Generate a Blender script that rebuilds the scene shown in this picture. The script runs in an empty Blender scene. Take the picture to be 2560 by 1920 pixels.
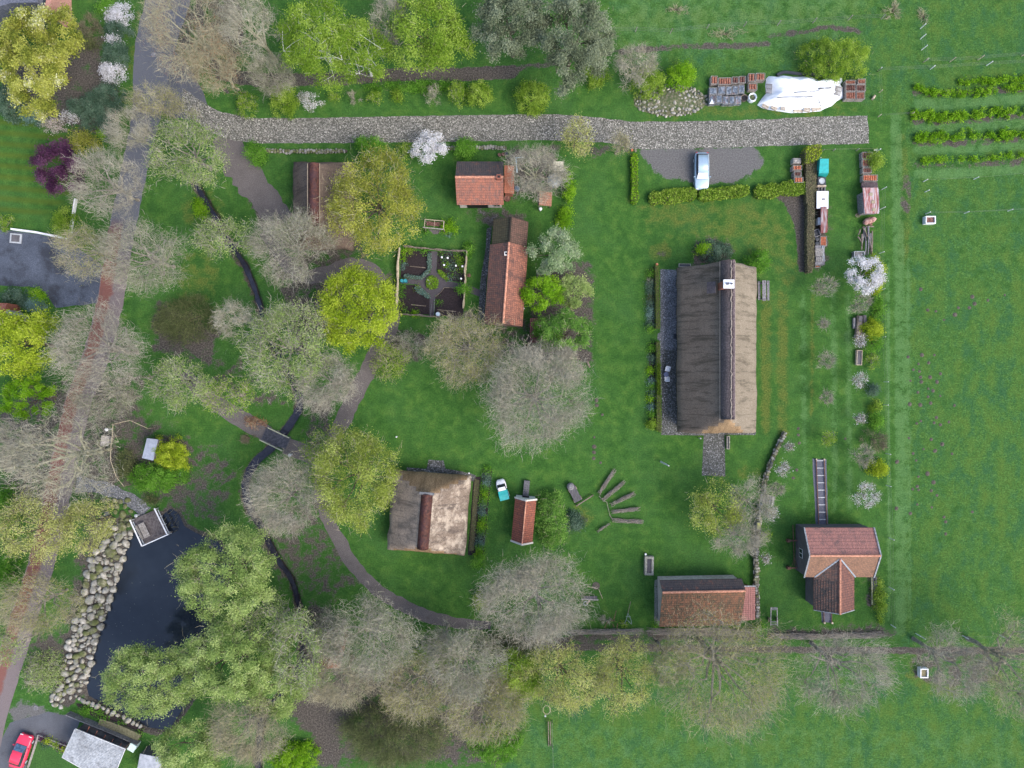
import bpy, bmesh, math, random
import numpy as np
from mathutils import Vector, Matrix, noise as mnoise
R = math.radians
sc = bpy.context.scene
C = sc.collection
H = 88.8           # flying height of the camera, metres
PPM = 20.0         # survey scale: drawing units per metre on the ground
# ---------------- camera ----------------
cam = bpy.data.cameras.new("camera"); cob = bpy.data.objects.new("camera", cam); C.objects.link(cob)
cob.location = (0, 0, H); cob.rotation_euler = (0, 0, 0)
cam.sensor_fit = 'HORIZONTAL'; cam.sensor_width = 36.0
cam.lens = 36.0 / (2 * 64.0 / H); cam.clip_start = 0.5; cam.clip_end = 3000
sc.camera = cob
# ---------------- world, sun, exposure ----------------
SUN_EL, SUN_AZ = R(48), R(122)     # azimuth clockwise from north (+Y)
w = bpy.data.worlds.new("World"); sc.world = w; w.use_nodes = True
nt = w.node_tree; bg = nt.nodes['Background']
sky = nt.nodes.new('ShaderNodeTexSky'); sky.sky_type = 'NISHITA'; sky.sun_disc = False
sky.sun_elevation = SUN_EL; sky.sun_rotation = SUN_AZ; sky.air_density = 1.0; sky.dust_density = 3.0; sky.ozone_density = 1.0
nt.links.new(sky.outputs[0], bg.inputs[0]); bg.inputs[1].default_value = 0.15
sl = bpy.data.lights.new("sun", 'SUN'); sl.energy = .95; sl.angle = R(32); sl.color = (1, .95, .88)
so = bpy.data.objects.new("sun", sl); C.objects.link(so)
sd = Vector((math.sin(SUN_AZ) * math.cos(SUN_EL), math.cos(SUN_AZ) * math.cos(SUN_EL), math.sin(SUN_EL)))
so.rotation_euler = sd.to_track_quat('Z', 'Y').to_euler(); so.location = (30, -30, 60)
sc.view_settings.view_transform = 'Standard'; sc.view_settings.look = 'None'
sc.view_settings.exposure = 1.15; sc.view_settings.gamma = 1.0
sc.render.engine = 'CYCLES'
sc.cycles.max_bounces = 6; sc.cycles.diffuse_bounces = 3; sc.cycles.transparent_max_bounces = 4

# ---------------- plan coordinates ----------------
def W(px, py, z=0.0):
    k = (1 - z / H) / PPM
    return ((px - 1280) * k, (960 - py) * k)
ZR = {'A': (1740, 160, 4.809), 'B': (1960, 360, 4.879), 'C': (960, 540, 6.38), 'D': (1640, 640, 5.183),
      'E': (1230, 1180, 5.395), 'F': (0, 1780, 5.267), 'G': (1120, 340, 6.144), 'H': (1960, 1280, 5.185),
      'I': (240, 1060, 4.88), 'J': (1440, 1420, 4.608), 'K': (2080, 700, 6.381), 'L': (1860, 1060, 3.32),
      'M': (560, 1020, 9.217), 'd': (0, 0, 1 / 1.15732)}
def Z(k, x, y, z=0.0):
    if len(k) == 2 and k != 'd':
        ox, oy, s = 640 * int(k[0]), 480 * int(k[1]), 3.456
    else:
        ox, oy, s = ZR[k]
    return W(ox + x / s, oy + y / s, z)
def ZP(k, pts, z=0.0): return [Z(k, x, y, z) for x, y in pts]
rng = np.random.default_rng(7); random.seed(7)

# ---------------- tagging ----------------
def tag(o, label=None, cat=None, group=None, kind=None):
    if label: o['label'] = label
    if cat: o['category'] = cat
    if group: o['group'] = group
    if kind: o['kind'] = kind
    return o
def thing(name, label, cat, loc=(0, 0, 0), rz=0.0, group=None):
    o = bpy.data.objects.new(name, None); C.objects.link(o); o.empty_display_size = .3
    o.location = (loc[0], loc[1], loc[2] if len(loc) > 2 else 0); o.rotation_euler = (0, 0, rz)
    return tag(o, label, cat, group)
def root_inv(o):
    while o.parent: o = o.parent
    return (Matrix.Translation(o.location) @ Matrix.Rotation(o.rotation_euler.z, 4, 'Z')).inverted()
def kids(o): return [c for c in bpy.data.objects if c.parent == o]
def copy_tree(o, loc, rz=0, scale=None, label=None, group=None):
    r = o.copy(); C.objects.link(r); r.location = (loc[0], loc[1], loc[2] if len(loc) > 2 else 0); r.rotation_euler = (0, 0, rz)
    if scale: r.scale = scale if hasattr(scale, '__len__') else (scale,) * 3
    if label: r['label'] = label
    if group: r['group'] = group
    for ch in KID.get(o.name, []):
        c = ch.copy(); C.objects.link(c); c.parent = r
        for g in KID.get(ch.name, []):
            q = g.copy(); C.objects.link(q); q.parent = c
    return r
KID = {}

class MB:
    """mesh builder: collects shapes given in world coordinates, builds ONE object"""
    def __init__(s): s.v = []; s.f = []; s.m = []; s.uv = []; s.a = []; s.hasuv = False
    def add(s, vs, fs, m=0, uv=None):
        b = len(s.v); s.v += [tuple(p) for p in vs]
        for i, f in enumerate(fs):
            s.f.append([b + k for k in f]); s.m.append(m)
            if uv: s.uv.append(uv[i]); s.hasuv = True
            else: s.uv.append([(0, 0)] * len(f))
        return s
    def box(s, c, d, rz=0, m=0, tilt=None):
        x, y, z = d[0] / 2, d[1] / 2, d[2] / 2
        ps = [Vector((i, j, k)) for k in (-z, z) for j in (-y, y) for i in (-x, x)]
        mt = Matrix.Rotation(rz, 3, 'Z')
        if tilt: mt = mt @ Matrix.Rotation(tilt[0], 3, 'X') @ Matrix.Rotation(tilt[1], 3, 'Y')
        cc = Vector(c)
        return s.add([mt @ p + cc for p in ps], [(0, 2, 3, 1), (4, 5, 7, 6), (0, 1, 5, 4), (2, 6, 7, 3), (0, 4, 6, 2), (1, 3, 7, 5)], m)
    def bar(s, a, b, wd, ht, m=0):
        """rectangular bar from a to b (3D points)"""
        a = Vector(a); b = Vector(b); d = b - a; L = d.length
        if L < 1e-6: return s
        q = d.to_track_quat('X', 'Z').to_matrix(); c = (a + b) / 2
        ps = [Vector((i, j, k)) for k in (-ht / 2, ht / 2) for j in (-wd / 2, wd / 2) for i in (-L / 2, L / 2)]
        return s.add([q @ p + c for p in ps], [(0, 2, 3, 1), (4, 5, 7, 6), (0, 1, 5, 4), (2, 6, 7, 3), (0, 4, 6, 2), (1, 3, 7, 5)], m)
    def tube(s, pts, rs, n=6, m=0, cap=True):
        pts = [Vector(p) for p in pts]
        if not hasattr(rs, '__len__'): rs = [rs] * len(pts)
        vs = []; fs = []
        for i, p in enumerate(pts):
            d = (pts[min(i + 1, len(pts) - 1)] - pts[max(i - 1, 0)])
            q = d.to_track_quat('Z', 'Y').to_matrix() if d.length > 1e-6 else Matrix.Identity(3)
            for k in range(n):
                t = 2 * math.pi * k / n
                vs.append(p + q @ Vector((math.cos(t) * rs[i], math.sin(t) * rs[i], 0)))
        for i in range(len(pts) - 1):
            for k in range(n):
                k2 = (k + 1) % n
                fs.append((i * n + k, i * n + k2, (i + 1) * n + k2, (i + 1) * n + k))
        if cap:
            fs.append(tuple(range(n))[::-1]); fs.append(tuple((len(pts) - 1) * n + k for k in range(n)))
        return s.add(vs, fs, m)
    def cyl(s, c, r, z0, z1, n=14, m=0, r2=None):
        return s.tube([(c[0], c[1], z0), (c[0], c[1], z1)], [r, r if r2 is None else r2], n, m)
    def lathe(s, c, prof, n=16, m=0):
        vs = []; fs = []
        for r, z in prof:
            for k in range(n):
                t = 2 * math.pi * k / n; vs.append((c[0] + r * math.cos(t), c[1] + r * math.sin(t), z))
        for i in range(len(prof) - 1):
            for k in range(n):
                k2 = (k + 1) % n; fs.append((i * n + k, i * n + k2, (i + 1) * n + k2, (i + 1) * n + k))
        fs.append(tuple((len(prof) - 1) * n + k for k in range(n)))
        return s.add(vs, fs, m)
    def prism(s, poly, z0, z1, m=0):
        n = len(poly)
        ar = sum(poly[i][0] * poly[(i + 1) % n][1] - poly[(i + 1) % n][0] * poly[i][1] for i in range(n))
        if ar < 0: poly = poly[::-1]
        vs = [(p[0], p[1], z0) for p in poly] + [(p[0], p[1], z1) for p in poly]
        fs = [tuple(range(n - 1, -1, -1)), tuple(range(n, 2 * n))] + [(i, (i + 1) % n, n + (i + 1) % n, n + i) for i in range(n)]
        return s.add(vs, fs, m)
    def build(s, name, mats, parent=None, smooth=False, local=False):
        me = bpy.data.meshes.new(name)
        vs = s.v
        if parent is not None and not local:
            mi = root_inv(parent); vs = [mi @ Vector(p) for p in s.v]
        me.from_pydata([tuple(p) for p in vs], [], s.f)
        if not isinstance(mats, (list, tuple)): mats = [mats]
        for m in mats: me.materials.append(m)
        if len(mats) > 1: me.polygons.foreach_set('material_index', s.m)
        if s.hasuv:
            ul = me.uv_layers.new(name='UVMap'); fl = []
            for u in s.uv:
                for q in u: fl += [q[0], q[1]]
            ul.data.foreach_set('uv', fl)
        if smooth: me.polygons.foreach_set('use_smooth', [True] * len(me.polygons))
        me.update()
        o = bpy.data.objects.new(name, me); C.objects.link(o)
        if parent is not None:
            o.parent = parent; KID.setdefault(parent.name, []).append(o)
        return o

def np_mesh(name, V, F4, mats, parent=None, attr=None, midx=None, smooth=False, off=(0, 0, 0)):
    """fast quad mesh from numpy arrays; attr = per-vertex float 'v'"""
    me = bpy.data.meshes.new(name)
    V = np.asarray(V, dtype=np.float32).reshape(-1, 3) - np.asarray(off, dtype=np.float32)
    F4 = np.asarray(F4, dtype=np.int32).reshape(-1, 4)
    me.vertices.add(len(V)); me.vertices.foreach_set('co', V.ravel())
    me.loops.add(F4.size); me.loops.foreach_set('vertex_index', F4.ravel())
    me.polygons.add(len(F4)); me.polygons.foreach_set('loop_start', np.arange(0, F4.size, 4, dtype=np.int32))
    me.polygons.foreach_set('loop_total', np.full(len(F4), 4, dtype=np.int32))
    if not isinstance(mats, (list, tuple)): mats = [mats]
    for m in mats: me.materials.append(m)
    if midx is not None: me.polygons.foreach_set('material_index', np.asarray(midx, dtype=np.int32))
    if smooth: me.polygons.foreach_set('use_smooth', np.ones(len(F4), dtype=bool))
    if attr is not None:
        at = me.attributes.new('v', 'FLOAT', 'POINT'); at.data.foreach_set('value', np.asarray(attr, dtype=np.float32))
    me.update(calc_edges=True)
    o = bpy.data.objects.new(name, me); C.objects.link(o)
    if parent is not None: o.parent = parent; KID.setdefault(parent.name, []).append(o)
    return o

# ---------------- materials ----------------
def newmat(name):
    m = bpy.data.materials.new(name); m.use_nodes = True; n = m.node_tree; n.nodes.clear()
    out = n.nodes.new('ShaderNodeOutputMaterial'); return m, n, out
def N(n, t, **kw):
    x = n.nodes.new(t)
    for k, v in kw.items():
        if k.startswith('i_'): x.inputs[int(k[2:])].default_value = v
        else: setattr(x, k, v)
    return x
def rampn(n, cols, src):
    r = n.nodes.new('ShaderNodeValToRGB'); e = r.color_ramp.elements
    for i, (p, c) in enumerate(cols):
        if i < 2: q = e[i]; q.position = p
        else: q = e.new(p)
        q.color = (c[0], c[1], c[2], 1)
    n.links.new(src, r.inputs[0]); return r.outputs[0]
def mixc(n, f, a, b, mode='MIX'):
    x = n.nodes.new('ShaderNodeMix'); x.data_type = 'RGBA'; x.blend_type = mode
    if hasattr(f, 'links') or isinstance(f, bpy.types.NodeSocket): n.links.new(f, x.inputs[0])
    else: x.inputs[0].default_value = f
    for k, s in ((6, a), (7, b)):
        if isinstance(s, bpy.types.NodeSocket): n.links.new(s, x.inputs[k])
        else: x.inputs[k].default_value = (s[0], s[1], s[2], 1)
    return x.outputs[2]
def math_(n, op, a, b=None, clamp=False):
    x = n.nodes.new('ShaderNodeMath'); x.operation = op; x.use_clamp = clamp
    for k, s in ((0, a), (1, b)):
        if s is None: continue
        if isinstance(s, bpy.types.NodeSocket): n.links.new(s, x.inputs[k])
        else: x.inputs[k].default_value = s
    return x.outputs[0]
def coords(n, kind='pos', scale=(1, 1, 1)):
    if kind == 'pos': src = n.nodes.new('ShaderNodeNewGeometry').outputs['Position']
    elif kind == 'uv': src = n.nodes.new('ShaderNodeTexCoord').outputs['UV']
    else: src = n.nodes.new('ShaderNodeTexCoord').outputs['Object']
    mp = n.nodes.new('ShaderNodeMapping'); mp.inputs['Scale'].default_value = scale
    n.links.new(src, mp.inputs[0]); return mp.outputs[0]
def noise_(n, co, scale, detail=4, rough=.6, dist=0.0):
    x = n.nodes.new('ShaderNodeTexNoise'); x.inputs['Scale'].default_value = scale; x.inputs['Detail'].default_value = detail
    x.inputs['Roughness'].default_value = rough; x.inputs['Distortion'].default_value = dist
    n.links.new(co, x.inputs['Vector']); return x.outputs['Fac']
def finish(n, out, col, rough=.9, height=None, bd=.02, bs=.5, metal=0, spec=.3, trans=0):
    p = n.nodes.new('ShaderNodeBsdfPrincipled'); p.inputs['Roughness'].default_value = rough; p.inputs['Metallic'].default_value = metal
    p.inputs['Specular IOR Level'].default_value = spec
    if isinstance(col, bpy.types.NodeSocket): n.links.new(col, p.inputs['Base Color'])
    else: p.inputs['Base Color'].default_value = (*col, 1)
    if height is not None:
        b = n.nodes.new('ShaderNodeBump'); b.inputs['Strength'].default_value = bs; b.inputs['Distance'].default_value = bd
        n.links.new(height, b.inputs['Height']); n.links.new(b.outputs[0], p.inputs['Normal'])
    n.links.new(p.outputs[0], out.inputs[0]); return p
def NM(name, cols, scale=4, big=.35, bigscale=.6, stretch=(1, 1, 1), rough=.9, bd=.02, bs=.4, co='pos', detail=5, metal=0, spec=.25, extra=None):
    """generic weathered material: ramp over noise, large-scale tone variation, bump"""
    m, n, out = newmat(name); c = coords(n, co, stretch)
    f = noise_(n, c, scale, detail, .65)
    f = math_(n, 'MULTIPLY_ADD', f, 1.8); f.node.inputs[2].default_value = -.4
    col = rampn(n, cols, f)
    c2 = coords(n, co); g = noise_(n, c2, bigscale, 3)
    col = mixc(n, big, col, rampn(n, [(.3, (.55, .55, .55)), (.7, (1.3, 1.3, 1.3))], g), 'MULTIPLY')
    if extra:  # stains: (color, scale, threshold, amount)
        ec, es, th, am = extra
        h = noise_(n, c2, es, 5, .7); k = rampn(n, [(th, (0, 0, 0)), (min(th + .12, 1), (am,) * 3)], h)
        col = mixc(n, k, col, ec)
    finish(n, out, col, rough, f, bd, bs, metal, spec); return m
def plain(name, c, rough=.5, metal=0, spec=.5, var=.12):
    return NM(name, [(.3, tuple(x * (1 - var) for x in c)), (.7, tuple(min(1, x * (1 + var)) for x in c))], scale=3, big=.15, rough=rough, metal=metal, spec=spec, bs=.05)
def leafmat(name, cols, tr=.3):
    m, n, out = newmat(name)
    a = n.nodes.new('ShaderNodeAttribute'); a.attribute_name = 'v'
    col = rampn(n, [(i / (len(cols) - 1) if len(cols) > 1 else 0, c) for i, c in enumerate(cols)], a.outputs['Fac'])
    d = N(n, 'ShaderNodeBsdfDiffuse'); t = N(n, 'ShaderNodeBsdfTranslucent'); x = N(n, 'ShaderNodeMixShader'); x.inputs[0].default_value = tr
    n.links.new(col, d.inputs[0]); n.links.new(col, t.inputs[0]); n.links.new(d.outputs[0], x.inputs[1]); n.links.new(t.outputs[0], x.inputs[2])
    n.links.new(x.outputs[0], out.inputs[0]); return m
def tilemat(name, c1, c2, cm, stain, w=.24, h=.34, st=.45, amt=.8, es=1.1, bump=.04):
    """pantiles over roof UVs in metres: u along the eave, v down the slope"""
    m, n, out = newmat(name); c = coords(n, 'uv')
    b = N(n, 'ShaderNodeTexBrick'); b.offset = 0.0; b.squash = 1.0
    for k, v in (('Scale', 1.0), ('Brick Width', w), ('Row Height', h), ('Mortar Size', .022), ('Mortar Smooth', .6), ('Bias', 0.0)): b.inputs[k].default_value = v
    b.inputs['Color1'].default_value = (*c1, 1); b.inputs['Color2'].default_value = (*c2, 1); b.inputs['Mortar'].default_value = (*cm, 1)
    n.links.new(c, b.inputs['Vector'])
    col = b.outputs['Color']; g = noise_(n, c, es, 6, .75)
    k = rampn(n, [(st, (0, 0, 0)), (st + .16, (amt,) * 3)], g); col = mixc(n, k, col, stain)
    f = noise_(n, c, 9, 3, .7); col = mixc(n, .5, col, rampn(n, [(.35, (.6, .6, .6)), (.65, (1.3, 1.3, 1.3))], f), 'MULTIPLY')
    sx = N(n, 'ShaderNodeSeparateXYZ'); n.links.new(c, sx.inputs[0])
    wv = math_(n, 'SINE', math_(n, 'MULTIPLY', sx.outputs[0], 2 * math.pi / w))
    sw = math_(n, 'FRACT', math_(n, 'DIVIDE', sx.outputs[1], h))
    hh = math_(n, 'ADD', math_(n, 'MULTIPLY', wv, .5), sw)
    finish(n, out, col, .85, hh, bump, .9, spec=.2); return m
# ================= ground materials =================
def groundmat():
    m, n, out = newmat('ground_soil_and_grass'); c = coords(n, 'pos')
    a1 = N(n, 'ShaderNodeAttribute'); a1.attribute_name = 'm1'; a2 = N(n, 'ShaderNodeAttribute'); a2.attribute_name = 'm2'
    s1 = N(n, 'ShaderNodeSeparateColor'); s2 = N(n, 'ShaderNodeSeparateColor')
    n.links.new(a1.outputs['Color'], s1.inputs[0]); n.links.new(a2.outputs['Color'], s2.inputs[0])
    big = noise_(n, c, .16, 4, .6); mid = noise_(n, c, .75, 5, .65, .3); fine = noise_(n, c, 5.5, 5, .75); vf = noise_(n, c, 17, 3, .7)
    tuft = noise_(n, coords(n, 'pos', (1, 1.6, 1)), 2.6, 6, .75, 1.5)
    lawn = rampn(n, [(.28, (.026, .080, .016)), (.5, (.044, .118, .022)), (.72, (.082, .158, .030))], mid)
    lawn = mixc(n, rampn(n, [(.45, (0, 0, 0)), (.68, (.55,) * 3)], big), lawn, (.048, .122, .033))
    lush = rampn(n, [(.3, (.022, .064, .016)), (.5, (.046, .122, .026)), (.68, (.11, .205, .052))], tuft)
    patch = noise_(n, coords(n, 'pos', (1.6, 1, 1)), .3, 5, .7)
    lush = mixc(n, rampn(n, [(.48, (0, 0, 0)), (.66, (.6,) * 3)], patch), lush, (.085, .14, .024)); lush = mixc(n, rampn(n, [(.36, (.6,) * 3), (.5, (0, 0, 0))], patch), lush, (.022, .085, .04))
    dry = rampn(n, [(.3, (.06, .105, .018)), (.7, (.12, .145, .035))], fine)
    soil = rampn(n, [(.3, (.042, .037, .031)), (.5, (.078, .069, .06)), (.7, (.13, .117, .104))], fine)
    gravel = rampn(n, [(.25, (.08, .078, .077)), (.5, (.125, .122, .12)), (.75, (.2, .195, .188))], vf)
    def mask(s, edge=.28):
        t = math_(n, 'ADD', s, math_(n, 'MULTIPLY_ADD', mid, .55)); t.node.inputs[0].default_value = 0
        x = N(n, 'ShaderNodeMath'); x.operation = 'MULTIPLY_ADD'; n.links.new(mid, x.inputs[0]); x.inputs[1].default_value = 1.7; x.inputs[2].default_value = -.85
        y = N(n, 'ShaderNodeMath'); y.operation = 'MULTIPLY_ADD'; n.links.new(fine, y.inputs[0]); y.inputs[1].default_value = .7; y.inputs[2].default_value = -.35
        t = math_(n, 'ADD', math_(n, 'ADD', s, x.outputs[0]), y.outputs[0])
        mr = N(n, 'ShaderNodeMapRange'); mr.interpolation_type = 'SMOOTHSTEP'; n.links.new(t, mr.inputs[0]); mr.inputs[1].default_value = .5 - edge / 2; mr.inputs[2].default_value = .5 + edge / 2
        # nothing where the painted weight is zero
        g = math_(n, 'MULTIPLY', s, 8.0, True); return math_(n, 'MULTIPLY', mr.outputs[0], g)
    col = mixc(n, mask(s1.outputs[2], .4), lawn, lush)
    col = mixc(n, mask(s2.outputs[0], .5), col, dry)
    col = mixc(n, math_(n, 'MULTIPLY', mask(s2.outputs[2], .6), .85), col, (.085, .178, .058))      # coarse light tufts
    col = mixc(n, mask(s1.outputs[0]), col, soil)
    col = mixc(n, mask(s1.outputs[1]), col, gravel)
    col = mixc(n, .65, col, rampn(n, [(.3, (.45,) * 3), (.5, (1, 1, 1)), (.7, (1.6,) * 3)], fine), 'MULTIPLY')
    col = mixc(n, .4, col, rampn(n, [(.3, (.5,) * 3), (.7, (1.5,) * 3)], vf), 'MULTIPLY')
    # mowing stripes of the garden lawn
    sx = N(n, 'ShaderNodeSeparateXYZ'); n.links.new(c, sx.inputs[0])
    wv = math_(n, 'SINE', math_(n, 'MULTIPLY', math_(n, 'ADD', sx.outputs[1], math_(n, 'MULTIPLY', sx.outputs[0], .08)), 4.6))
    col = mixc(n, math_(n, 'MULTIPLY', s2.outputs[1], math_(n, 'MULTIPLY_ADD', wv, .6)), col, (.08, .11, .015))
    h = math_(n, 'ADD', fine, math_(n, 'MULTIPLY', tuft, 1.2))
    finish(n, out, col, .95, h, .12, .55, spec=.1); return m
def cobblemat(name, light, dark, sc_=6.5, moss=.0, gcol=(.05, .07, .03)):
    m, n, out = newmat(name); c = coords(n, 'pos', (1, 1.15, 1))
    v = N(n, 'ShaderNodeTexVoronoi'); v.feature = 'F1'; v.inputs['Scale'].default_value = sc_; n.links.new(c, v.inputs['Vector'])
    sp = N(n, 'ShaderNodeSeparateColor'); n.links.new(v.outputs['Color'], sp.inputs[0])
    st = rampn(n, [(.0, dark), (.5, tuple((a + b) / 2 for a, b in zip(light, dark))), (.88, light), (1, tuple(min(1, x * 1.8) for x in light))], sp.outputs[0])
    gap = rampn(n, [(.42, (0, 0, 0)), (.62, (1, 1, 1))], v.outputs['Distance'])
    g = noise_(n, coords(n, 'pos'), .5, 5, .7)
    col = mixc(n, gap, st, gcol)
    col = mixc(n, rampn(n, [(.5 - moss * .3, (0, 0, 0)), (.75 - moss * .3, (.8 * max(moss, .3),) * 3)], g), col, gcol)
    col = mixc(n, .5, col, rampn(n, [(.3, (.6,) * 3), (.7, (1.35,) * 3)], noise_(n, c, 14, 4, .8)), 'MULTIPLY')
    finish(n, out, col, .8, math_(n, 'SUBTRACT', 1.0, v.outputs['Distance']), .06, .8, spec=.25); return m

M = {}
M['ground'] = groundmat()
M['cobble'] = cobblemat('cobbles', (.33, .315, .28), (.16, .153, .138), 6.8, .2, (.085, .085, .07))
M['cobble_dark'] = cobblemat('dark_cobbles', (.23, .23, .235), (.09, .09, .095), 6.5, .5, (.06, .065, .055))
M['cobble_path'] = cobblemat('pebble_paving', (.25, .255, .27), (.15, .155, .17), 7.5, .15, (.09, .095, .1))
M['asphalt'] = NM('asphalt', [(.3, (.075, .08, .092)), (.6, (.11, .115, .13)), (.9, (.155, .16, .172))], 14, .45, .35, bd=.01, extra=((.055, .055, .06), .45, .56, .6))
M['yard'] = NM('yard_asphalt', [(.3, (.055, .065, .09)), (.6, (.085, .1, .13)), (.9, (.14, .155, .185))], 9, .7, .3, extra=((.03, .033, .042), .22, .5, .8))
M['gravel'] = NM('gravel_path', [(.25, (.075, .066, .064)), (.55, (.125, .112, .108)), (.85, (.19, .172, .163))], 13, .35, .5, extra=((.07, .055, .045), .8, .6, .5))
M['gravel_brown'] = NM('earth_path', [(.25, (.035, .028, .026)), (.55, (.062, .05, .046)), (.85, (.1, .085, .075))], 10, .5, .5)
def roadmat():
    """old lane: pinkish grey surface, a worn red strip along its west side"""
    m, n, out = newmat('lane_surface'); u = coords(n, 'uv'); c = coords(n, 'pos')
    sx = N(n, 'ShaderNodeSeparateXYZ'); n.links.new(u, sx.inputs[0])
    f = noise_(n, c, 12, 4, .7); g = noise_(n, c, .5, 5, .7)
    base = rampn(n, [(.3, (.12, .098, .098)), (.7, (.22, .18, .178))], f)
    top = rampn(n, [(.3, (.085, .09, .105)), (.7, (.14, .145, .165))], f)
    base = mixc(n, rampn(n, [(.36, (1, 1, 1)), (.42, (0, 0, 0))], sx.outputs[1]), base, top)
    red = rampn(n, [(.3, (.14, .055, .042)), (.7, (.225, .095, .075))], f)
    off = math_(n, 'ADD', sx.outputs[0], math_(n, 'MULTIPLY_ADD', g, .55)); off.node.inputs[1].default_value = 0
    x = N(n, 'ShaderNodeMath'); x.operation = 'MULTIPLY_ADD'; n.links.new(g, x.inputs[0]); x.inputs[1].default_value = .5; x.inputs[2].default_value = -.25
    t = math_(n, 'ADD', sx.outputs[0], x.outputs[0])
    k = rampn(n, [(.0, (0, 0, 0)), (.06, (.95,) * 3), (.45, (.95,) * 3), (.55, (0, 0, 0))], t)
    k = math_(n, 'MULTIPLY', k, rampn(n, [(.36, (0, 0, 0)), (.38, (1, 1, 1))], sx.outputs[1]))
    col = mixc(n, k, base, red)
    col = mixc(n, rampn(n, [(.56, (0, 0, 0)), (.72, (.3,) * 3)], g), col, (.06, .06, .065))
    finish(n, out, col, .85, f, .01, .3); return m
M['lane'] = roadmat()
m, n, out = newmat('pond_water_surface')
c = coords(n); f = noise_(n, c, .35, 3); sp_ = noise_(n, c, 6, 2, .5)
p = finish(n, out, rampn(n, [(.3, (.012, .017, .027)), (.7, (.019, .026, .038))], f), .06, noise_(n, c, 2.5, 3), .01, .12, spec=.5)
M['water'] = m
M['ditch'] = NM('ditch_water_surface', [(.3, (.018, .019, .03)), (.7, (.032, .032, .046))], 2, .3, rough=.12, spec=.5, bs=.1)
M['bed_soil'] = NM('bed_soil', [(.3, (.017, .012, .014)), (.7, (.036, .027, .029))], 7, .3, bd=.03)
M['carpark'] = NM('car_park_gravel', [(.3, (.10, .098, .098)), (.6, (.15, .146, .146)), (.9, (.21, .2, .2))], 11, .5, .4, extra=((.05, .085, .03), .42, .53, .75))
M['garden_path'] = NM('garden_path_grit', [(.3, (.06, .052, .058)), (.7, (.1, .09, .098))], 12, .3)

# ================= painting the bare ground: which cover grows where =================
def axis(lim, step, far):
    a = np.arange(-lim, lim + .001, step); o = lim + np.array([1, 3, 8, 20, 45, 90, 180, 350.])
    return np.concatenate([-o[::-1], a, o])
gx = axis(70.5, .3, 400); gy = axis(54, .3, 400)
GX, GY = np.meshgrid(gx, gy); shp = GX.shape
def sdist(poly):
    """signed distance (positive inside) from every grid node to a polygon, metres"""
    P = np.array(poly); Q = np.roll(P, -1, 0); d = np.full(shp, 1e9); ins = np.zeros(shp, bool)
    for (x0, y0), (x1, y1) in zip(P, Q):
        ex, ey = x1 - x0, y1 - y0; L = ex * ex + ey * ey + 1e-9
        t = np.clip(((GX - x0) * ex + (GY - y0) * ey) / L, 0, 1)
        d = np.minimum(d, np.hypot(GX - x0 - t * ex, GY - y0 - t * ey))
        if y0 != y1:
            cnd = (y0 > GY) != (y1 > GY)
            ins ^= cnd & (GX < (x1 - x0) * (GY - y0) / (y1 - y0) + x0)
    return np.where(ins, d, -d)
def ldist(pts):
    P = np.array(pts); d = np.full(shp, 1e9)
    for (x0, y0), (x1, y1) in zip(P[:-1], P[1:]):
        ex, ey = x1 - x0, y1 - y0; L = ex * ex + ey * ey + 1e-9
        t = np.clip(((GX - x0) * ex + (GY - y0) * ey) / L, 0, 1)
        d = np.minimum(d, np.hypot(GX - x0 - t * ex, GY - y0 - t * ey))
    return d
def ss(x): x = np.clip(x, 0, 1); return x * x * (3 - 2 * x)
CH = {k: np.zeros(shp) for k in ('soil', 'gravel', 'lush', 'dry', 'mow', 'tuft')}
def ppoly(ch, k, pts, val=1., soft=1.):
    if ch in ('soil', 'gravel', 'dry') and val < .9: soft = max(soft * 1.6, 3)
    CH[ch] = np.maximum(CH[ch], val * ss(sdist(ZP(k, pts)) / soft + .5))
def pline(ch, k, pts, wd, val=1., soft=.6): CH[ch] = np.maximum(CH[ch], val * ss((wd / 2 - ldist(ZP(k, pts))) / soft + .5))
def pell(ch, k, x, y, rx, ry, val=1., soft=.35):
    cx, cy = Z(k, x, y); s = 1.15732 / PPM if k == 'd' else 1 / ((3.456 if len(k) == 2 else ZR[k][2]) * PPM)
    r = np.hypot((GX - cx) / (rx * s), (GY - cy) / (ry * s)); CH[ch] = np.maximum(CH[ch], val * ss((1 - r) / soft + .5))
def pclear(ch, k, pts, soft=1.): CH[ch] *= 1 - ss(sdist(ZP(k, pts)) / soft + .5)
# meadows
ppoly('lush', 'd', [(1300, -40), (2300, -40), (2300, 1800), (1925, 1800), (1925, 1340), (1945, 900), (1945, 250), (1500, 160), (1310, 110)], .62, 3)
ppoly('lush', 'd', [(2090, 620), (2300, 600), (2300, 1500), (2150, 1150), (2020, 1050), (2080, 800)], .9, 6)
ppoly('lush', 'd', [(1080, 1490), (1500, 1490), (2300, 1400), (2300, 1800), (1060, 1800)], .8, 2)
ppoly('tuft', 'd', [(1320, -40), (1900, -40), (1800, 130), (1320, 110)], .42, 3)
ppoly('tuft', 'd', [(1120, 1560), (1500, 1560), (2250, 1560), (2250, 1720), (1120, 1720)], .3, 3)
for y in (700, 1100): pline('tuft', 'd', [(1935, 260), (1945, 700), (1945, 1360)], 1.6, .6)
pline('dry', 'd', [(1945, 300), (1955, 420), (1950, 560)], 1.6, .5); pell('soil', 'd', 1957, 420, 14, 50, .5)
for x0 in (1918, 1962): pline('tuft', 'd', [(x0, 560), (x0 + 3, 1340)], .5, .72)
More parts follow.
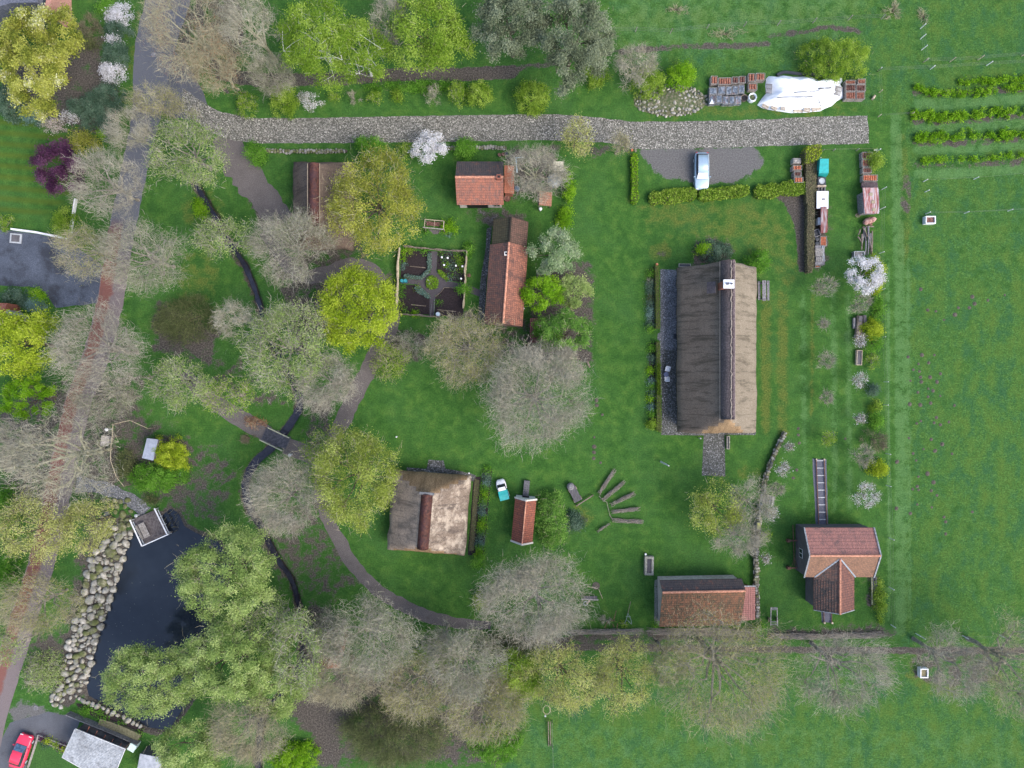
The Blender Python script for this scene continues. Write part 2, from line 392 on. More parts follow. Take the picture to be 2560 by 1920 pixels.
# lawn tone changes: yellower moss strips around the big farmhouse, orchard strips
ppoly('dry', 'd', [(1370, 430), (1640, 425), (1710, 470), (1730, 620), (1700, 640), (1640, 560), (1480, 520), (1390, 500)], .5, 3)
for x0 in (1655, 1690): pline('dry', 'd', [(x0, 640), (x0, 930)], 1.6, .62, 1.2)
for x0 in (1735, 1800, 1832): pline('tuft', 'd', [(x0, 640), (x0 + 4, 1100)], .9, .55, 1.0)
for x0 in (1755,): pline('dry', 'd', [(x0, 640), (x0 - 2, 900)], .6, .6)
pell('dry', '21', 1280, 520, 110, 90, .55); pell('soil', '21', 1290, 540, 50, 40, .4)
pell('dry', '22', 600, 1150, 120, 120, .45); pell('dry', '22', 2050, 760, 110, 60, .45)
pell('dry', 'd', 430, 600, 50, 60, .45); pell('dry', 'd', 440, 450, 50, 50, .4); pell('dry', '00', 1150, 500, 60, 300, .4)
ppoly('dry', 'd', [(1330, 10), (1800, 0), (1900, 20), (1900, 60), (1500, 60), (1310, 80)], .38, 2)
ppoly('dry', 'd', [(1400, 215), (1870, 225), (1870, 252), (1400, 262)], .42, 1)
pell('mow', 'd', 40, 360, 130, 115, .55, .2)
# bare soil, leaf litter
pline('soil', '10', [(-300, 640), (0, 690), (700, 680), (1300, 640), (1900, 640), (2212, 620)], 1.7, .95)
pline('soil', '20', [(-50, 600), (300, 560), (700, 470), (1100, 430), (1500, 400), (2000, 395), (2212, 375)], .9, .62)
pline('soil', '30', [(0, 320), (300, 270), (520, 235), (800, 270)], .8, .6)
ppoly('gravel', '20', [(1090, 1285), (2100, 1265), (2180, 1400), (2000, 1560), (1650, 1600), (1450, 1560), (1250, 1500), (1130, 1350)], .95, 1.6)
ppoly('soil', '20', [(600, 1210), (1080, 1230), (1040, 1330), (600, 1370)], .55, 1.2)
ppoly('soil', '31', [(0, 10), (400, 30), (330, 700), (270, 690), (225, 260), (120, 80)], .95, .6)
ppoly('soil', '31', [(395, 0), (530, 0), (520, 655), (390, 690)], .75, .6)
ppoly('soil', 'G', [(250, 1090), (900, 1080), (1250, 1200), (1200, 1500), (640, 1500), (330, 1250)], .62, 1.2)
ppoly('gravel', 'G', [(300, 1100), (850, 1090), (900, 1300), (500, 1330)], .48, 1.2)
ppoly('soil', 'G', [(880, 150), (1700, 130), (1800, 900), (1000, 1000), (880, 600)], .62, 1.5)
pell('soil', 'd', 690, 560, 110, 100, .55); pell('soil', 'd', 770, 650, 110, 90, .5); pell('soil', 'd', 690, 660, 70, 70, .62)
ppoly('soil', '12', [(380, 100), (760, 60), (600, 560), (430, 640)], .55, 1.2)
pline('soil', 'd', [(500, 350), (560, 440), (600, 560), (640, 690), (660, 760)], 2.2, .6, 1.5)
pell('soil', 'd', 870, 750, 60, 40, .55); pell('soil', 'd', 1050, 720, 120, 60, .5)
pell('soil', 'd', 1010, 760, 80, 80, .38)
ppoly('soil', '02', [(1000, 100), (2050, 650), (1950, 1250), (1560, 1150), (1400, 1000), (1200, 1000), (950, 700), (950, 300)], .52, 2)
ppoly('soil', 'I', [(500, 100), (660, 60), (640, 500), (1171, 620), (1171, 1240), (900, 1000), (700, 1000), (300, 700), (200, 100)], .62, 1.5)
ppoly('soil', '12', [(0, 1100), (560, 900), (760, 1250), (560, 1659), (200, 1659)], .5, 2)
ppoly('soil', '13', [(420, 850), (800, 1000), (760, 1659), (500, 1659), (500, 1400), (240, 1200), (330, 1000)], .85, 1)
ppoly('soil', 'd', [(640, 1300), (720, 1290), (740, 1400), (700, 1500), (640, 1450)], .6, 2)
ppoly('soil', 'd', [(330, 640), (480, 700), (470, 800), (330, 760)], .7, 2)
pline('soil', 'd', [(395, 40), (380, 120), (400, 210)], 5, .6, 2); pell('soil', 'd', 470, 60, 60, 110, .6)
ppoly('soil', 'd', [(60, 820), (330, 800), (300, 1060), (190, 1090), (0, 1120), (-20, 900)], .6, 3)
ppoly('soil', '00', [(640, 300), (900, 300), (1050, 900), (950, 1150), (600, 1150), (0, 950), (0, 600)], .7, 1.5)
ppoly('soil', 'd', [(1050, 1370), (1930, 1350), (1930, 1378), (1050, 1400)], .75, 1.0)
pline('soil', 'd', [(1020, 1395), (1500, 1402), (2260, 1406)], .9, .85, .5)
pell('soil', 'd', 2060, 1440, 100, 45, .5); pell('dry', 'd', 2060, 1450, 110, 60, .45)
ppoly('soil', 'd', [(700, 1420), (1110, 1440), (1080, 1659), (740, 1659)], .62, 2)
for x0, y0, r0 in ((1670, 440, 40), (1340, 800, 30), (2300, 700, 30), (2150, 500, 30)): pass
for i in range(26):
    pell('soil', '00' if i % 2 else '02', rng.uniform(900, 2100), rng.uniform(200, 1100), rng.uniform(20, 60), rng.uniform(20, 60), .4)
ppoly('gravel', '03', [(150, 1050), (560, 1180), (640, 1330), (520, 1500), (60, 1480), (60, 1200)], .75, 1.2)
ppoly('soil', '00', [(690, 400), (900, 520), (800, 760), (640, 720)], .7, 1)
ppoly('soil', 'd', [(1170, 560), (1280, 560), (1285, 790), (1130, 780), (1145, 600)], .75, 1)
ppoly('soil', 'd', [(1495, 520), (1530, 512), (1575, 520), (1585, 570), (1495, 575)], .8, .4)
ppoly('soil', 'E', [(950, 520), (1060, 600), (1330, 620), (1300, 800), (1100, 820), (1000, 900)], .45, 1)
for yy in (900, 1100, 1290, 1500): pline('tuft', '30', [(1300, yy), (1700, yy - 15), (2300, yy - 50), (2700, yy - 80)], 1.5, .62)
for yy in (760, 1005, 1195, 1390): pline('soil', '30', [(1270, yy + 45), (1700, yy + 40), (2300, yy), (2700, yy - 30)], 1.0, .55)
ppoly('soil', 'H', [(1080, 850), (1190, 850), (1210, 1240), (1080, 1240)], .8, .6)
ppoly('soil', '22', [(930, 730), (1100, 740), (1080, 830)], .0, 1)
for p0 in ([(60, 100), (160, 100)],): pass
ppoly('gravel', 'H', [(380, -640), (560, -640), (590, 200), (400, 200)], .0, 1)
pline('soil', '00', [(1265, 0), (1275, 400), (1215, 800)], .5, .9, .4)
ppoly('soil', 'E', [(1180, 1000), (1560, 1000), (1500, 1010)], 0)
ppoly('soil', '03', [(300, 450), (520, 470), (700, 300), (640, 700), (420, 1000), (220, 1000), (170, 850)], .6, 1.5)
ppoly('soil', 'd', [(190, 1090), (330, 1120), (250, 1240), (150, 1450), (110, 1450), (150, 1250)], .62, 2)
ppoly('soil', 'd', [(470, 740), (640, 860), (560, 900), (440, 850)], .45, 2)
ppoly('soil', 'd', [(540, 1150), (720, 1120), (800, 1260), (720, 1300), (600, 1280)], .46, 2)
ppoly('soil', 'd', [(222, 1110), (262, 1150), (285, 1160), (262, 1240), (215, 1340), (188, 1480), (150, 1530), (105, 1515), (130, 1430), (165, 1320), (188, 1200)], .95, 1.2)
# pond and ditch: real hollows in the ground
POND = [(424, 1270), (445, 1283), (460, 1316), (490, 1333), (540, 1350), (575, 1400), (560, 1480), (520, 1560), (500, 1640), (480, 1740), (440, 1800), (420, 1830),
        (365, 1822), (318, 1792), (260, 1767), (217, 1742), (212, 1717), (220, 1685), (228, 1650), (240, 1605), (251, 1561), (269, 1524), (278, 1492), (286, 1457), (300, 1425), (307, 1388), (318, 1345), (345, 1315), (400, 1290)]
PONDW = [W(x, y) for x, y in POND]
DITCH = [[(484, 452), (510, 500), (540, 552), (560, 590), (610, 665), (632, 720), (650, 775), (662, 830), (690, 880), (725, 940), (748, 1000), (742, 1030), (722, 1062), (700, 1090), (675, 1120), (640, 1150), (622, 1175), (610, 1210), (613, 1250), (628, 1285), (650, 1320), (690, 1400), (725, 1450), (745, 1520), (755, 1600), (748, 1660), (725, 1710), (690, 1750), (655, 1790), (645, 1850), (640, 1960)]]
DW = [[W(*p) for p in l] for l in DITCH]
zz = np.zeros(shp)
dp = sdist(PONDW); zz -= 1.1 * ss((dp + .35) / 1.3)
for l in DW:
    dd = ldist(l); zz -= .8 * (1 - ss((dd - .28) / .42)); CH['soil'] = np.maximum(CH['soil'], .75 * ss((1.05 - dd) / .8))
CH['soil'] = np.maximum(CH['soil'], .8 * ss((dp + 1.2) / 1.2))
for k in CH: CH[k] = np.clip(CH[k], 0, 1)
nx, ny = len(gx), len(gy); idx = np.arange(nx * ny).reshape(ny, nx)
F = np.stack([idx[:-1, :-1], idx[:-1, 1:], idx[1:, 1:], idx[1:, :-1]], -1).reshape(-1, 4)
g = np_mesh('ground', np.stack([GX, GY, zz], -1).reshape(-1, 3), F, M['ground'], smooth=True)
for nm, ks in (('m1', ('soil', 'gravel', 'lush')), ('m2', ('dry', 'mow', 'tuft'))):
    a = g.data.attributes.new(nm, 'FLOAT_COLOR', 'POINT'); arr = np.ones((nx * ny, 4), np.float32)
    for i, k in enumerate(ks): arr[:, i] = CH[k].ravel()
    a.data.foreach_set('color', arr.ravel())
tag(g, kind='structure')

# ================= sheets laid on the ground =================
def jit_poly(pts, step=.35, amp=.12, closed=True, freq=.9):
    out = []; n_ = len(pts)
    for i in range(n_ if closed else n_ - 1):
        a = Vector(pts[i]); b = Vector(pts[(i + 1) % n_]); k = max(1, int((b - a).length / step))
        for j in range(k):
            p = a.lerp(b, j / k); q = mnoise.noise_vector(Vector((p.x * freq, p.y * freq, 1.7)))
            out.append((p.x + q.x * amp, p.y + q.y * amp))
    if not closed: out.append(tuple(pts[-1]))
    return out
def sheet(name, pts, z, mat_, amp=.12, kind='structure'):
    p = jit_poly(pts, amp=amp); bm = bmesh.new(); vs = [bm.verts.new((x, y, z)) for x, y in p]
    es = [bm.edges.new((vs[i], vs[(i + 1) % len(vs)])) for i in range(len(vs))]
    bmesh.ops.triangle_fill(bm, use_beauty=True, edges=es, normal=(0, 0, 1))
    for f in bm.faces:
        if f.normal.z < 0: f.normal_flip()
    me = bpy.data.meshes.new(name); bm.to_mesh(me); bm.free(); me.materials.append(mat_)
    o = bpy.data.objects.new(name, me); C.objects.link(o)
    if kind: tag(o, kind=kind)
    return o
def smooth_line(pts, n=4):
    P = [Vector((*p, 0)) for p in pts]; out = []
    for i in range(len(P) - 1):
        p0 = P[max(i - 1, 0)]; p1 = P[i]; p2 = P[i + 1]; p3 = P[min(i + 2, len(P) - 1)]
        for j in range(n):
            t = j / n
            q = .5 * ((2 * p1) + (-p0 + p2) * t + (2 * p0 - 5 * p1 + 4 * p2 - p3) * t * t + (-p0 + 3 * p1 - 3 * p2 + p3) * t ** 3); out.append(q)
    out.append(P[-1]); return out
def ribbon(name, pts, wd, z, mat_, amp=.1, kind='structure', cross=4, n=6):
    """a path along a centre line with slightly ragged edges; uv = (across 0..1, along 0..1)"""
    L = smooth_line(pts, n); ws = wd if hasattr(wd, '__len__') else [wd] * len(pts)
    mb = MB(); rows = []; tot = len(L) - 1
    for i, p in enumerate(L):
        d = (L[min(i + 1, tot)] - L[max(i - 1, 0)]).normalized(); nrm = Vector((d.y, -d.x, 0))
        fi = i / tot * (len(ws) - 1); a = int(min(fi, len(ws) - 2)); wv = ws[a] + (ws[a + 1] - ws[a]) * (fi - a)
        row = []
        for c_ in range(cross + 1):
            s = c_ / cross - .5; q = p + nrm * (-s * wv) * -1
            if c_ in (0, cross):
                q = q + nrm * (mnoise.noise(Vector((p.x * 1.1, p.y * 1.1, c_))) * amp * 2)
            row.append(((q.x, q.y, z), (1 - c_ / cross, i / tot)))
        rows.append(row)
    for i in range(tot):
        for c_ in range(cross):
            q = [rows[i][c_], rows[i][c_ + 1], rows[i + 1][c_ + 1], rows[i + 1][c_]]
            mb.add([t[0] for t in q], [(0, 1, 2, 3)], 0, [[t[1] for t in q]])
    bm_o = mb.build(name, mat_)
    for pl in bm_o.data.polygons: pass
    b = bmesh.new(); b.from_mesh(bm_o.data); bmesh.ops.remove_doubles(b, verts=b.verts, dist=.0005)
    for f in b.faces:
        f.normal_update()
        if f.normal.z < 0: f.normal_flip()
    b.to_mesh(bm_o.data); b.free()
    if kind: tag(bm_o, kind=kind)
    return bm_o
D = lambda *p: [Z('d', x, y) for x, y in p]
ribbon('lane', D((372, -60), (362, 0), (340, 80), (327, 150), (322, 210), (312, 270), (298, 330), (283, 400), (268, 480), (252, 560), (240, 640), (222, 720), (196, 800), (172, 860), (152, 940), (132, 1030), (113, 1120), (92, 1210), (66, 1290), (40, 1370), (16, 1450), (-14, 1550), (-45, 1700)),
       [5.4, 5.4, 5.2, 4.6, 4, 3.4, 3.3, 3.3, 3.3, 3.3, 3.3, 3.3, 3.3, 3.3, 3.3, 3.3, 3.3, 3.3, 3.3, 3.3, 3.3, 3.3, 3.3], .012, M['lane'], .12)
sheet('yard_pavement', ZP('01', [(-400, 330), (30, 325), (560, 400), (890, 640), (860, 960), (480, 1000), (380, 860), (250, 820), (-400, 790)]), .008, M['yard'])
sheet('lane_widening', D((352, 90), (400, 130), (440, 200), (452, 240), (430, 262), (360, 250), (330, 215), (335, 150)), .007, M['asphalt'])
sheet('cobbled_road', [Z('d', *p) for p in ((395, 190), (425, 212), (450, 228), (480, 243), (520, 250))] + [Z('10', x, y) for x, y in ((0, 1022), (600, 1018), (1200, 1005), (2212, 990))] + [Z('20', x, y) for x, y in ((400, 988), (700, 1012), (1050, 1052), (1500, 1050), (2212, 1030))] + [Z('30', *p) for p in ((400, 1008), (860, 1000), (868, 1100), (870, 1240), (400, 1252))]
      + [Z('20', x, y) for x, y in ((2212, 1262), (1500, 1285), (1200, 1290), (1020, 1285), (850, 1235), (600, 1225), (300, 1210), (0, 1215))] + [Z('10', x, y) for x, y in ((1700, 1225), (900, 1235), (0, 1240))] + [Z('d', *p) for p in ((520, 305), (488, 300), (455, 285), (420, 262), (392, 240))], .018, M['cobble'], .1)
ribbon('gravel_path', D((478, 292), (505, 340), (545, 395), (578, 440), (615, 480)), [3.0, 3.9, 3.7, 3.4, 2.6], .010, M['gravel'], .45)
ribbon('gravel_path', D((570, 500), (640, 590), (700, 592), (760, 575), (808, 592), (838, 640), (845, 700), (820, 750), (795, 800), (768, 850), (742, 905), (722, 950), (700, 1010), (692, 1060), (705, 1110), (728, 1160), (760, 1215), (810, 1270), (860, 1302), (920, 1330), (985, 1345), (1060, 1352)),
       [1.4, 1.8, 1.9, 2.1, 2.1, 2.0, 2.0, 2.0, 2.0, 2.0, 2.0, 1.9, 1.6, 1.6, 1.6, 1.6, 1.6, 1.6, 1.6, 1.6, 1.4, 1.0], .011, M['gravel'], .12)
ribbon('gravel_path', D((395, 805), (440, 850), (480, 880), (530, 910), (578, 938)), [1.6, 1.8, 2, 2.1, 2.1], .013, M['gravel'], .1)
ribbon('gravel_path', D((616, 962), (650, 975), (694, 995)), [2.1, 2.1, 1.9], .014, M['gravel'], .04)
ribbon('stone_path', ZP('02', [(660, 860), (800, 880), (950, 920), (1090, 985), (1210, 1060), (1260, 1110)]), [2.4, 1.6, 1.5, 1.6, 1.7, 1.9], .010, M['cobble_path'], .15)
sheet('farmyard_paving', ZP('D', [(55, 170), (270, 180), (275, 1660), (268, 1800), (60, 1800), (50, 1100), (18, 1080), (20, 1010), (55, 990)]), .010, M['cobble_path'], .03)
sheet('cobble_apron', ZP('22', [(1300, -300), (1436, -300), (1440, 405), (2110, 415), (2100, 440), (1835, 440), (1845, 800), (1640, 790), (1655, 445), (1290, 440)]), .012, M['cobble_dark'], .06)
sheet('cobble_apron', ZP('C', [(1640, 200), (1720, 170), (1690, 500), (1640, 1000), (1590, 1660), (1500, 1659), (1540, 1000), (1630, 470)]), .010, M['cobble_dark'], .08)
sheet('cobble_apron', ZP('12', [(1300, 720), (1475, 730), (1490, 655), (1620, 660), (1640, 730), (1850, 770), (1900, 790), (1880, 840), (1300, 760)]), .010, M['cobble_dark'], .08)
sheet('concrete_strip', ZP('J', [(1020, 100), (1660, 95), (1660, 125), (970, 140), (990, 670), (900, 650), (905, 140)]), .010, NM('old_concrete', [(.3, (.13, .14, .12)), (.7, (.26, .27, .24))], 8, .5, extra=((.06, .09, .04), 1.2, .55, .7)), .06)
sheet('garden_path', ZP('C', [(750, 560), (860, 560), (835, 860), (900, 960), (1000, 1040), (1300, 1080), (1530, 1180), (1530, 1290), (1380, 1230), (1290, 1150), (1130, 1140), (960, 1140), (880, 1230), (820, 1290), (800, 1590), (720, 1590), (730, 1290), (640, 1180), (520, 1090), (260, 1080), (265, 1000), (600, 1010), (740, 900)]), .014, M['garden_path'], .04)
for pts in ([(270, 560), (750, 560), (745, 850), (700, 930), (600, 1010), (330, 990), (265, 980)], [(860, 570), (1310, 590), (1290, 1060), (1010, 1030), (900, 940), (840, 850)],
            [(250, 1100), (500, 1100), (620, 1180), (730, 1290), (720, 1570), (240, 1560)], [(820, 1290), (960, 1145), (1290, 1160), (1260, 1600), (810, 1590)]):
    sheet('vegetable_bed', ZP('C', pts), .022, M['bed_soil'], .03)
sheet('gravel_patch', ZP('C', [(700, 210), (930, 225), (850, 290), (790, 290)]), .010, M['gravel'], .05)
sheet('railway_ballast', ZP('32', [(382, 645), (505, 650), (520, 1240), (415, 1240)]), .010, NM('ballast', [(.3, (.07, .075, .1)), (.7, (.15, .155, .19))], 10, .3), .06)
sheet('railway_ballast', ZP('H', [(480, 1290), (625, 1290), (620, 1430), (490, 1430)]), .010, bpy.data.materials['ballast'], .05)
sheet('driveway', ZP('F', [(130, 140), (640, 0), (860, 40), (1050, 120), (1010, 250), (860, 450), (500, 300), (400, 360), (340, 760), (-100, 760), (-100, 600)]), .009, M['asphalt'], .15)
sheet('pond_water', jit_poly(PONDW, .6, .15), -.28, M['water'], .1)
ribbon('ditch_water', DW[0], [.6] * 9 + [.8, 1.0, 1.1, 1.1, 1.1, 1.1, 1.1, 1.1, 1.0, .9, .9, .7] + [.6] * 9, -.42, M['ditch'], .12, n=4)
# ================= buildings =================
T_ = {}
T_['orange'] = tilemat('orange_pantiles', (.44, .17, .11), (.27, .13, .1), (.07, .04, .035), (.13, .115, .11), st=.5, amt=.65)
T_['dark_orange'] = tilemat('weathered_pantiles', (.34, .155, .11), (.2, .12, .095), (.05, .035, .032), (.085, .075, .075), st=.5, amt=.75)
T_['dark_slate'] = tilemat('blackened_pantiles', (.12, .095, .09), (.085, .075, .078), (.035, .03, .03), (.34, .13, .08), st=.55, amt=.8)
T_['moss'] = tilemat('mossy_pantiles', (.11, .095, .055), (.085, .075, .045), (.03, .025, .02), (.1, .06, .05), w=.3, h=.34, st=.6, amt=.5)
T_['brown'] = tilemat('brown_pantiles', (.15, .085, .065), (.1, .065, .05), (.03, .02, .02), (.06, .05, .04), st=.55, amt=.6)
T_['pink'] = tilemat('pinkish_pantiles', (.42, .2, .165), (.32, .16, .14), (.1, .05, .045), (.11, .085, .085), w=.2, h=.42, st=.5, amt=.75, es=.8)
T_['plain_brown'] = tilemat('flat_tan_tiles', (.36, .2, .125), (.25, .15, .105), (.1, .06, .045), (.11, .075, .05), w=.17, h=.16, st=.52, amt=.7, es=.9, bump=.01)
T_['plain_grey'] = tilemat('flat_weathered_tiles', (.27, .14, .1), (.15, .11, .095), (.045, .035, .035), (.045, .05, .05), w=.2, h=.3, st=.45, amt=.8, es=.9, bump=.02)
T_['brickroof'] = tilemat('red_brick_tiles', (.36, .12, .075), (.24, .09, .06), (.06, .03, .028), (.07, .05, .055), w=.26, h=.15, st=.5, amt=.85, es=2.2, bump=.02)
T_['shedgrid'] = tilemat('dull_red_tiles', (.2, .085, .075), (.16, .075, .07), (.05, .03, .03), (.09, .07, .06), w=.22, h=.3, st=.62, amt=.4)
def thatchmat(name, cols, streak, amt, sc_=3.2, stretch=(1, 9), bigc=None, patch=None):
    m, n, out = newmat(name); c = coords(n, 'uv', (stretch[1], stretch[0], 1)); c0 = coords(n, 'uv'); cp = coords(n, 'pos')
    f = noise_(n, c, sc_, 6, .75); f2 = noise_(n, cp, 9, 5, .8)
    f = math_(n, 'ADD', math_(n, 'MULTIPLY', f, .5), math_(n, 'MULTIPLY', f2, .5))
    q = N(n, 'ShaderNodeMapRange'); n.links.new(f, q.inputs[0]); q.inputs[1].default_value = .38; q.inputs[2].default_value = .62; q.inputs[3].default_value = .15; q.inputs[4].default_value = .85
    col = rampn(n, cols, q.outputs[0])
    st = noise_(n, coords(n, 'uv', (1.3, .16, 1)), 1.2, 7, .75)
    k = rampn(n, [(.5, (0, 0, 0)), (.6, (amt,) * 3)], st); col = mixc(n, k, col, streak)
    if patch:
        k2 = rampn(n, [(patch[1], (0, 0, 0)), (patch[1] + .14, (patch[2],) * 3)], noise_(n, cp, patch[3], 6, .75)); col = mixc(n, k2, col, patch[0])
    g = noise_(n, cp, .35, 3); col = mixc(n, .5, col, rampn(n, [(.3, (.7,) * 3), (.7, (1.25,) * 3)], g), 'MULTIPLY')
    finish(n, out, col, .95, f, .06, .7, spec=.08); return m
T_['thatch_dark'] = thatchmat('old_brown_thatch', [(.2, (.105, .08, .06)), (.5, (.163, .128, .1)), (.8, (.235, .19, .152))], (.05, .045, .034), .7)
T_['thatch_pale'] = thatchmat('pale_straw_thatch', [(.2, (.14, .115, .085)), (.5, (.225, .19, .145)), (.8, (.33, .285, .225))], (.08, .068, .05), .65)
T_['thatch_hip'] = thatchmat('ochre_straw_thatch', [(.3, (.16, .1, .055)), (.5, (.28, .19, .11)), (.7, (.38, .27, .16))], (.1, .07, .04), .5)
T_['thatch_patchy'] = thatchmat('patchy_reed_thatch', [(.2, (.11, .08, .062)), (.5, (.2, .155, .12)), (.8, (.36, .29, .23))], (.085, .07, .062), .75, patch=((.5, .42, .33), .48, .85, .6))
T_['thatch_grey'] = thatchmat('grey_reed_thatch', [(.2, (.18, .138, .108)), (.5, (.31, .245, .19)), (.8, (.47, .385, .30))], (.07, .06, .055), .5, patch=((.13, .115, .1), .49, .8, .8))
T_['thatch_brown'] = thatchmat('reddish_brown_thatch', [(.2, (.095, .07, .055)), (.5, (.16, .118, .092)), (.8, (.25, .19, .15))], (.06, .05, .045), .5)
T_['heather'] = NM('heather_ridge_turf', [(.3, (.055, .047, .05)), (.6, (.085, .073, .075)), (.9, (.14, .12, .12))], 6, .5, .5, bd=.06, bs=.8)
T_['heather_pale'] = NM('weathered_ridge_turf', [(.3, (.08, .06, .065)), (.6, (.14, .11, .115)), (.9, (.24, .2, .2))], 5, .5, .5, bd=.06, bs=.8)
T_['rust'] = NM('rusty_ridge_sheet', [(.25, (.035, .016, .014)), (.5, (.075, .03, .023)), (.8, (.13, .05, .034))], 3.5, .6, .5, rough=.7, extra=((.06, .03, .035), .8, .5, .7))
T_['ridge_orange'] = NM('orange_ridge_tile', [(.3, (.38, .17, .11)), (.7, (.62, .3, .2))], 4, .4, rough=.8)
T_['white'] = NM('whitewash', [(.3, (.6, .58, .56)), (.7, (.8, .79, .77))], 3, .3)
T_['pinkwhite'] = NM('dusty_whitewash', [(.3, (.42, .36, .33)), (.7, (.6, .53, .5))], 3, .4)
T_['brick'] = tilemat('red_brick_wall', (.34, .12, .075), (.24, .09, .06), (.25, .22, .2), (.15, .08, .06), w=.24, h=.08, st=.6, amt=.4, bump=.005)
T_['plank'] = NM('weathered_planks', [(.3, (.08, .075, .08)), (.6, (.125, .12, .13)), (.9, (.19, .185, .195))], 3, .4, .8, (12, .5, 12), co='pos')
T_['plank_pale'] = NM('silvered_wood', [(.3, (.16, .15, .145)), (.6, (.25, .24, .235)), (.9, (.38, .37, .36))], 5, .4, .8)
T_['dark'] = NM('dark_interior', [(.3, (.008, .008, .01)), (.7, (.018, .017, .02))], 2, .2, rough=.6)
T_['glass'] = NM('window_glass', [(.3, (.02, .03, .04)), (.7, (.05, .06, .08))], 2, .2, rough=.08, spec=.6, bs=0)
T_['frame'] = plain('painted_frame', (.55, .56, .56), .6)
T_['verge'] = NM('grey_verge_board', [(.3, (.2, .21, .22)), (.7, (.34, .36, .38))], 4, .3)
T_['timber'] = NM('brown_timber', [(.3, (.07, .05, .04)), (.6, (.13, .095, .075)), (.9, (.2, .15, .12))], 6, .4)
T_['brickred'] = NM('red_brick_plain', [(.3, (.2, .07, .05)), (.7, (.34, .13, .09))], 9, .3)

def roof(parent, cx, cy, ang, L_, Wd, ze, zr, mats, off=0.0, hip=(0, 0), halfhip=(None, None), thick=.14, lump=0.0, name='roof', step=.45, zmin2=None):
    """heightfield roof. ridge runs along local Y (length L_), eaves at +-Wd/2 in local X. off = ridge shift in x.
    mats: [west slope, east slope, hip]. hip = horizontal length of full hips (south, north). returns object"""
    ca, sa = math.cos(ang), math.sin(ang)
    hw = Wd / 2; ys = -L_ / 2; yn = L_ / 2
    zl, zrr = ze, (zmin2 if zmin2 is not None else ze)
    def zf(x, y):
        z = zr - (zr - zl) * (off - x) / (hw + off) if x < off else zr - (zr - zrr) * (x - off) / (hw - off)
        k = 0 if x < off else 1
        for e, (hp, hh) in enumerate(((hip[0], halfhip[0]), (hip[1], halfhip[1]))):
            dy = (y - ys) if e == 0 else (yn - y)
            if hp: zz_ = ze + (zr - ze) * dy / hp
            elif hh: zz_ = hh[0] + (zr - hh[0]) * dy / hh[1]
            else: continue
            if zz_ < z: z = zz_; k = 2
        return z, k
    nx_ = [max(2, int((hw + off) / step)), max(2, int((hw - off) / step))]
    xs = [-hw + (hw + off) * i / nx_[0] for i in range(nx_[0])] + [off + (hw - off) * i / nx_[1] for i in range(nx_[1] + 1)]
    ny_ = max(3, int(L_ / step)); yy = [ys + L_ * i / ny_ for i in range(ny_ + 1)]
    mb = MB(); top = {}; sl1 = math.hypot(hw + off, zr - zl); sl2 = math.hypot(hw - off, zr - zrr)
    for i, x in enumerate(xs):
        for j, y in enumerate(yy):
            z, k = zf(x, y)
            nx2 = nz = 0; px, py = x, y
            if lump:
                q = mnoise.noise_vector(Vector((cx + x * .9, cy + y * .9, 3))); z += q.z * lump + mnoise.noise(Vector((x * 2.3, y * 2.3, 9))) * lump * .5
                edge = i in (0, len(xs) - 1) or j in (0, len(yy) - 1)
                if edge: z -= lump * 1.2; px += q.x * lump * 1.3; py += q.y * lump * 1.3
            top[i, j] = (cx + px * ca - py * sa, cy + px * sa + py * ca, z, x, y)
    for i in range(len(xs) - 1):
        for j in range(len(yy) - 1):
            q = [top[i, j], top[i + 1, j], top[i + 1, j + 1], top[i, j + 1]]
            xm = (xs[i] + xs[i + 1]) / 2; ym = (yy[j] + yy[j + 1]) / 2; z, k = zf(xm, ym)
            if k == 2:
                uvs = [(t[3], abs(t[4])) for t in q]
            elif k == 0: uvs = [(t[4] + 50, (off - t[3]) / (hw + off) * sl1) for t in q]
            else: uvs = [(t[4] + 50, (t[3] - off) / (hw - off) * sl2) for t in q]
            mb.add([t[:3] for t in q], [(0, 1, 2, 3)], k, [uvs])
    # underside and rim
    def lo(t): return (t[0], t[1], t[2] - thick)
    I = len(xs) - 1; J = len(yy) - 1
    rim = [(i, 0) for i in range(I)] + [(I, j) for j in range(J)] + [(i, J) for i in range(I, 0, -1)] + [(0, j) for j in range(J, 0, -1)]
    for a in range(len(rim)):
        p, q = top[rim[a]], top[rim[(a + 1) % len(rim)]]
        mb.add([p[:3], lo(p), lo(q), q[:3]], [(0, 1, 2, 3)], 0 if p[3] < off else 1, [[(p[3] + p[4], 0), (p[3] + p[4], thick), (q[3] + q[4], thick), (q[3] + q[4], 0)]])
    for i in range(I):
        for j in range(J):
            q = [top[i, j], top[i, j + 1], top[i + 1, j + 1], top[i + 1, j]]
            mb.add([lo(t) for t in q], [(0, 1, 2, 3)], 0, [[(t[3], t[4]) for t in q]])
    o = mb.build(name, mats, parent)
    b = bmesh.new(); b.from_mesh(o.data); bmesh.ops.remove_doubles(b, verts=b.verts, dist=.0008); b.to_mesh(o.data); b.free()
    if lump: o.data.polygons.foreach_set('use_smooth', [True] * len(o.data.polygons))
    return o
def rot(cx, cy, ang, x, y): return (cx + x * math.cos(ang) - y * math.sin(ang), cy + x * math.sin(ang) + y * math.cos(ang))
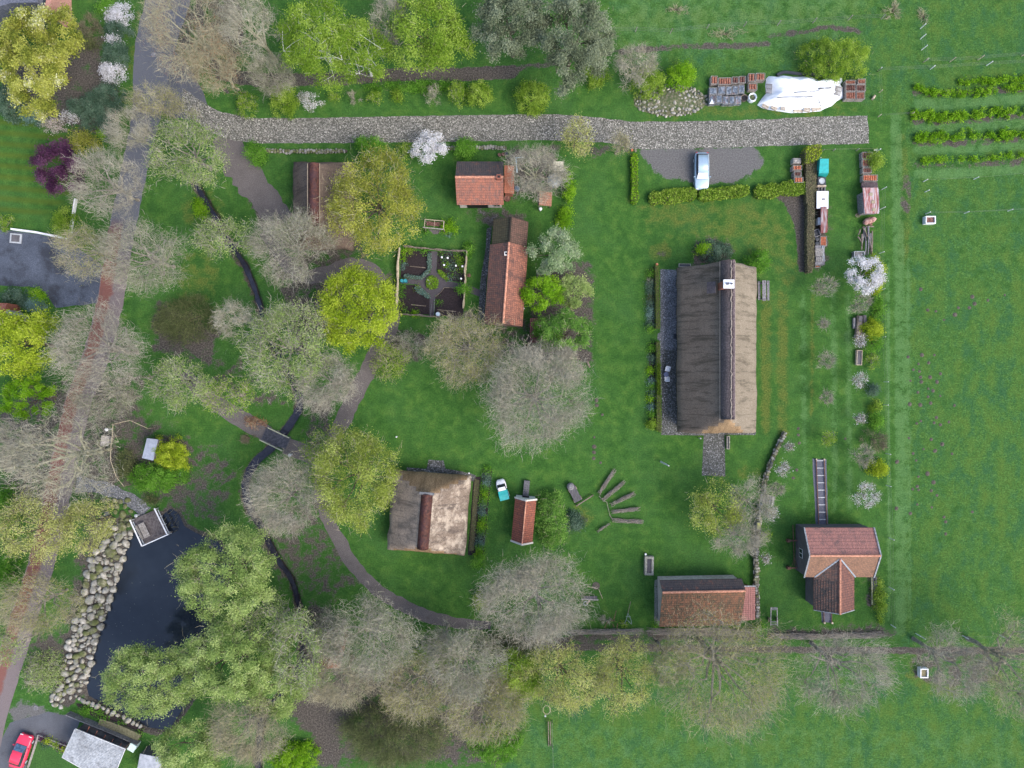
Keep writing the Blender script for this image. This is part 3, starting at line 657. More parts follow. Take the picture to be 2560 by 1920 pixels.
def ridgecap(parent, cx, cy, ang, y0, y1, off, zr, mat_, rad=.16, wide=None, lump=0, name='ridge', xo=0):
    mb = MB(); n_ = max(4, int(abs(y1 - y0) / .45)); prof = []
    wd = wide or rad
    for i in range(n_ + 1):
        y = y0 + (y1 - y0) * i / n_
        for k in range(7):
            t = math.pi * k / 6; x = math.cos(t) * wd + off + xo; z = zr + math.sin(t) * rad - (.0 if not wide else (abs(math.cos(t)) ** 1.3) * wd * .62)
            if lump: z += mnoise.noise(Vector((x * 2, y * 2.2, 4))) * lump
            X, Y = rot(cx, cy, ang, x, y); prof.append((X, Y, z))
    fs = [(i * 7 + k, i * 7 + k + 1, (i + 1) * 7 + k + 1, (i + 1) * 7 + k) for i in range(n_) for k in range(6)]
    fs += [tuple(range(7)), tuple(range(n_ * 7 + 6, n_ * 7 - 1, -1))]
    return mb.add(prof, fs).build(name, mat_, parent, smooth=bool(lump))
def walls(parent, cx, cy, ang, L_, Wd, ze, mat_, zr=None, off=0, inset=(.45, .3), gable=True):
    """wall shell with gable ends as one mesh"""
    hx = Wd / 2 - inset[0]; hy = L_ / 2 - inset[1]; hw = Wd / 2; mb = MB()
    def top(x): 
        if not gable or zr is None: return ze - .02
        return (zr - (zr - ze) * (off - x) / (hw + off) if x < off else zr - (zr - ze) * (x - off) / (hw - off)) - .16
    xs = [-hx, off, hx]; vs = []
    for y in (-hy, hy):
        for x in xs: 
            X, Y = rot(cx, cy, ang, x, y); vs += [(X, Y, -.05), (X, Y, top(x))]
    f = [(0, 2, 3, 1), (2, 4, 5, 3), (8, 6, 7, 9), (10, 8, 9, 11), (6, 0, 1, 7), (4, 10, 11, 5)]
    uv = []
    for q in f: uv.append([((vs[k][0] + vs[k][1]), vs[k][2]) for k in q])
    return mb.add(vs, f, 0, uv).build('wall', mat_, parent)
def opening(parent, cx, cy, ang, x, y, z, wd, ht, side, kind='door', mat_=None):
    """door or window standing 3 cm proud of a wall. side: 'S','N','E','W' in building axes"""
    rz = ang + {'S': 0, 'N': 0, 'E': math.pi / 2, 'W': math.pi / 2}[side]
    X, Y = rot(cx, cy, ang, x, y)
    o = MB().box((X, Y, z + ht / 2), (wd, .07, ht), rz).build(kind, mat_ or (T_['timber'] if kind == 'door' else T_['frame']), parent)
    if kind == 'window':
        mb = MB()
        for i in range(2):
            q = rot(X, Y, rz, (i - .5) * wd * .48, 0); mb.box((q[0], q[1], z + ht / 2), (wd * .4, .085, ht * .84), rz)
        mb.build('pane', T_['glass'], o)
    return o

# ---- 1. big thatched farmhouse
x0, x1, yS, yN = 20.1, 29.75, -5.85, 14.15
t = thing('thatched_farmhouse', 'long farmhouse with brown thatch, dark heather ridge and a white topped chimney', 'house', ((x0 + x1) / 2, (yS + yN) / 2))
cx, cy, Lh, Wh = (x0 + x1) / 2, (yS + yN) / 2, yN - yS, x1 - x0
walls(t, cx, cy, 0, Lh, Wh, 2.5, T_['brick'], 7.3, 0, (.7, .5), gable=False)
for yy_ in (-5, -1.5, 3, 7.2): opening(t, cx, cy, 0, -Wh / 2 + .69, yy_, .8, 1.2, 1.2, 'W', 'window')
opening(t, cx, cy, 0, -Wh / 2 + .69, 1.0, 0, 1.1, 2.1, 'W')
opening(t, cx, cy, 0, 0, -Lh / 2 + .49, 0, 2.6, 2.4, 'S')
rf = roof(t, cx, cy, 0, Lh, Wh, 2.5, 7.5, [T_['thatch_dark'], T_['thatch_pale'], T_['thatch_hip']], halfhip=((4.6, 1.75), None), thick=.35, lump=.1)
for yy_, s_ in ((Lh / 2 - .5, 1), (-Lh / 2 + .5, -1)):
    zt = 7.2 if s_ > 0 else 5.0; hwv = Wh / 2 - .7; zb = 2.48
    pts = [(-hwv, zb), (hwv, zb)] + ([(0, 6.6)] if s_ > 0 else [(hwv * .45, 4.7), (-hwv * .45, 4.7)])
    MB().add([(cx + a, cy + yy_ + d_ * .05, z) for d_ in (-1, 1) for a, z in pts], [tuple(range(len(pts))), tuple(range(2 * len(pts) - 1, len(pts) - 1, -1))] + [(i, i + len(pts), (i + 1) % len(pts) + len(pts), (i + 1) % len(pts)) for i in range(len(pts))]).build('gable', T_['plank'], t)
ridgecap(rf, cx, cy, 0, -Lh / 2 + 1.8, Lh / 2 + .05, 0, 7.5, T_['heather'], .3, .78, .08, xo=-.12, name='ridge')
ridgecap(rf, cx, cy, 0, -Lh / 2 + 1.8, Lh / 2 + .06, 0, 7.46, T_['heather_pale'], .3, .32, .08, xo=.36, name='ridge_turf')
mb = MB()
pts = [(cx + .06 + mnoise.noise(Vector((i * .7, 2, 0))) * .22, cy - Lh / 2 + 1.6 + i * .3, 7.84) for i in range(62)]
mb.tube(pts, [.05 + .05 * abs(mnoise.noise(Vector((i * .9, 0, 0)))) for i in range(62)], 5)
for a in (-.95, .78): mb.bar((cx + a, cy - Lh / 2 + 1.6, 7.62 - abs(a) * .8), (cx + a, cy + Lh / 2, 7.62 - abs(a) * .8), .06, .06)
mb.build('ridge_pegs', NM('pale_pegs', [(.3, (.25, .2, .16)), (.7, (.42, .36, .3))], 8, .3), rf)
chx, chy = Z('D', 945, 362, 9.0)
ch = MB().box((chx, chy, 7.1), (1.05, .8, 3.4)).build('chimney', T_['brickred'], rf)
MB().box((chx, chy, 8.92), (1.22, .98, .18)).build('chimney_cap', plain('white_render', (.8, .79, .8), .7), t)
for dx_, r_ in ((-.18, .15), (.26, .11)):
    MB().lathe((chx + dx_, chy + .02), [(r_, 9.0), (r_, 9.28), (r_ * .55, 9.28), (r_ * .5, 9.1)], 12).build('chimney_pot', bpy.data.materials.get('grey_pot') or plain('grey_pot', (.16, .17, .22)), t)
MB().box((chx - 1.35, chy - .1, 6.75), (1.1, 1.35, .07), 0, 0, (0, -R(44))).build('lead_flashing', NM('dark_lead', [(.3, (.07, .06, .065)), (.7, (.12, .1, .105))], 4, .3), rf)

# ---- 2. brown thatched cottage behind the olive tree
x0, y1 = Z('10', 320, 1400, 2.2); x1 = -19.3; y0 = 16.4
t = thing('thatched_cottage', 'brown thatched cottage with a rusty ridge, half hidden by the olive yellow tree', 'house', ((x0 + x1) / 2, (y0 + y1) / 2))
cx, cy, L_, W_ = (x0 + x1) / 2, (y0 + y1) / 2, y1 - y0, x1 - x0
walls(t, cx, cy, 0, L_, W_, 2.2, T_['brickred'], gable=False, inset=(.6, .5))
opening(t, cx, cy, 0, -W_ / 2 + .6, 0, 0, 1.1, 2, 'W'); opening(t, cx, cy, 0, 0, -L_ / 2 + .5, .8, 1.2, 1, 'S', 'window')
rf = roof(t, cx, cy, 0, L_, W_, 2.3, 6.9, [T_['thatch_brown'], T_['thatch_brown'], T_['thatch_brown']], hip=(1.9, 1.7), thick=.35, lump=.12)
ridgecap(rf, cx, cy, 0, -L_ / 2 + 1.9, L_ / 2 - 1.5, 0, 6.75, T_['rust'], .25, .66, .03)
mb = MB()
for s_ in (-1, 1): mb.bar((cx + s_ * .7, cy - L_ / 2 + 1.9, 6.45), (cx + s_ * .7, cy + L_ / 2 - 1.5, 6.45), .07, .07)
mb.build('ridge_edge', plain('sandy_mortar', (.3, .24, .17), .9), rf)

# ---- 3. tile roofed bakehouse with a brick annex
xa, ya = Z('10', 1735, 1395, 2.5); xb, yb = Z('11', 2140, 110, 2.5)
t = thing('tiled_farm_building', 'whitewashed building under an orange and blackened pantile roof, by the well yard', 'house', ((xa + xb) / 2, (ya + yb) / 2))
cx, cy = (xa + xb) / 2, (ya + yb) / 2; W_ = ya - yb; L_ = xb - xa; an = math.pi / 2   # local x = north-south reversed
# local X -> world Y, local Y -> world -X ; west slope(local -x) = south, east slope = north
walls(t, cx, cy, an, L_, W_, 2.5, T_['pinkwhite'], 4.9, -.0, (.25, .25))
hoff = (24.45 - cy)
rf = roof(t, cx, cy, an, L_, W_, 2.5, 4.9, [T_['orange'], T_['dark_slate'], T_['orange']], off=hoff, thick=.12, step=.6)
ridgecap(rf, cx, cy, an, -L_ / 2, L_ / 2, hoff, 4.92, T_['ridge_orange'], .14)
opening(t, cx, cy, 0, -.4, -W_ / 2 + .24, 0, 2.6, 2.1, 'S', 'door', T_['dark'])
opening(t, cx, cy, 0, 2.0, -W_ / 2 + .24, .9, .8, .9, 'S', 'window')
cxx, cyy = Z('G', 780, 625, 5.3); ch = MB().box((cxx, cyy, 4.7), (.55, .5, 1.3)).build('chimney', T_['brickred'], rf)
MB().box((cxx, cyy, 5.37), (.3, .26, .04)).build('flue', T_['dark'], rf)
xa, ya = Z('G', 865, 455, 2.3); xb, yb = Z('G', 1015, 880, 2.3)
an2 = MB().prism([(xa + .1, yb + .2), (xb - .15, yb + .2), (xb - .15, ya - .2), (xa + .1, ya - .2)], 0, 2.1).build('annex', T_['brickred'], t)
mb = MB(); mb.add([(xa, yb, 2.5), (xb, yb, 2.15), (xb, ya, 2.15), (xa, ya, 2.5), (xa, yb, 2.4), (xb, yb, 2.05), (xb, ya, 2.05), (xa, ya, 2.4)], [(0, 1, 2, 3), (7, 6, 5, 4), (0, 4, 5, 1), (1, 5, 6, 2), (2, 6, 7, 3), (3, 7, 4, 0)], 0,
       [[(0, 0), (0, 1.2), (4, 1.2), (4, 0)]] * 6); mb.build('annex_roof', tilemat('smooth_orange_tiles', (.4, .15, .09), (.33, .13, .08), (.2, .08, .05), (.25, .17, .11), st=.55, amt=.7, bump=.01), t)

# ---- 4. long tiled barn beside the allotment (two roofs on one house)
t = thing('long_tiled_barn', 'long narrow barn, mossy brown tiles at one end and red pantiles at the other', 'barn', (-.6, 14))
A = R(-4.2)
pc = Z('21', 0, 0)
cx, cy = W(1265.5, 714, 2.4); L_, W_ = 9.65, 4.65
walls(t, cx, cy, A, L_, W_, 2.4, T_['brick'], 4.7, 0, (.3, .1))
rf = roof(t, cx, cy, A, L_, W_, 2.4, 4.75, [T_['dark_orange'], T_['dark_orange'], T_['orange']], thick=.12, step=.6)
rf.data.materials[1] = tilemat('warm_red_pantiles', (.36, .15, .1), (.24, .11, .08), (.06, .035, .03), (.07, .05, .048), st=.48, amt=.8, es=.7)
ridgecap(rf, cx, cy, A, -L_ / 2, L_ / 2, 0, 4.78, T_['ridge_orange'], .13)
sx_, sy_ = Z('11', 2165, 535, 4.5)
sk = MB().box((sx_, sy_, 4.55), (.52, .42, .5)).build('rooflight', plain('white_curb', (.7, .68, .64)), rf); MB().box((sx_, sy_, 4.81), (.34, .26, .03)).build('pane', T_['dark'], sk)
cx2, cy2 = W(1275, 585, 2.6)
walls(t, cx2, cy2, A, 3.0, 4.0, 2.5, T_['brick'], 4.6, 0, (.3, .2))
r2 = roof(t, cx2, cy2, A, 3.3, 4.25, 2.55, 4.45, [T_['moss'], T_['brown'], T_['moss']], thick=.12, step=.5, name='mossy_roof')
ridgecap(r2, cx2, cy2, A, -1.65, 1.65, 0, 4.47, T_['moss'], .14)
opening(t, cx, cy, A, -W_ / 2 + .3, -1, 0, 1.2, 2, 'W'); opening(t, cx, cy, A, -W_ / 2 + .3, 2, .8, 1, .9, 'W', 'window'); opening(t, cx, cy, A, W_ / 2 - .3, 1, .8, 1, .9, 'E', 'window')

# ---- 5. small shed with dull red tiles under the conifers
xa, ya = Z('21', 155, 1090, 2.1); xb, yb = Z('21', 330, 1300, 2.1)
t = thing('tiled_shed', 'small shed with a dull red tile roof half covered by a leafy conifer', 'shed', ((xa + xb) / 2, (ya + yb) / 2))
walls(t, (xa + xb) / 2, (ya + yb) / 2, 0, ya - yb, xb - xa, 2, T_['plank'], 2.6, 0, (.2, .2))
roof(t, (xa + xb) / 2, (ya + yb) / 2, 0, ya - yb, xb - xa, 2.1, 2.75, [T_['shedgrid']] * 3, thick=.08, step=.5)

# ---- 6. square thatched barn
cn = [(980, 1172), (1180, 1191), (1161, 1390), (967, 1375)]; cw = [W(*p, 2.3) for p in cn]
cx = sum(p[0] for p in cw) / 4; cy = sum(p[1] for p in cw) / 4; A = R(-4.6)
t = thing('thatched_barn', 'square barn with pale patchy thatch and a rust brown ridge strip', 'barn', (cx, cy))
L_, W_ = 9.75, 9.55
walls(t, cx, cy, A, L_, W_, 2.2, T_['brickred'], gable=False, inset=(.65, .6))
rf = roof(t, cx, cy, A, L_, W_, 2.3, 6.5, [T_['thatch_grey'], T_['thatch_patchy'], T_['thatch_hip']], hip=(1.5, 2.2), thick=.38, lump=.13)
ridgecap(rf, cx, cy, A, -L_ / 2 + 1.3, L_ / 2 - 2.0, 0, 6.4, T_['rust'], .26, .68, .02)
q = rot(cx, cy, A, 0, L_ / 2 - 1.9); MB().box((q[0], q[1], 6.35), (1.7, .3, .1), A).build('ridge_stop', NM('bluish_mortar', [(.3, (.11, .115, .12)), (.7, (.19, .195, .2))], 4, .3), rf)
opening(t, cx, cy, A, -.5, L_ / 2 - .6, 0, 2.6, 2.1, 'N', 'door', T_['dark']); opening(t, cx, cy, A, W_ / 2 - .65, 1, .8, 1.1, .9, 'E', 'window'); opening(t, cx, cy, A, -W_ / 2 + .65, -2, .8, 1.1, .9, 'W', 'window')

# ---- 7. narrow red roofed bakehouse with a white gable
A = R(-5.4); cx, cy = W(1309.5, 1300, 1.9); L_, W_ = 5.15, 2.6
t = thing('bakehouse', 'narrow white gabled bakehouse with a steep red brick coloured roof', 'outbuilding', (cx, cy))
walls(t, cx, cy, A, L_, W_, 1.85, T_['white'], 3.3, 0, (.12, -.12))
rf = roof(t, cx, cy, A, L_, W_, 1.9, 3.5, [T_['brickroof']] * 3, thick=.1, step=.43)
ridgecap(rf, cx, cy, A, -L_ / 2, L_ / 2, 0, 3.5, T_['ridge_orange'], .08)
for e in (-1, 1):
    mb = MB()
    for s_ in (-1, 1):
        p = rot(cx, cy, A, s_ * (W_ / 2 + .05), e * (L_ / 2 + .08)); q = rot(cx, cy, A, 0, e * (L_ / 2 + .08)); mb.bar((*p, 1.9), (*q, 3.56), .2, .14)
    mb.build('verge', bpy.data.materials.get('cream_verge') or plain('cream_verge', (.55, .53, .48), .8), rf)
opening(t, cx, cy, A, 0, L_ / 2 + .12, 0, .85, 1.6, 'N', 'door', T_['dark'])
p = rot(cx, cy, A, 0, L_ / 2 + 1.1); MB().box((p[0], p[1], .25), (.72, 1.9, .5), A, 0, (R(0), 0)).build('ramp', NM('dark_stone', [(.3, (.08, .08, .09)), (.7, (.15, .15, .16))], 9, .3), t)

# ---- 8. low tiled shed at the south edge
xa, ya = Z('23', 1280, 28, 2.6); xb, yb = Z('23', 1972, 432, 1.9)
cx, cy = (xa + xb) / 2, (ya + yb) / 2; W_ = ya - yb; L_ = xb - xa
t = thing('tiled_cowshed', 'long low cowshed, dark tiles north of an orange ridge and mossy brown tiles south', 'shed', (cx, cy))
A = math.pi / 2 + R(1.1); ho = -24.75 - cy
walls(t, cx, cy, A, L_, W_, 1.9, T_['pinkwhite'], 4.0, ho, (.25, .25))
rf = roof(t, cx, cy, A, L_, W_, 1.9, 4.1, [T_['dark_orange'], T_['dark_slate'], T_['orange']], off=ho, thick=.12, step=.6, zmin2=2.7)
rf.data.materials[0] = tilemat('mossy_orange_pantiles', (.3, .14, .08), (.12, .09, .06), (.03, .025, .02), (.09, .085, .05), w=.22, h=.34, st=.5, amt=.6)
ridgecap(rf, cx, cy, A, -L_ / 2, L_ / 2, ho, 4.13, T_['ridge_orange'], .15)
xa, ya = Z('23', 1982, 92, 1.9); xb, yb = Z('23', 2103, 382, 1.8)
t2 = thing('lean_to', 'lean-to with pinkish striped tiles between the cowshed and the stone wall', 'shed', ((xa + xb) / 2, (ya + yb) / 2))
MB().prism([(xa + .05, yb + .2), (xb - .3, yb + .2), (xb - .3, ya - .3), (xa + .05, ya - .3)], 0, 1.6).build('wall', T_['brickred'], t2)
MB().add([(xa, yb, 2.0), (xb, yb, 1.7), (xb, ya, 1.7), (xa, ya, 2.0), (xa, yb, 1.9), (xb, yb, 1.6), (xb, ya, 1.6), (xa, ya, 1.9)], [(0, 1, 2, 3), (7, 6, 5, 4), (0, 4, 5, 1), (1, 5, 6, 2), (2, 6, 7, 3), (3, 7, 4, 0)], 0,
         [[(0, 0), (1.7, 0), (1.7, 4), (0, 4)]] * 6).build('roof', tilemat('striped_pink_tiles', (.42, .2, .17), (.34, .16, .14), (.12, .05, .045), (.2, .1, .09), w=.22, h=.24, st=.62, amt=.5), t2)
MB().box(((xa + xb) / 2, ya + .06, 1.92), (xb - xa, .16, .1)).build('verge', T_['verge'], t2)

# ---- 9. T shaped tiled mill building
xa, xb = W(2011, 1319, 3.0)[0], W(2184, 1319, 3.0)[0]; ya, yb = W(2011, 1319, 3.0)[1], W(2011, 1443, 3.0)[1]
cx, cy = (xa + xb) / 2, (ya + yb) / 2; W_ = ya - yb; L_ = xb - xa
t = thing('tiled_mill_building', 'T shaped plank building with pinkish red tiles and a darker tiled wing', 'barn', (cx, cy))
A = math.pi / 2
walls(t, cx, cy, A, L_, W_, 3.0, T_['plank'], 4.5, 0, (.15, .12))
rf = roof(t, cx, cy, A, L_, W_, 3.0, 4.6, [T_['plain_brown'], T_['pink'], T_['pink']], thick=.12, step=.6)
ridgecap(rf, cx, cy, A, -L_ / 2, L_ / 2, 0, 4.62, T_['ridge_orange'], .14)
for e in (-1, 1):
    mb = MB()
    for s_ in (-1, 1): mb.bar((cx + e * (L_ / 2 + .04), cy + s_ * (W_ / 2 + .03), 3.03), (cx + e * (L_ / 2 + .04), cy, 4.66), .16, .12)
    mb.build('verge', T_['verge'], rf)
opening(t, cx, cy, A, -.4, L_ / 2 - .12, 1.2, 1.1, 1.0, 'N', 'window')
wx = 38.75; wl, wr = Z('33', 392, 100, 2.7)[0], Z('33', 744, 100, 2.7)[0]; ws = Z('33', 392, 290, 2.7)[1]
wcx = (wl + wr) / 2; wn = cy + 0.2
walls(t, wcx, (ws + yb) / 2 + .3, 0, yb - ws + .4, wr - wl, 2.7, T_['plank'], 4.2, 0, (.15, .2))
# wing roof: two slopes running into the main south slope
mb = MB(); hwg = (wr - wl) / 2; zr_, ze_ = 4.35, 2.75
def mz(y): return 3.0 + (y - yb) / (cy - yb) * 1.6      # main slope height
yv_r = yb + (zr_ - 3.0) / 1.6 * (cy - yb) ; yv_e = yb + (max(ze_, 3.0) - 3.0) / 1.6 * (cy - yb)
for s_, mi in ((-1, 0), (1, 1)):
    xe = wcx + s_ * hwg; sl_ = math.hypot(hwg, zr_ - ze_)
    top = [(xe, ws, ze_), (wcx, ws, zr_), (wcx, yv_r, zr_ + .02), (xe, yv_e - .02, ze_ + .02)]
    uv = [(0, sl_), (0, 0), (yv_r - ws, 0), (yv_e - ws, sl_)]
    o_ = [0, 1, 2, 3] if s_ < 0 else [3, 2, 1, 0]
    mb.add([top[k] for k in o_], [(0, 1, 2, 3)], mi, [[uv[k] for k in o_]])
    mb.add([(p[0], p[1], p[2] - .12) for p in top], [(0, 1, 2, 3)], mi)
    mb.add([top[0], top[1], (top[1][0], top[1][1], top[1][2] - .12), (top[0][0], top[0][1], top[0][2] - .12)], [(0, 1, 2, 3)], mi)
    mb.add([top[0], top[3], (top[3][0], top[3][1], top[3][2] - .12), (top[0][0], top[0][1], top[0][2] - .12)], [(0, 1, 2, 3)], mi)
wf = mb.build('wing_roof', [T_['plain_grey'], tilemat('fine_brown_tiles', (.26, .12, .09), (.15, .08, .07), (.05, .03, .03), (.1, .06, .06), w=.3, h=.14, st=.5, amt=.6, bump=.02)], t)
MB().tube([(wcx, ws - .05, zr_ + .03), (wcx, yv_r, zr_ + .03)], .13, 8).build('wing_ridge', T_['ridge_orange'], wf)
mb = MB()
for s_ in (-1, 1): mb.bar((wcx, yv_r + .05, zr_ + .07), (wcx + s_ * hwg, yb + .02, 3.07), .16, .04)
mb.build('valley_gutter', NM('lead_valley', [(.3, (.22, .25, .29)), (.7, (.34, .38, .42))], 5, .3), wf)
mb = MB()
for s_ in (-1, 1): mb.bar((wcx, ws - .03, zr_ + .02), (wcx + s_ * hwg, ws - .03, ze_ + .02), .08, .12)
mb.build('wing_verge', T_['verge'], wf)
mb = MB()
for k in range(9):
    x_ = wcx - hwg + (k + .6) * hwg / 9.6; z_ = ze_ + (x_ - wcx + hwg) / hwg * (zr_ - ze_)
    mb.bar((x_, ws + .02, z_ + .03), (x_, yb - .3, z_ + .03), .05, .05)
mb.build('roof_battens', plain('dark_batten', (.03, .03, .032), .9), wf)

# ---- 10. white corrugated carport bottom left and its clutter
cp = ZP('F', [(985, 225), (1645, 490), (1450, 960), (815, 600)], 2.7)
t = thing('carport', 'carport with a pale corrugated roof at the bottom left corner', 'carport', cp[0])
def corr_sheet(parent, P, z0, z1, mat_, name='roof', waves=26, amp=.035, thick=.03):
    """corrugated sheet over quad P (a->b width, a->d length)"""
    a, b, c_, d = [Vector((*p, 0)) for p in P]; mb = MB(); n_ = waves * 4
    for k in range(2):
        vs = []; 
        for i in range(n_ + 1):
            u = i / n_
            for j in range(2):
                p = (a.lerp(b, j)).lerp(d.lerp(c_, j), u); z = z0 + (z1 - z0) * j + math.sin(u * waves * 2 * math.pi) * amp - k * thick
                vs.append((p.x, p.y, z))
        mb.add(vs, [(2 * i, 2 * i + 1, 2 * i + 3, 2 * i + 2) for i in range(n_)])
    return mb.build(name, mat_, parent)
M['corr_white'] = NM('chalky_corrugated_sheet', [(.3, (.3, .32, .34)), (.6, (.44, .46, .48)), (.9, (.6, .62, .64))], 1.2, .5, .4, (3, 3, 1), extra=((.12, .12, .12), .7, .55, .6))
corr_sheet(t, cp, 2.7, 2.6, M['corr_white'], waves=24)
mb = MB()
for i in range(4):
    a_, b_ = Vector((*cp[i], 2.62)), Vector((*cp[(i + 1) % 4], 2.62)); mb.bar(a_, b_, .08, .12)
mb.build('fascia', plain('white_fascia', (.6, .6, .6)), t)
for i in range(4):
    q = Vector((*cp[i], 0)).lerp(Vector((sum(p[0] for p in cp) / 4, sum(p[1] for p in cp) / 4, 0)), .06); MB().cyl(q, .06, 0, 2.6).build('post', T_['timber'], t)
qd = ZP('F', [(1110, 150), (1330, 250), (1500, 330), (1720, 430), (1640, 520), (1280, 350), (1020, 240)], 1.0)
t = thing('slate_lean_to', 'row of dark slate and rust brown roofs beside the pale carport', 'shed', qd[0])
MB().prism(qd, 0, 1.9).build('roof', NM('patched_slate', [(.3, (.055, .055, .06)), (.55, (.09, .09, .1)), (.9, (.15, .07, .05))], 1.2, .5, .8), t)
mb = MB()
for i in range(5):
    p = Z('F', 1180 + i * 105, 190 + i * 55, 1.9); q = Z('F', 1130 + i * 105, 290 + i * 52, 1.9); mb.bar((*p, 1.93), (*q, 1.93), .08, .05)
mb.build('batten', T_['brickred'], t)
px, py = Z('F', 1740, 470, 1.2)
tag(MB().box((px, py, .6), (.72, .75, 1.2), R(-30)).box((px, py, 1.23), (.85, .9, .08), R(-30)).build('storage_box', plain('mint_white', (.6, .75, .72))), 'mint white storage box beside the corner of the pale carport', 'box')
qd = ZP('F', [(1850, 545), (2140, 600), (2100, 860), (1790, 860)], 2.0)
t = thing('flat_roofed_shed', 'grey flat roofed shed under the pale green tree at the bottom edge', 'shed', qd[0])
MB().prism(qd, 2.0, 2.1).build('roof', NM('grey_felt', [(.3, (.28, .3, .33)), (.7, (.4, .42, .46))], 2, .3), t); MB().prism(qd, 0, 1.98).build('wall', T_['plank'], t)

# ---- 11. roofs in the top left and left edge
t = thing('slate_roofed_house', 'house corner with grey slate and pink brick at the top left corner', 'house', Z('00', 100, 0, 4))
MB().prism(ZP('00', [(-300, -300), (330, -300), (325, 20), (100, 25), (-300, 130)], 5), 0, 5).build('roof', NM('bluish_slate', [(.3, (.09, .1, .13)), (.7, (.17, .18, .22))], 6, .4), t)
MB().prism(ZP('00', [(320, -200), (438, -200), (440, 30), (405, 110), (320, 40)], 4), 0, 4).build('gable', NM('pink_brick', [(.3, (.4, .2, .16)), (.7, (.55, .3, .25))], 8, .3), t)
MB().box((*Z('00', 375, 10, 4.05), 4.03), (.5, 1.0, .06), R(-15)).build('window', T_['glass'], t)
t = thing('brick_garden_shed', 'small red and grey roofed shed at the left edge below the dark yard', 'shed', Z('01', 0, 1010))
MB().prism(ZP('01', [(-200, 955), (62, 960), (40, 1015), (20, 1090), (-200, 1080)], 2.5), 0, 2.5).build('roof', T_['brickred'], t)
MB().prism(ZP('01', [(45, 1010), (155, 1060), (120, 1110), (22, 1100)], 2.2), 0, 2.2).build('annex_roof', plain('grey_sheet', (.35, .36, .4)), t)
# ---- 13/14
qd = ZP('I', [(625, 172), (760, 190), (700, 445), (565, 415)], 2.4)
t = thing('metal_roofed_hut', 'small hut with a blue-grey sheet roof half under a bright yellow bush', 'shed', qd[0])
MB().prism(qd, 2.4, 2.48).build('roof', plain('blue_grey_sheet', (.27, .3, .37), .5), t)
MB().prism([((p[0] * .94 + q2[0] * .06), (p[1] * .94 + q2[1] * .06)) for p, q2 in zip(qd, qd[2:] + qd[:2])], 0, 2.39).build('wall', T_['plank'], t)
a_, b_ = Z('13', 600, 500, 3), Z('13', 720, 790, 3)
t = thing('red_roofed_hut', 'small red roofed hut hidden beneath bare twigs near the ditch', 'shed', ((a_[0] + b_[0]) / 2, (a_[1] + b_[1]) / 2))
walls(t, (a_[0] + b_[0]) / 2, (a_[1] + b_[1]) / 2, R(-14), 4.0, 2.4, 2.4, T_['brickred'], 3.2)
roof(t, (a_[0] + b_[0]) / 2, (a_[1] + b_[1]) / 2, R(-14), 4.2, 2.6, 2.4, 3.4, [T_['brickroof']] * 3, thick=.1)
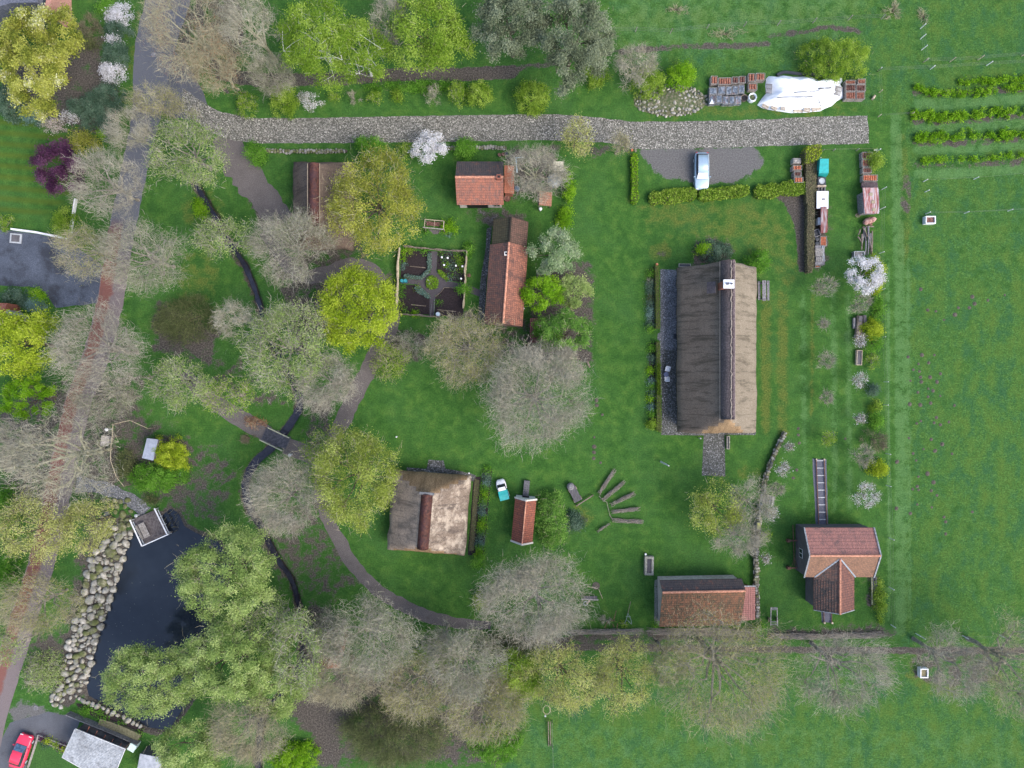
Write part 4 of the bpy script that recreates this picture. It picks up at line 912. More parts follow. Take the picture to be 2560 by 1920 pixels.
# ================= vegetation =================
def grad(a, b, c): return [a, b, c]
LM = {
 'bare': leafmat('bare_twigs', [(.175, .165, .122), (.325, .305, .235), (.49, .47, .38)], .05),
 'barebuff': leafmat('buff_twigs', [(.19, .175, .11), (.34, .31, .20), (.50, .46, .32)], .1),
 'baredark': leafmat('dark_twigs', [(.06, .05, .04), (.12, .095, .075), (.2, .16, .12)], .05),
 'barebrown': leafmat('brown_green_twigs', [(.10, .09, .055), (.17, .155, .1), (.25, .23, .15)], .05),
 'redleaf': leafmat('copper_buds', [(.22, .09, .05), (.36, .18, .10), (.45, .27, .16)], .2),
 'lime': leafmat('lime_leaves', [(.08, .165, .015), (.19, .31, .035), (.36, .48, .09)]),
 'yellowlime': leafmat('yellow_lime_leaves', [(.12, .19, .012), (.28, .38, .025), (.48, .56, .07)]),
 'olive': leafmat('olive_yellow_leaves', [(.12, .145, .03), (.30, .32, .05), (.50, .505, .11)]),
 'olivelime': leafmat('olive_lime_leaves', [(.11, .16, .03), (.27, .335, .06), (.46, .53, .15)]),
 'yellow': leafmat('yellow_buds', [(.21, .23, .07), (.39, .42, .12), (.56, .58, .22)]),
 'palegreen': leafmat('pale_green_leaves', [(.11, .18, .045), (.25, .35, .10), (.44, .53, .20)]),
 'sage': leafmat('sage_leaves', [(.12, .16, .075), (.22, .27, .13), (.36, .40, .22)]),
 'green': leafmat('green_leaves', [(.05, .15, .018), (.11, .27, .03), (.20, .40, .06)]),
 'bright': leafmat('bright_green_leaves', [(.08, .21, .010), (.17, .35, .018), (.29, .48, .04)]),
 'pine': leafmat('grey_green_needles', [(.065, .085, .05), (.14, .17, .10), (.26, .3, .2)], .1),
 'dark': leafmat('dark_glossy_leaves', [(.03, .065, .04), (.075, .13, .085), (.15, .22, .155)], .1),
 'thicket': leafmat('thicket_twigs', [(.05, .065, .025), (.10, .125, .05), (.19, .20, .095)], .1),
 'purple': leafmat('purple_leaves', [(.04, .016, .04), (.085, .033, .07), (.15, .07, .125)], .15),
 'magnolia': leafmat('yellow_olive_leaves_painted_glints', [(.08, .11, .02), (.16, .19, .03), (.27, .30, .05), (.36, .38, .08), (.44, .45, .12), (.6, .6, .4)], .2),  # palest stop paints the leaf glints into the colour; the shader has no gloss
 'white': leafmat('white_blossom', [(.5, .5, .52), (.72, .71, .74), (.85, .84, .86)], .3),
 'pinkwhite': leafmat('pinkish_blossom', [(.45, .36, .34), (.62, .52, .5), (.75, .66, .64)], .3),
 'silver': leafmat('silvery_conifer_foliage', [(.10, .17, .07), (.21, .30, .14), (.36, .44, .26)], .15),
 'climber': leafmat('climber_leaves', [(.06, .16, .03), (.13, .28, .05), (.24, .42, .09)], .3),
 'blue': leafmat('blue_green_leaves', [(.06, .12, .1), (.13, .22, .18), (.22, .33, .28)], .15),
}
BARK = {'grey': NM('grey_bark', [(.3, (.17, .155, .13)), (.7, (.32, .29, .24))], 4, .4), 'pale': NM('pale_mossy_bark', [(.3, (.24, .23, .14)), (.7, (.40, .39, .28))], 4, .4),
        'white': NM('white_birch_bark', [(.3, (.5, .5, .47)), (.7, (.72, .71, .68))], 4, .3), 'brown': NM('brown_bark', [(.3, (.07, .055, .04)), (.7, (.14, .11, .085))], 4, .4)}
# kind: twig colour, twigs/m2, twig length, twig width, leaf colour, leaves/m2, leaf size, bark, cluster sigma, upward bias of twigs
KIND = {
 'bare':      ('bare', 115, .85, .024, 'bare', 60, .075, 'grey', .55, .25),
 'baregreen': ('bare', 85, .85, .024, 'sage', 70, .1, 'grey', .6, .25),
 'barebuff':  ('barebuff', 95, .85, .024, 'barebuff', 80, .08, 'grey', .6, .3),
 'bareolive': ('barebuff', 80, .85, .024, 'olive', 60, .1, 'grey', .6, .3),
 'limbs':     ('bare', 85, .85, .024, 'barebuff', 30, .07, 'pale', .6, .2),
 'reddish':   ('barebuff', 80, .85, .024, 'redleaf', 30, .1, 'pale', .6, .2),
 'sparse':    ('bare', 20, 1.0, .034, 'palegreen', 75, .17, 'grey', .5, .2),
 'sparselime': ('barebuff', 18, 1.0, .034, 'lime', 60, .17, 'grey', .5, .2),
 'dense_lime': ('barebuff', 4, .8, .03, 'yellowlime', 190, .21, 'brown', .5, .3),
 'lime':      ('barebuff', 5, .8, .03, 'lime', 170, .20, 'brown', .5, .3),
 'olive':     ('barebuff', 14, .8, .03, 'olive', 135, .18, 'brown', .5, .3),
 'olivelime': ('barebuff', 12, .8, .03, 'olivelime', 140, .18, 'brown', .5, .3),
 'yellow':    ('barebuff', 16, .9, .03, 'yellow', 95, .17, 'brown', .5, .3),
 'yellowden': ('barebuff', 8, .9, .03, 'yellow', 150, .2, 'brown', .5, .3),
 'willow':    ('barebuff', 5, .9, .03, 'palegreen', 185, .19, 'brown', .42, .1),
 'birch':     ('bare', 4, .8, .03, 'lime', 165, .19, 'white', .5, -.3),
 'pine':      ('barebrown', 5, .6, .03, 'pine', 240, .2, 'brown', .42, .4),
 'green':     ('barebuff', 4, .5, .025, 'green', 210, .17, 'brown', .3, .3),
 'bright':    ('barebuff', 4, .5, .025, 'bright', 220, .17, 'brown', .28, .5),
 'limebush':  ('barebuff', 4, .5, .025, 'lime', 220, .16, 'brown', .28, .5),
 'yellowbush': ('barebuff', 2, .5, .025, 'yellowlime', 260, .17, 'brown', .25, .5),
 'dark':      ('baredark', 4, .4, .025, 'dark', 260, .16, 'brown', .28, .3),
 'blue':      ('baredark', 4, .4, .025, 'blue', 240, .14, 'brown', .28, .3),
 'thicket':   ('thicket', 60, .7, .035, 'thicket', 90, .14, 'brown', .45, .3),
 'brownbush': ('barebrown', 90, .55, .03, 'barebrown', 40, .1, 'brown', .3, .5),
 'purple':    ('baredark', 3, .5, .025, 'purple', 260, .19, 'brown', .35, .3),
 'magnolia':  ('barebrown', 3, .5, .025, 'magnolia', 210, .24, 'brown', .4, .3),
 'blossom':   ('bare', 20, .6, .03, 'white', 170, .17, 'grey', .28, .3),
 'pinkbloss': ('bare', 60, .5, .03, 'pinkwhite', 80, .13, 'grey', .25, .3),
 'sapling':   ('bare', 70, .5, .03, 'sage', 30, .12, 'grey', .25, .4),
 'sapwhite':  ('bare', 40, .45, .03, 'white', 70, .13, 'grey', .22, .4),
 'saplime':   ('bare', 20, .4, .03, 'lime', 130, .15, 'grey', .22, .4),
 'silver':    ('bare', 12, .6, .035, 'silver', 200, .2, 'brown', .35, .1),
 'conifer':   ('barebuff', 4, .6, .03, 'bright', 230, .2, 'brown', .33, .1),
 'conifer2':  ('barebuff', 8, .6, .03, 'palegreen', 200, .2, 'brown', .33, .1),
 'climber':   ('barebuff', 8, .7, .03, 'climber', 190, .19, 'brown', .35, -.1),
}
DENS = 1.0
def unit(n, r): 
    v = r.normal(size=(n, 3)); return v / np.linalg.norm(v, axis=1, keepdims=True)
def quads_from(P, A, B):
    """quads centred on P with half axes A, B -> verts (n*4,3)"""
    return np.stack([P - A - B, P + A - B, P + A + B, P - A + B], 1).reshape(-1, 3)
def ribbons(P0, P1, P2, wdt, r):
    """two-segment ribbons, returns verts (n*6) and quads"""
    d = P2 - P0; d /= np.linalg.norm(d, axis=1, keepdims=True) + 1e-6
    s = np.cross(d, unit(len(P0), r) * .5 + np.array([0, 0, 1.])); s /= np.linalg.norm(s, axis=1, keepdims=True) + 1e-6
    w0 = (s * wdt[:, None] / 2); V = np.stack([P0 - w0, P0 + w0, P1 - w0 * .8, P1 + w0 * .8, P2 - w0 * .3, P2 + w0 * .3], 1).reshape(-1, 3)
    b = np.arange(len(P0))[:, None] * 6
    F_ = np.concatenate([b + np.array([0, 1, 3, 2]), b + np.array([2, 3, 5, 4])])
    return V, F_
TREES = []
def foliage(r, C3, rad, kind, area, ctr, top=None, dens=1.0):
    """twigs and leaves around cluster centres. returns V,F,attr,midx,mats"""
    tw, td, tl, tww, lf, ld, ls, bk, sg, up = KIND[kind]; mats = [LM[tw]] + ([LM[lf]] if lf else [])
    Vs, Fs, As, Ms = [], [], [], []; nv = 0; K = len(C3)
    tone = r.uniform(0, 1, K)
    nt_ = int(area * td * dens)
    if nt_ > 3:
        k = r.integers(0, K, nt_); o = C3[k]; out = o - ctr; out /= np.linalg.norm(out, axis=1, keepdims=True) + 1e-6
        d = out * .7 + unit(nt_, r) * .8 + np.array([0, 0, up]); d /= np.linalg.norm(d, axis=1, keepdims=True)
        L = tl * r.uniform(.5, 1.25, nt_); P0 = o + r.normal(size=(nt_, 3)) * rad * .12 * np.array([1, 1, .7]) - d * L[:, None] * .35
        mid = P0 + d * L[:, None] * .5 + r.normal(size=(nt_, 3)) * .06 * L[:, None]; P2 = P0 + d * L[:, None] + unit(nt_, r) * .18 * L[:, None]
        V, F_ = ribbons(P0, mid, P2, tww * r.uniform(.6, 1.3, nt_), r)
        Vs.append(V); Fs.append(F_ + nv); nv += len(V); As.append(np.repeat(np.clip(tone[k] * .5 + r.uniform(0, .5, nt_), 0, 1), 6)); Ms.append(np.zeros(len(F_), int))
    nl = int(area * ld * 1.75 * dens)
    if lf and nl > 3:
        k = r.integers(0, K, nl); P = C3[k] + r.normal(size=(nl, 3)) * sg * (.82 if rad > 1.5 else .95) * np.array([1, 1, .75])
        nrm = unit(nl, r) + np.array([0, 0, .9]) + (P - ctr) / (np.linalg.norm(P - ctr, axis=1, keepdims=True) + 1e-6) * .5
        nrm /= np.linalg.norm(nrm, axis=1, keepdims=True); a = np.cross(nrm, unit(nl, r)); a /= np.linalg.norm(a, axis=1, keepdims=True) + 1e-6; b = np.cross(nrm, a)
        s = ls * .74 * r.uniform(.5, 1.35, nl)[:, None]
        # diamond leaf
        V = np.stack([P - a * s * .62, P - b * s * .33, P + a * s * .62, P + b * s * .33], 1).reshape(-1, 3); F_ = np.arange(nl * 4).reshape(-1, 4)
        Vs.append(V); Fs.append(F_ + nv); nv += len(V); As.append(np.repeat(np.clip(tone[k] * .72 + r.uniform(-.08, .36, nl), 0, 1), 4)); Ms.append(np.ones(len(F_), int))
    return np.concatenate(Vs), np.concatenate(Fs), np.concatenate(As), np.concatenate(Ms), mats
def crown_outline(r, th):
    ph = r.uniform(0, 6.28, 6); am = r.uniform(.03, .10, 6) / np.array([.9, 1, 1.1, 1.3, 1.6, 2])
    return 1 + sum(am[i] * np.sin((i + 2) * th + ph[i]) for i in range(6))
def tree(k, x, y, rx, ry, h, kind, label, cat='tree', name='tree', group=None, limbs=None, flat=.42, dens=1.0, base=.22, parts=True):
    """one tree from the survey: k,x,y = plan position of the crown, rx,ry = crown radii in the same units, h = height"""
    s = (1.15732 if k == 'd' else 1 / (3.456 if len(k) == 2 else ZR[k][2])) / PPM
    seed = int(abs(x * 31 + y * 17 + rx)) + 5; r = np.random.default_rng(seed)
    zc = h * .62; X, Y = Z(k, x, y, zc); rx_, ry_ = rx * s * (1 - zc / H), ry * s * (1 - zc / H); rz_ = min(h * (1 - base) / 2, max(rx_, ry_) * 1.15)
    zc = h - rz_
    root = thing(name, label, cat, (X, Y, 0), 0, group)
    rm = (rx_ + ry_) / 2; area = math.pi * rx_ * ry_; fol = KIND[kind]
    K = int(np.clip(area * (1.35 if fol[5] > 100 else 1.7), 46, 300))
    th = r.uniform(0, 2 * math.pi, K); u = r.uniform(0, 1, K) ** .5; o = crown_outline(r, th)
    el = r.uniform(-.35, 1, K) ** 1.0; q = np.sqrt(np.clip(1 - (np.clip(el, -1, .95)) ** 2, .05, 1)); shell = r.uniform(.72, 1.0, K)
    tight = .93 - .5 * fol[8] / max(rm, .6) * .5
    Cx = np.cos(th) * np.where(r.random(K) < .6, u, q * shell) * o * rx_ * tight; Cy = np.sin(th) * np.where(r.random(K) < .6, u, q * shell) * o * ry_ * tight
    rr = np.clip(np.hypot(Cx / rx_, Cy / ry_), 0, 1); Cz = zc + rz_ * np.sqrt(np.clip(1 - rr ** 2, 0, 1)) * r.uniform(.35, 1, K) - rz_ * .25 * r.random(K) * rr
    C3 = np.stack([Cx, Cy, Cz], 1); ctr = np.array([0, 0, zc - rz_ * .75])
    V, F_, A_, Mi, mats = foliage(r, C3, rm, kind, area, ctr, dens=dens)
    # trunk, limbs and branches
    tb = MB(); tr_ = max(.05, h * .016 + rm * .012); zb = h * base + .2; nl = limbs or int(np.clip(rm * 1.3 + 3, 4, 9))
    tb.tube([(0, 0, -.1), (r.normal() * .1, r.normal() * .1, zb * .6), (0, 0, zb), (r.normal() * .1 * rm, r.normal() * .1 * rm, zc)], [tr_ * 1.25, tr_, tr_ * .85, tr_ * .45], 7)
    nodes = [Vector((0, 0, zb)), Vector((0, 0, (zb + zc) / 2)), Vector((0, 0, zc))]; nr = [tr_ * .8, tr_ * .6, tr_ * .4]
    for i in range(nl):
        t = 2 * math.pi * (i + r.uniform(-.3, .3)) / nl; e = r.uniform(.5, .82); z0 = zb + (zc - zb) * r.uniform(0, .8)
        tip = Vector((math.cos(t) * rx_ * e, math.sin(t) * ry_ * e, zc + rz_ * r.uniform(-.1, .55))); st = Vector((0, 0, z0)); pts = [st]
        for j in range(1, 5):
            f = j / 4; p = st.lerp(tip, f); p.z = st.z + (tip.z - st.z) * (f ** .8); p += Vector((r.normal(), r.normal(), r.normal())) * rm * .035; pts.append(p)
        rad = [tr_ * v for v in (.6, .46, .34, .22, .1)]; tb.tube(pts, rad, 5); nodes += pts[1:]; nr += rad[1:]
    NP = np.array([tuple(p) for p in nodes])
    nb = min(K, 190 if fol[5] < 100 else 60)
    for kk in r.permutation(K)[:nb]:
        p = C3[kk]; dd = np.linalg.norm(NP - p, axis=1) + (NP[:, 2] > p[2]) * .8; j = int(dd.argmin()); a = Vector(NP[j]); b = Vector(p); m_ = a.lerp(b, .5) + Vector((r.normal(), r.normal(), r.normal() + .4)) * (b - a).length * .08
        rr_ = max(.022, min(nr[j] * .55, .08)); tb.tube([a, m_, b], [rr_, rr_ * .7, .014], 4, cap=False)
        if fol[5] < 100:
            for _ in range(3):
                e_ = b + (b - m_) * r.uniform(.1, .45) + Vector((r.normal(), r.normal(), r.normal() * .6)) * .28; tb.tube([m_.lerp(b, r.uniform(.2, .9)), e_], [.018, .008], 3, cap=False)
    if parts:
        tb.build('trunk', BARK[fol[7]], root, local=True)
        np_mesh('crown', V, F_, mats, root, A_, Mi if len(mats) > 1 else None)
    else:
        np_mesh('crown', V, F_, mats, root, A_, Mi if len(mats) > 1 else None)
    return root
def bush(k, x, y, rx, ry, h, kind, label, cat='bush', name='bush', group=None, dens=1.0):
    """low shrub: stems and foliage down to the ground"""
    s = (1.15732 if k == 'd' else 1 / (3.456 if len(k) == 2 else ZR[k][2])) / PPM
    r = np.random.default_rng(int(abs(x * 13 + y * 7 + rx * 3)) + 11)
    zc = h * .55; X, Y = Z(k, x, y, zc); rx_, ry_ = rx * s * (1 - zc / H), ry * s * (1 - zc / H); area = math.pi * rx_ * ry_; fol = KIND[kind]
    root = thing(name, label, cat, (X, Y, 0), 0, group); K = int(np.clip(area * 5, 9, 260))
    th = r.uniform(0, 2 * math.pi, K); u = r.uniform(0, 1, K) ** .5; o = crown_outline(r, th); tight = max(.55, .95 - fol[8] * .5 / max(.4, (rx_ + ry_) / 2))
    Cx = np.cos(th) * u * o * rx_ * tight; Cy = np.sin(th) * u * o * ry_ * tight; rr = np.clip(u, 0, 1)
    Cz = h * np.sqrt(np.clip(1 - rr ** 2, .04, 1)) * r.uniform(.45, .92, K); C3 = np.stack([Cx, Cy, Cz], 1)
    V, F_, A_, Mi, mats = foliage(r, C3, (rx_ + ry_) / 2, kind, area, np.array([0, 0, 0]), dens=dens * 1.15); V[:, 2] = np.maximum(V[:, 2], .02)
    st = MB()
    for i in range(7):
        j = r.integers(0, K); st.tube([(r.normal() * .06, r.normal() * .06, 0), tuple(C3[j] * [.5, .5, .6]), tuple(C3[j])], [.04, .025, .01], 4)
    st.build('stem', BARK[fol[7]], root, local=True); np_mesh('foliage', V, F_, mats, root, A_, Mi if len(mats) > 1 else None)
    return root
T = tree; B = bush
# --- top left garden and lane side
T('d', 85, 128, 97, 122, 9, 'magnolia', 'large yellow-olive tree with white glints in the top left garden')
T('d', 132, 363, 60, 60, 5, 'purple', 'round purple leaved tree on the mown lawn left of the lane')
T('d', 418, 70, 108, 105, 12, 'reddish', 'bare coppery tipped tree with a pale leaning trunk over the top end of the lane', dens=.7)
T('d', 545, 62, 62, 78, 13, 'limbs', 'bare tree with pale limbs left of the lime green birch at the top edge')
T('d', 345, 228, 68, 40, 8, 'bareolive', 'yellowish bare tree where the lane meets the cobbled road')
T('d', 412, 335, 92, 80, 9, 'sparse', 'pale green sparse tree between the lane and the start of the gravel path')
T('d', 292, 292, 58, 50, 9, 'limbs', 'small bare tree with pale limbs over the lane just below the road junction')
T('d', 238, 402, 80, 78, 10, 'bare', 'bare beige tree over the lane right of the purple tree', dens=.6)
T('d', 195, 545, 72, 62, 10, 'bareolive', 'bare yellowish tree over the end of the dark yard', dens=.7)
T('d', 315, 555, 105, 80, 11, 'baregreen', 'broad greenish bare tree spreading east of the lane above the red patch', dens=.75)
T('d', 488, 517, 72, 42, 7, 'sparse', 'light green tree crossing the upper ditch')
T('d', 630, 530, 86, 86, 9, 'baregreen', 'round bare tree at the south-west corner of the brown thatched cottage')
T('d', 48, 742, 88, 78, 9, 'dense_lime', 'bright yellow tree at the left edge beside the lane')
T('d', 68, 860, 66, 50, 7, 'bright', 'bright green round tree below the yellow tree at the left edge')
T('d', 222, 755, 112, 88, 12, 'bare', 'large bare grey-beige tree over the lane south of the dark yard', dens=.6)
T('d', 225, 855, 88, 55, 9, 'baregreen', 'thin greenish tree over the lane below the large bare tree', dens=.6)
B('d', 400, 690, 80, 50, 2.0, 'thicket', 'dark bramble thicket between the lane and the ditch', 'thicket', 'thicket')
T('d', 395, 825, 72, 55, 8, 'sparse', 'pale yellow-green tree over the west end of the footbridge path')
T('d', 500, 855, 62, 42, 7, 'sparselime', 'thin lime tinged tree just above the footbridge path')
T('d', 622, 752, 105, 108, 10, 'sparse', 'big pale green tree over the ditch west of the lime coloured maple')
T('d', 512, 690, 46, 42, 8, 'limbs', 'small pale limbed bare tree on the west flank of the big pale green tree')
T('d', 712, 828, 72, 64, 8, 'bare', 'bare grey tree beside the gravel path below the lime coloured maple')
T('d', 778, 671, 93, 92, 9, 'dense_lime', 'round lime yellow tree left of the allotment', name='maple_tree')
T('d', 811, 441, 110, 115, 10, 'olive', 'olive yellow tree overlapping the brown thatched cottage')
T('d', 1010, 752, 88, 86, 9, 'bareolive', 'olive tinged sparse tree south of the allotment')
T('d', 1157, 860, 114, 116, 11, 'bare', 'great round bare tree in the middle of the lawn')
T('d', 1185, 772, 62, 40, 6, 'bare', 'small bare tree tucked between the great bare tree and the long tiled barn')
T('d', 772, 1028, 106, 112, 10, 'olivelime', 'yellow-green tree over the path west of the square thatched barn')
T('d', 708, 975, 55, 45, 7, 'sparselime', 'thin lime tree over the fork of the gravel path')
T('d', 620, 1070, 86, 82, 8, 'bare', 'bare brown round tree in the bend of the ditch below the footbridge')
B('d', 842, 778, 42, 48, 3.0, 'sparselime', 'straggly green shrub on the lawn beside the gravel path', 'shrub', 'shrub')
B('d', 880, 742, 50, 30, 2.5, 'sapling', 'leafless straggly shrub south of the allotment fence', 'shrub', 'shrub')
T('d', 143, 985, 142, 98, 14, 'limbs', 'huge bare tree with pale mossy limbs spreading over the lane', limbs=13, dens=.5)
T('d', 40, 960, 60, 60, 11, 'bare', 'bare grey tree at the left edge beside the huge pale limbed tree')
T('d', 85, 1140, 100, 72, 9, 'yellow', 'yellow budded tree over the lane above the pond')
T('d', 195, 1130, 60, 62, 7, 'yellow', 'smaller yellow budded tree by the stone path to the deck')
T('d', 88, 1300, 98, 72, 8, 'bareolive', 'yellow-beige thin tree over the lane beside the boulders', dens=.8)
B('d', 8, 1110, 26, 75, 3, 'green', 'green hedge bush at the left edge beside the lane, the upper one', 'bush')
B('d', 8, 1245, 24, 66, 3, 'green', 'green hedge bush at the left edge beside the lane, the lower one', 'bush')
B('d', 365, 980, 44, 41, 3.4, 'yellowbush', 'bright yellow round bush by the grey roofed hut')
B('d', 325, 1032, 56, 36, 2.8, 'green', 'spreading green shrub below the bright yellow bush', 'shrub', 'shrub')
B('d', 372, 1025, 35, 26, 2.2, 'green', 'darker green shrub right under the bright yellow bush', 'shrub', 'shrub')
B('d', 88, 1455, 50, 48, 1.8, 'sparse', 'pale grassy shrub between the lane and the boulders', 'shrub', 'shrub')
B('I', 340, 500, 140, 220, 1.6, 'thicket', 'dark leafless thicket inside the rail enclosure', 'thicket', 'thicket')
B('I', 640, 930, 120, 60, 1.2, 'thicket', 'mossy dark shrub above the pond deck', 'shrub', 'shrub')
T('d', 496, 1240, 114, 112, 11, 'willow', 'large pale green tree over the upper right bank of the pond')
T('d', 330, 1465, 104, 92, 10, 'willow', 'pale green tree leaning over the lower end of the pond')
T('d', 500, 1420, 118, 92, 11, 'willow', 'pale green tree east of the pond between its two larger neighbours')
T('d', 420, 1610, 92, 62, 9, 'willow', 'pale green tree at the bottom edge right of the carport')
T('d', 595, 1345, 62, 72, 8, 'sparse', 'sparse sage green tree on the ditch bank')
T('d', 540, 1565, 92, 78, 10, 'barebuff', 'bare buff tree at the bottom left over the ditch')
T('d', 660, 1400, 62, 98, 11, 'sparse', 'grey-green tree with pale limbs right of the lower ditch')
B('d', 630, 1640, 60, 40, 2, 'bright', 'bright green undergrowth patch at the bottom edge by the ditch', 'undergrowth', 'undergrowth')
T('d', 800, 1370, 108, 92, 11, 'baregreen', 'greenish bare tree over the end of the curved gravel path')
T('d', 738, 1465, 82, 52, 10, 'barebuff', 'buff bare tree with orange tinge below the small red roofed hut')
T('d', 905, 1475, 92, 72, 9, 'bareolive', 'yellowish bare tree in the southern belt left of the grey one')
T('d', 1005, 1425, 92, 82, 10, 'baregreen', 'grey bare tree in the southern belt below the round lawn')
T('d', 1045, 1530, 98, 66, 9, 'bareolive', 'buff bare tree in the southern belt above the lime bramble')
T('d', 1158, 1290, 114, 106, 10, 'bare', 'dense grey bare tree south of the narrow bakehouse')
T('d', 1212, 1452, 98, 84, 9, 'yellow', 'yellow budded tree in the southern belt')
T('d', 1122, 1450, 60, 62, 7, 'lime', 'lime green tree beside the yellow budded one in the southern belt')
T('d', 1345, 1452, 66, 88, 9, 'yellow', 'narrow yellow budded tree right of the wide yellow one in the southern belt')
T('d', 1556, 1442, 140, 146, 14, 'bareolive', 'huge buff bare tree with radiating limbs in front of the cowshed', limbs=15, dens=.7)
T('d', 1812, 1440, 110, 92, 12, 'bare', 'wide bare tree on the southern path below the T shaped building', dens=.5)
T('d', 2045, 1425, 82, 82, 11, 'bare', 'bare tree over the southern path right of the orchard', dens=.42)
T('d', 2180, 1430, 88, 112, 12, 'barebuff', 'bare tree at the right edge of the southern path', dens=.5)
B('d', 850, 1600, 118, 78, 5.0, 'thicket', 'broad dark brown thicket at the bottom edge', 'thicket', 'thicket')
B('d', 1068, 1610, 66, 48, 2.2, 'green', 'low green bramble patch right of the broad dark thicket', 'bramble', 'bramble')
B('d', 940, 1415, 50, 26, 2.5, 'bright', 'bright green bush below the end of the curved gravel path', 'bush')
B('d', 1040, 1300, 18, 22, 2, 'limebush', 'small lime bush on the west side of the dense grey bare tree')
B('d', 1100, 1400, 90, 25, 1.8, 'thicket', 'dark thicket under the dense grey bare tree', 'thicket', 'thicket')
T('d', 475, 150, 70, 62, 9, 'reddish', 'bare coppery tree beside the lane junction, below the larger one')
T('d', 25, 1395, 40, 40, 7, 'sparse', 'pale thin tree at the left edge by the lower lane')
T('d', 720, 1375, 56, 50, 9, 'baregreen', 'thin greenish tree between the ditch and the curved path end')
T('d', 960, 1380, 56, 44, 8, 'baregreen', 'thin green tinged tree just below the gravel path end')
T('d', 1085, 1490, 70, 50, 8, 'bareolive', 'olive tinged bare tree in the southern belt left of the lime one')
T('d', 1440, 1420, 60, 52, 8, 'bareolive', 'thin olive tree left of the huge radiating buff one')
T('d', 600, 1480, 70, 66, 9, 'willow', 'pale green tree leaning over the lower ditch')
# --- trees along the top
T('d', 690, 85, 92, 95, 11, 'birch', 'lime green birch with white limbs at the top edge, the wider one', name='birch_tree')
T('d', 782, 118, 62, 70, 9, 'birch', 'lime green drooping birch beside the dark earth path, the smaller one', name='birch_tree')
T('d', 590, 168, 60, 45, 6, 'baregreen', 'thin grey-green tree at the left end of the dark earth path')
T('d', 842, 50, 42, 60, 8, 'baregreen', 'thin bare tree squeezed between the birch and the lime tree')
T('d', 925, 80, 90, 94, 10, 'lime', 'dense lime green tree at the top edge left of the pines')
T('d', 1108, 62, 84, 92, 11, 'pine', 'grey-green pine beside the dense lime tree', name='pine_tree')
T('d', 1235, 88, 94, 102, 12, 'pine', 'larger grey-green pine at the top edge above the cobbled road', name='pine_tree')
B('d', 1287, 152, 32, 32, 3, 'limebush', 'lime bush at the foot of the larger pine')
T('d', 1372, 145, 48, 48, 6, 'limbs', 'bare fan shaped tree beside the rock heap')
B('d', 1402, 168, 44, 38, 4, 'limebush', 'lime green round bush touching the rock heap')
B('d', 1473, 157, 33, 33, 3.5, 'bright', 'mid green round bush above the rock heap')
B('d', 1812, 118, 82, 50, 5, 'limebush', 'big lime green willow bush above the white tarpaulin heap')
for x, y, rx, ry, h, kd, lb in ((528, 222, 26, 32, 3, 'saplime', 'lime shrub at the left end of the row beside the cobbled road'), (610, 213, 32, 44, 4, 'limebush', 'tall lime shrub second in the row beside the cobbled road'), (665, 216, 30, 22, 2, 'sapwhite', 'white speckled low shrub in the row beside the cobbled road'),
    (718, 208, 13, 14, 1.5, 'saplime', 'tiny lime shrub right of the white speckled one'), (762, 208, 15, 14, 1.6, 'sapling', 'tiny grey shrub between two tiny lime ones'), (805, 208, 20, 15, 1.8, 'saplime', 'low lime shrub in the middle of the row by the cobbled road'), (857, 208, 13, 15, 1.5, 'limebush', 'small bright lime shrub below the dense lime tree'),
    (935, 200, 22, 22, 2.5, 'sapling', 'leafless shrub left of two drooping lime ones'), (985, 197, 24, 28, 3, 'saplime', 'drooping lime shrub, the left one of a pair'), (1035, 200, 30, 32, 3.2, 'limebush', 'drooping lime shrub, the right one of a pair'), (1148, 204, 46, 38, 4, 'limebush', 'wide lime shrub below the larger pine'),
    (548, 328, 24, 24, 2.5, 'green', 'green shrub at the top of the gravel path'), (795, 312, 36, 26, 3, 'green', 'feathery green shrub above the olive yellow tree'), (872, 322, 22, 18, 2, 'saplime', 'thin olive shrub left of the white blossom tree'), (1003, 320, 27, 27, 2.6, 'green', 'light green shrub right of the white blossom tree')):
    B('d', x, y, rx, ry, h, kd, lb, 'shrub', 'shrub')
B('d', 900, 186, 130, 12, .7, 'green', 'low green ground shrubs along the dark earth path', 'undergrowth', 'undergrowth')
T('d', 929, 321, 39, 38, 3.5, 'blossom', 'white blossom tree beside the cobbled road above the lawn', name='blossom_tree', base=.15)
T('d', 1155, 377, 66, 68, 7, 'limbs', 'bare tree over the well yard beside the orange tiled building', limbs=11)
T('d', 1245, 300, 36, 40, 5, 'yellow', 'pollarded yellow tree with a long bare trunk beside the cobbled road', name='pollard_tree', base=.5)
T('d', 1336, 316, 22, 28, 4.5, 'bareolive', 'small thin pollard at the edge of the cobbled road by the car park', name='pollard_tree', base=.5)
# --- conifers and climbers by the long barn
T('d', 1196, 546, 54, 54, 6, 'silver', 'silvery green weeping conifer beside the long tiled barn', name='conifer', base=.05)
T('d', 1172, 634, 46, 42, 5, 'conifer', 'bright green conifer touching the long tiled barn', name='conifer', base=.05)
T('d', 1240, 630, 38, 38, 4.5, 'conifer2', 'olive green thin conifer right of the bright one', name='conifer', base=.05)
T('d', 1222, 724, 60, 56, 5.5, 'climber', 'light green conifer over the small red tiled shed', name='conifer', base=.05, dens=1.3)
T('d', 1180, 718, 30, 38, 4, 'green', 'mid green conifer between the shed roof and the light green conifer', name='conifer', base=.05)
B('d', 1228, 405, 13, 46, 1.5, 'bright', 'bright climbing shrub along the fence east of the well yard', 'shrub', 'shrub')
B('d', 1222, 470, 18, 30, 1.5, 'bright', 'bright leafy shrub at the south end of the well yard fence', 'shrub', 'shrub')
B('d', 1193, 1127, 36, 72, 3, 'climber', 'tall green tangled shrub right of the narrow bakehouse', 'shrub', 'shrub')
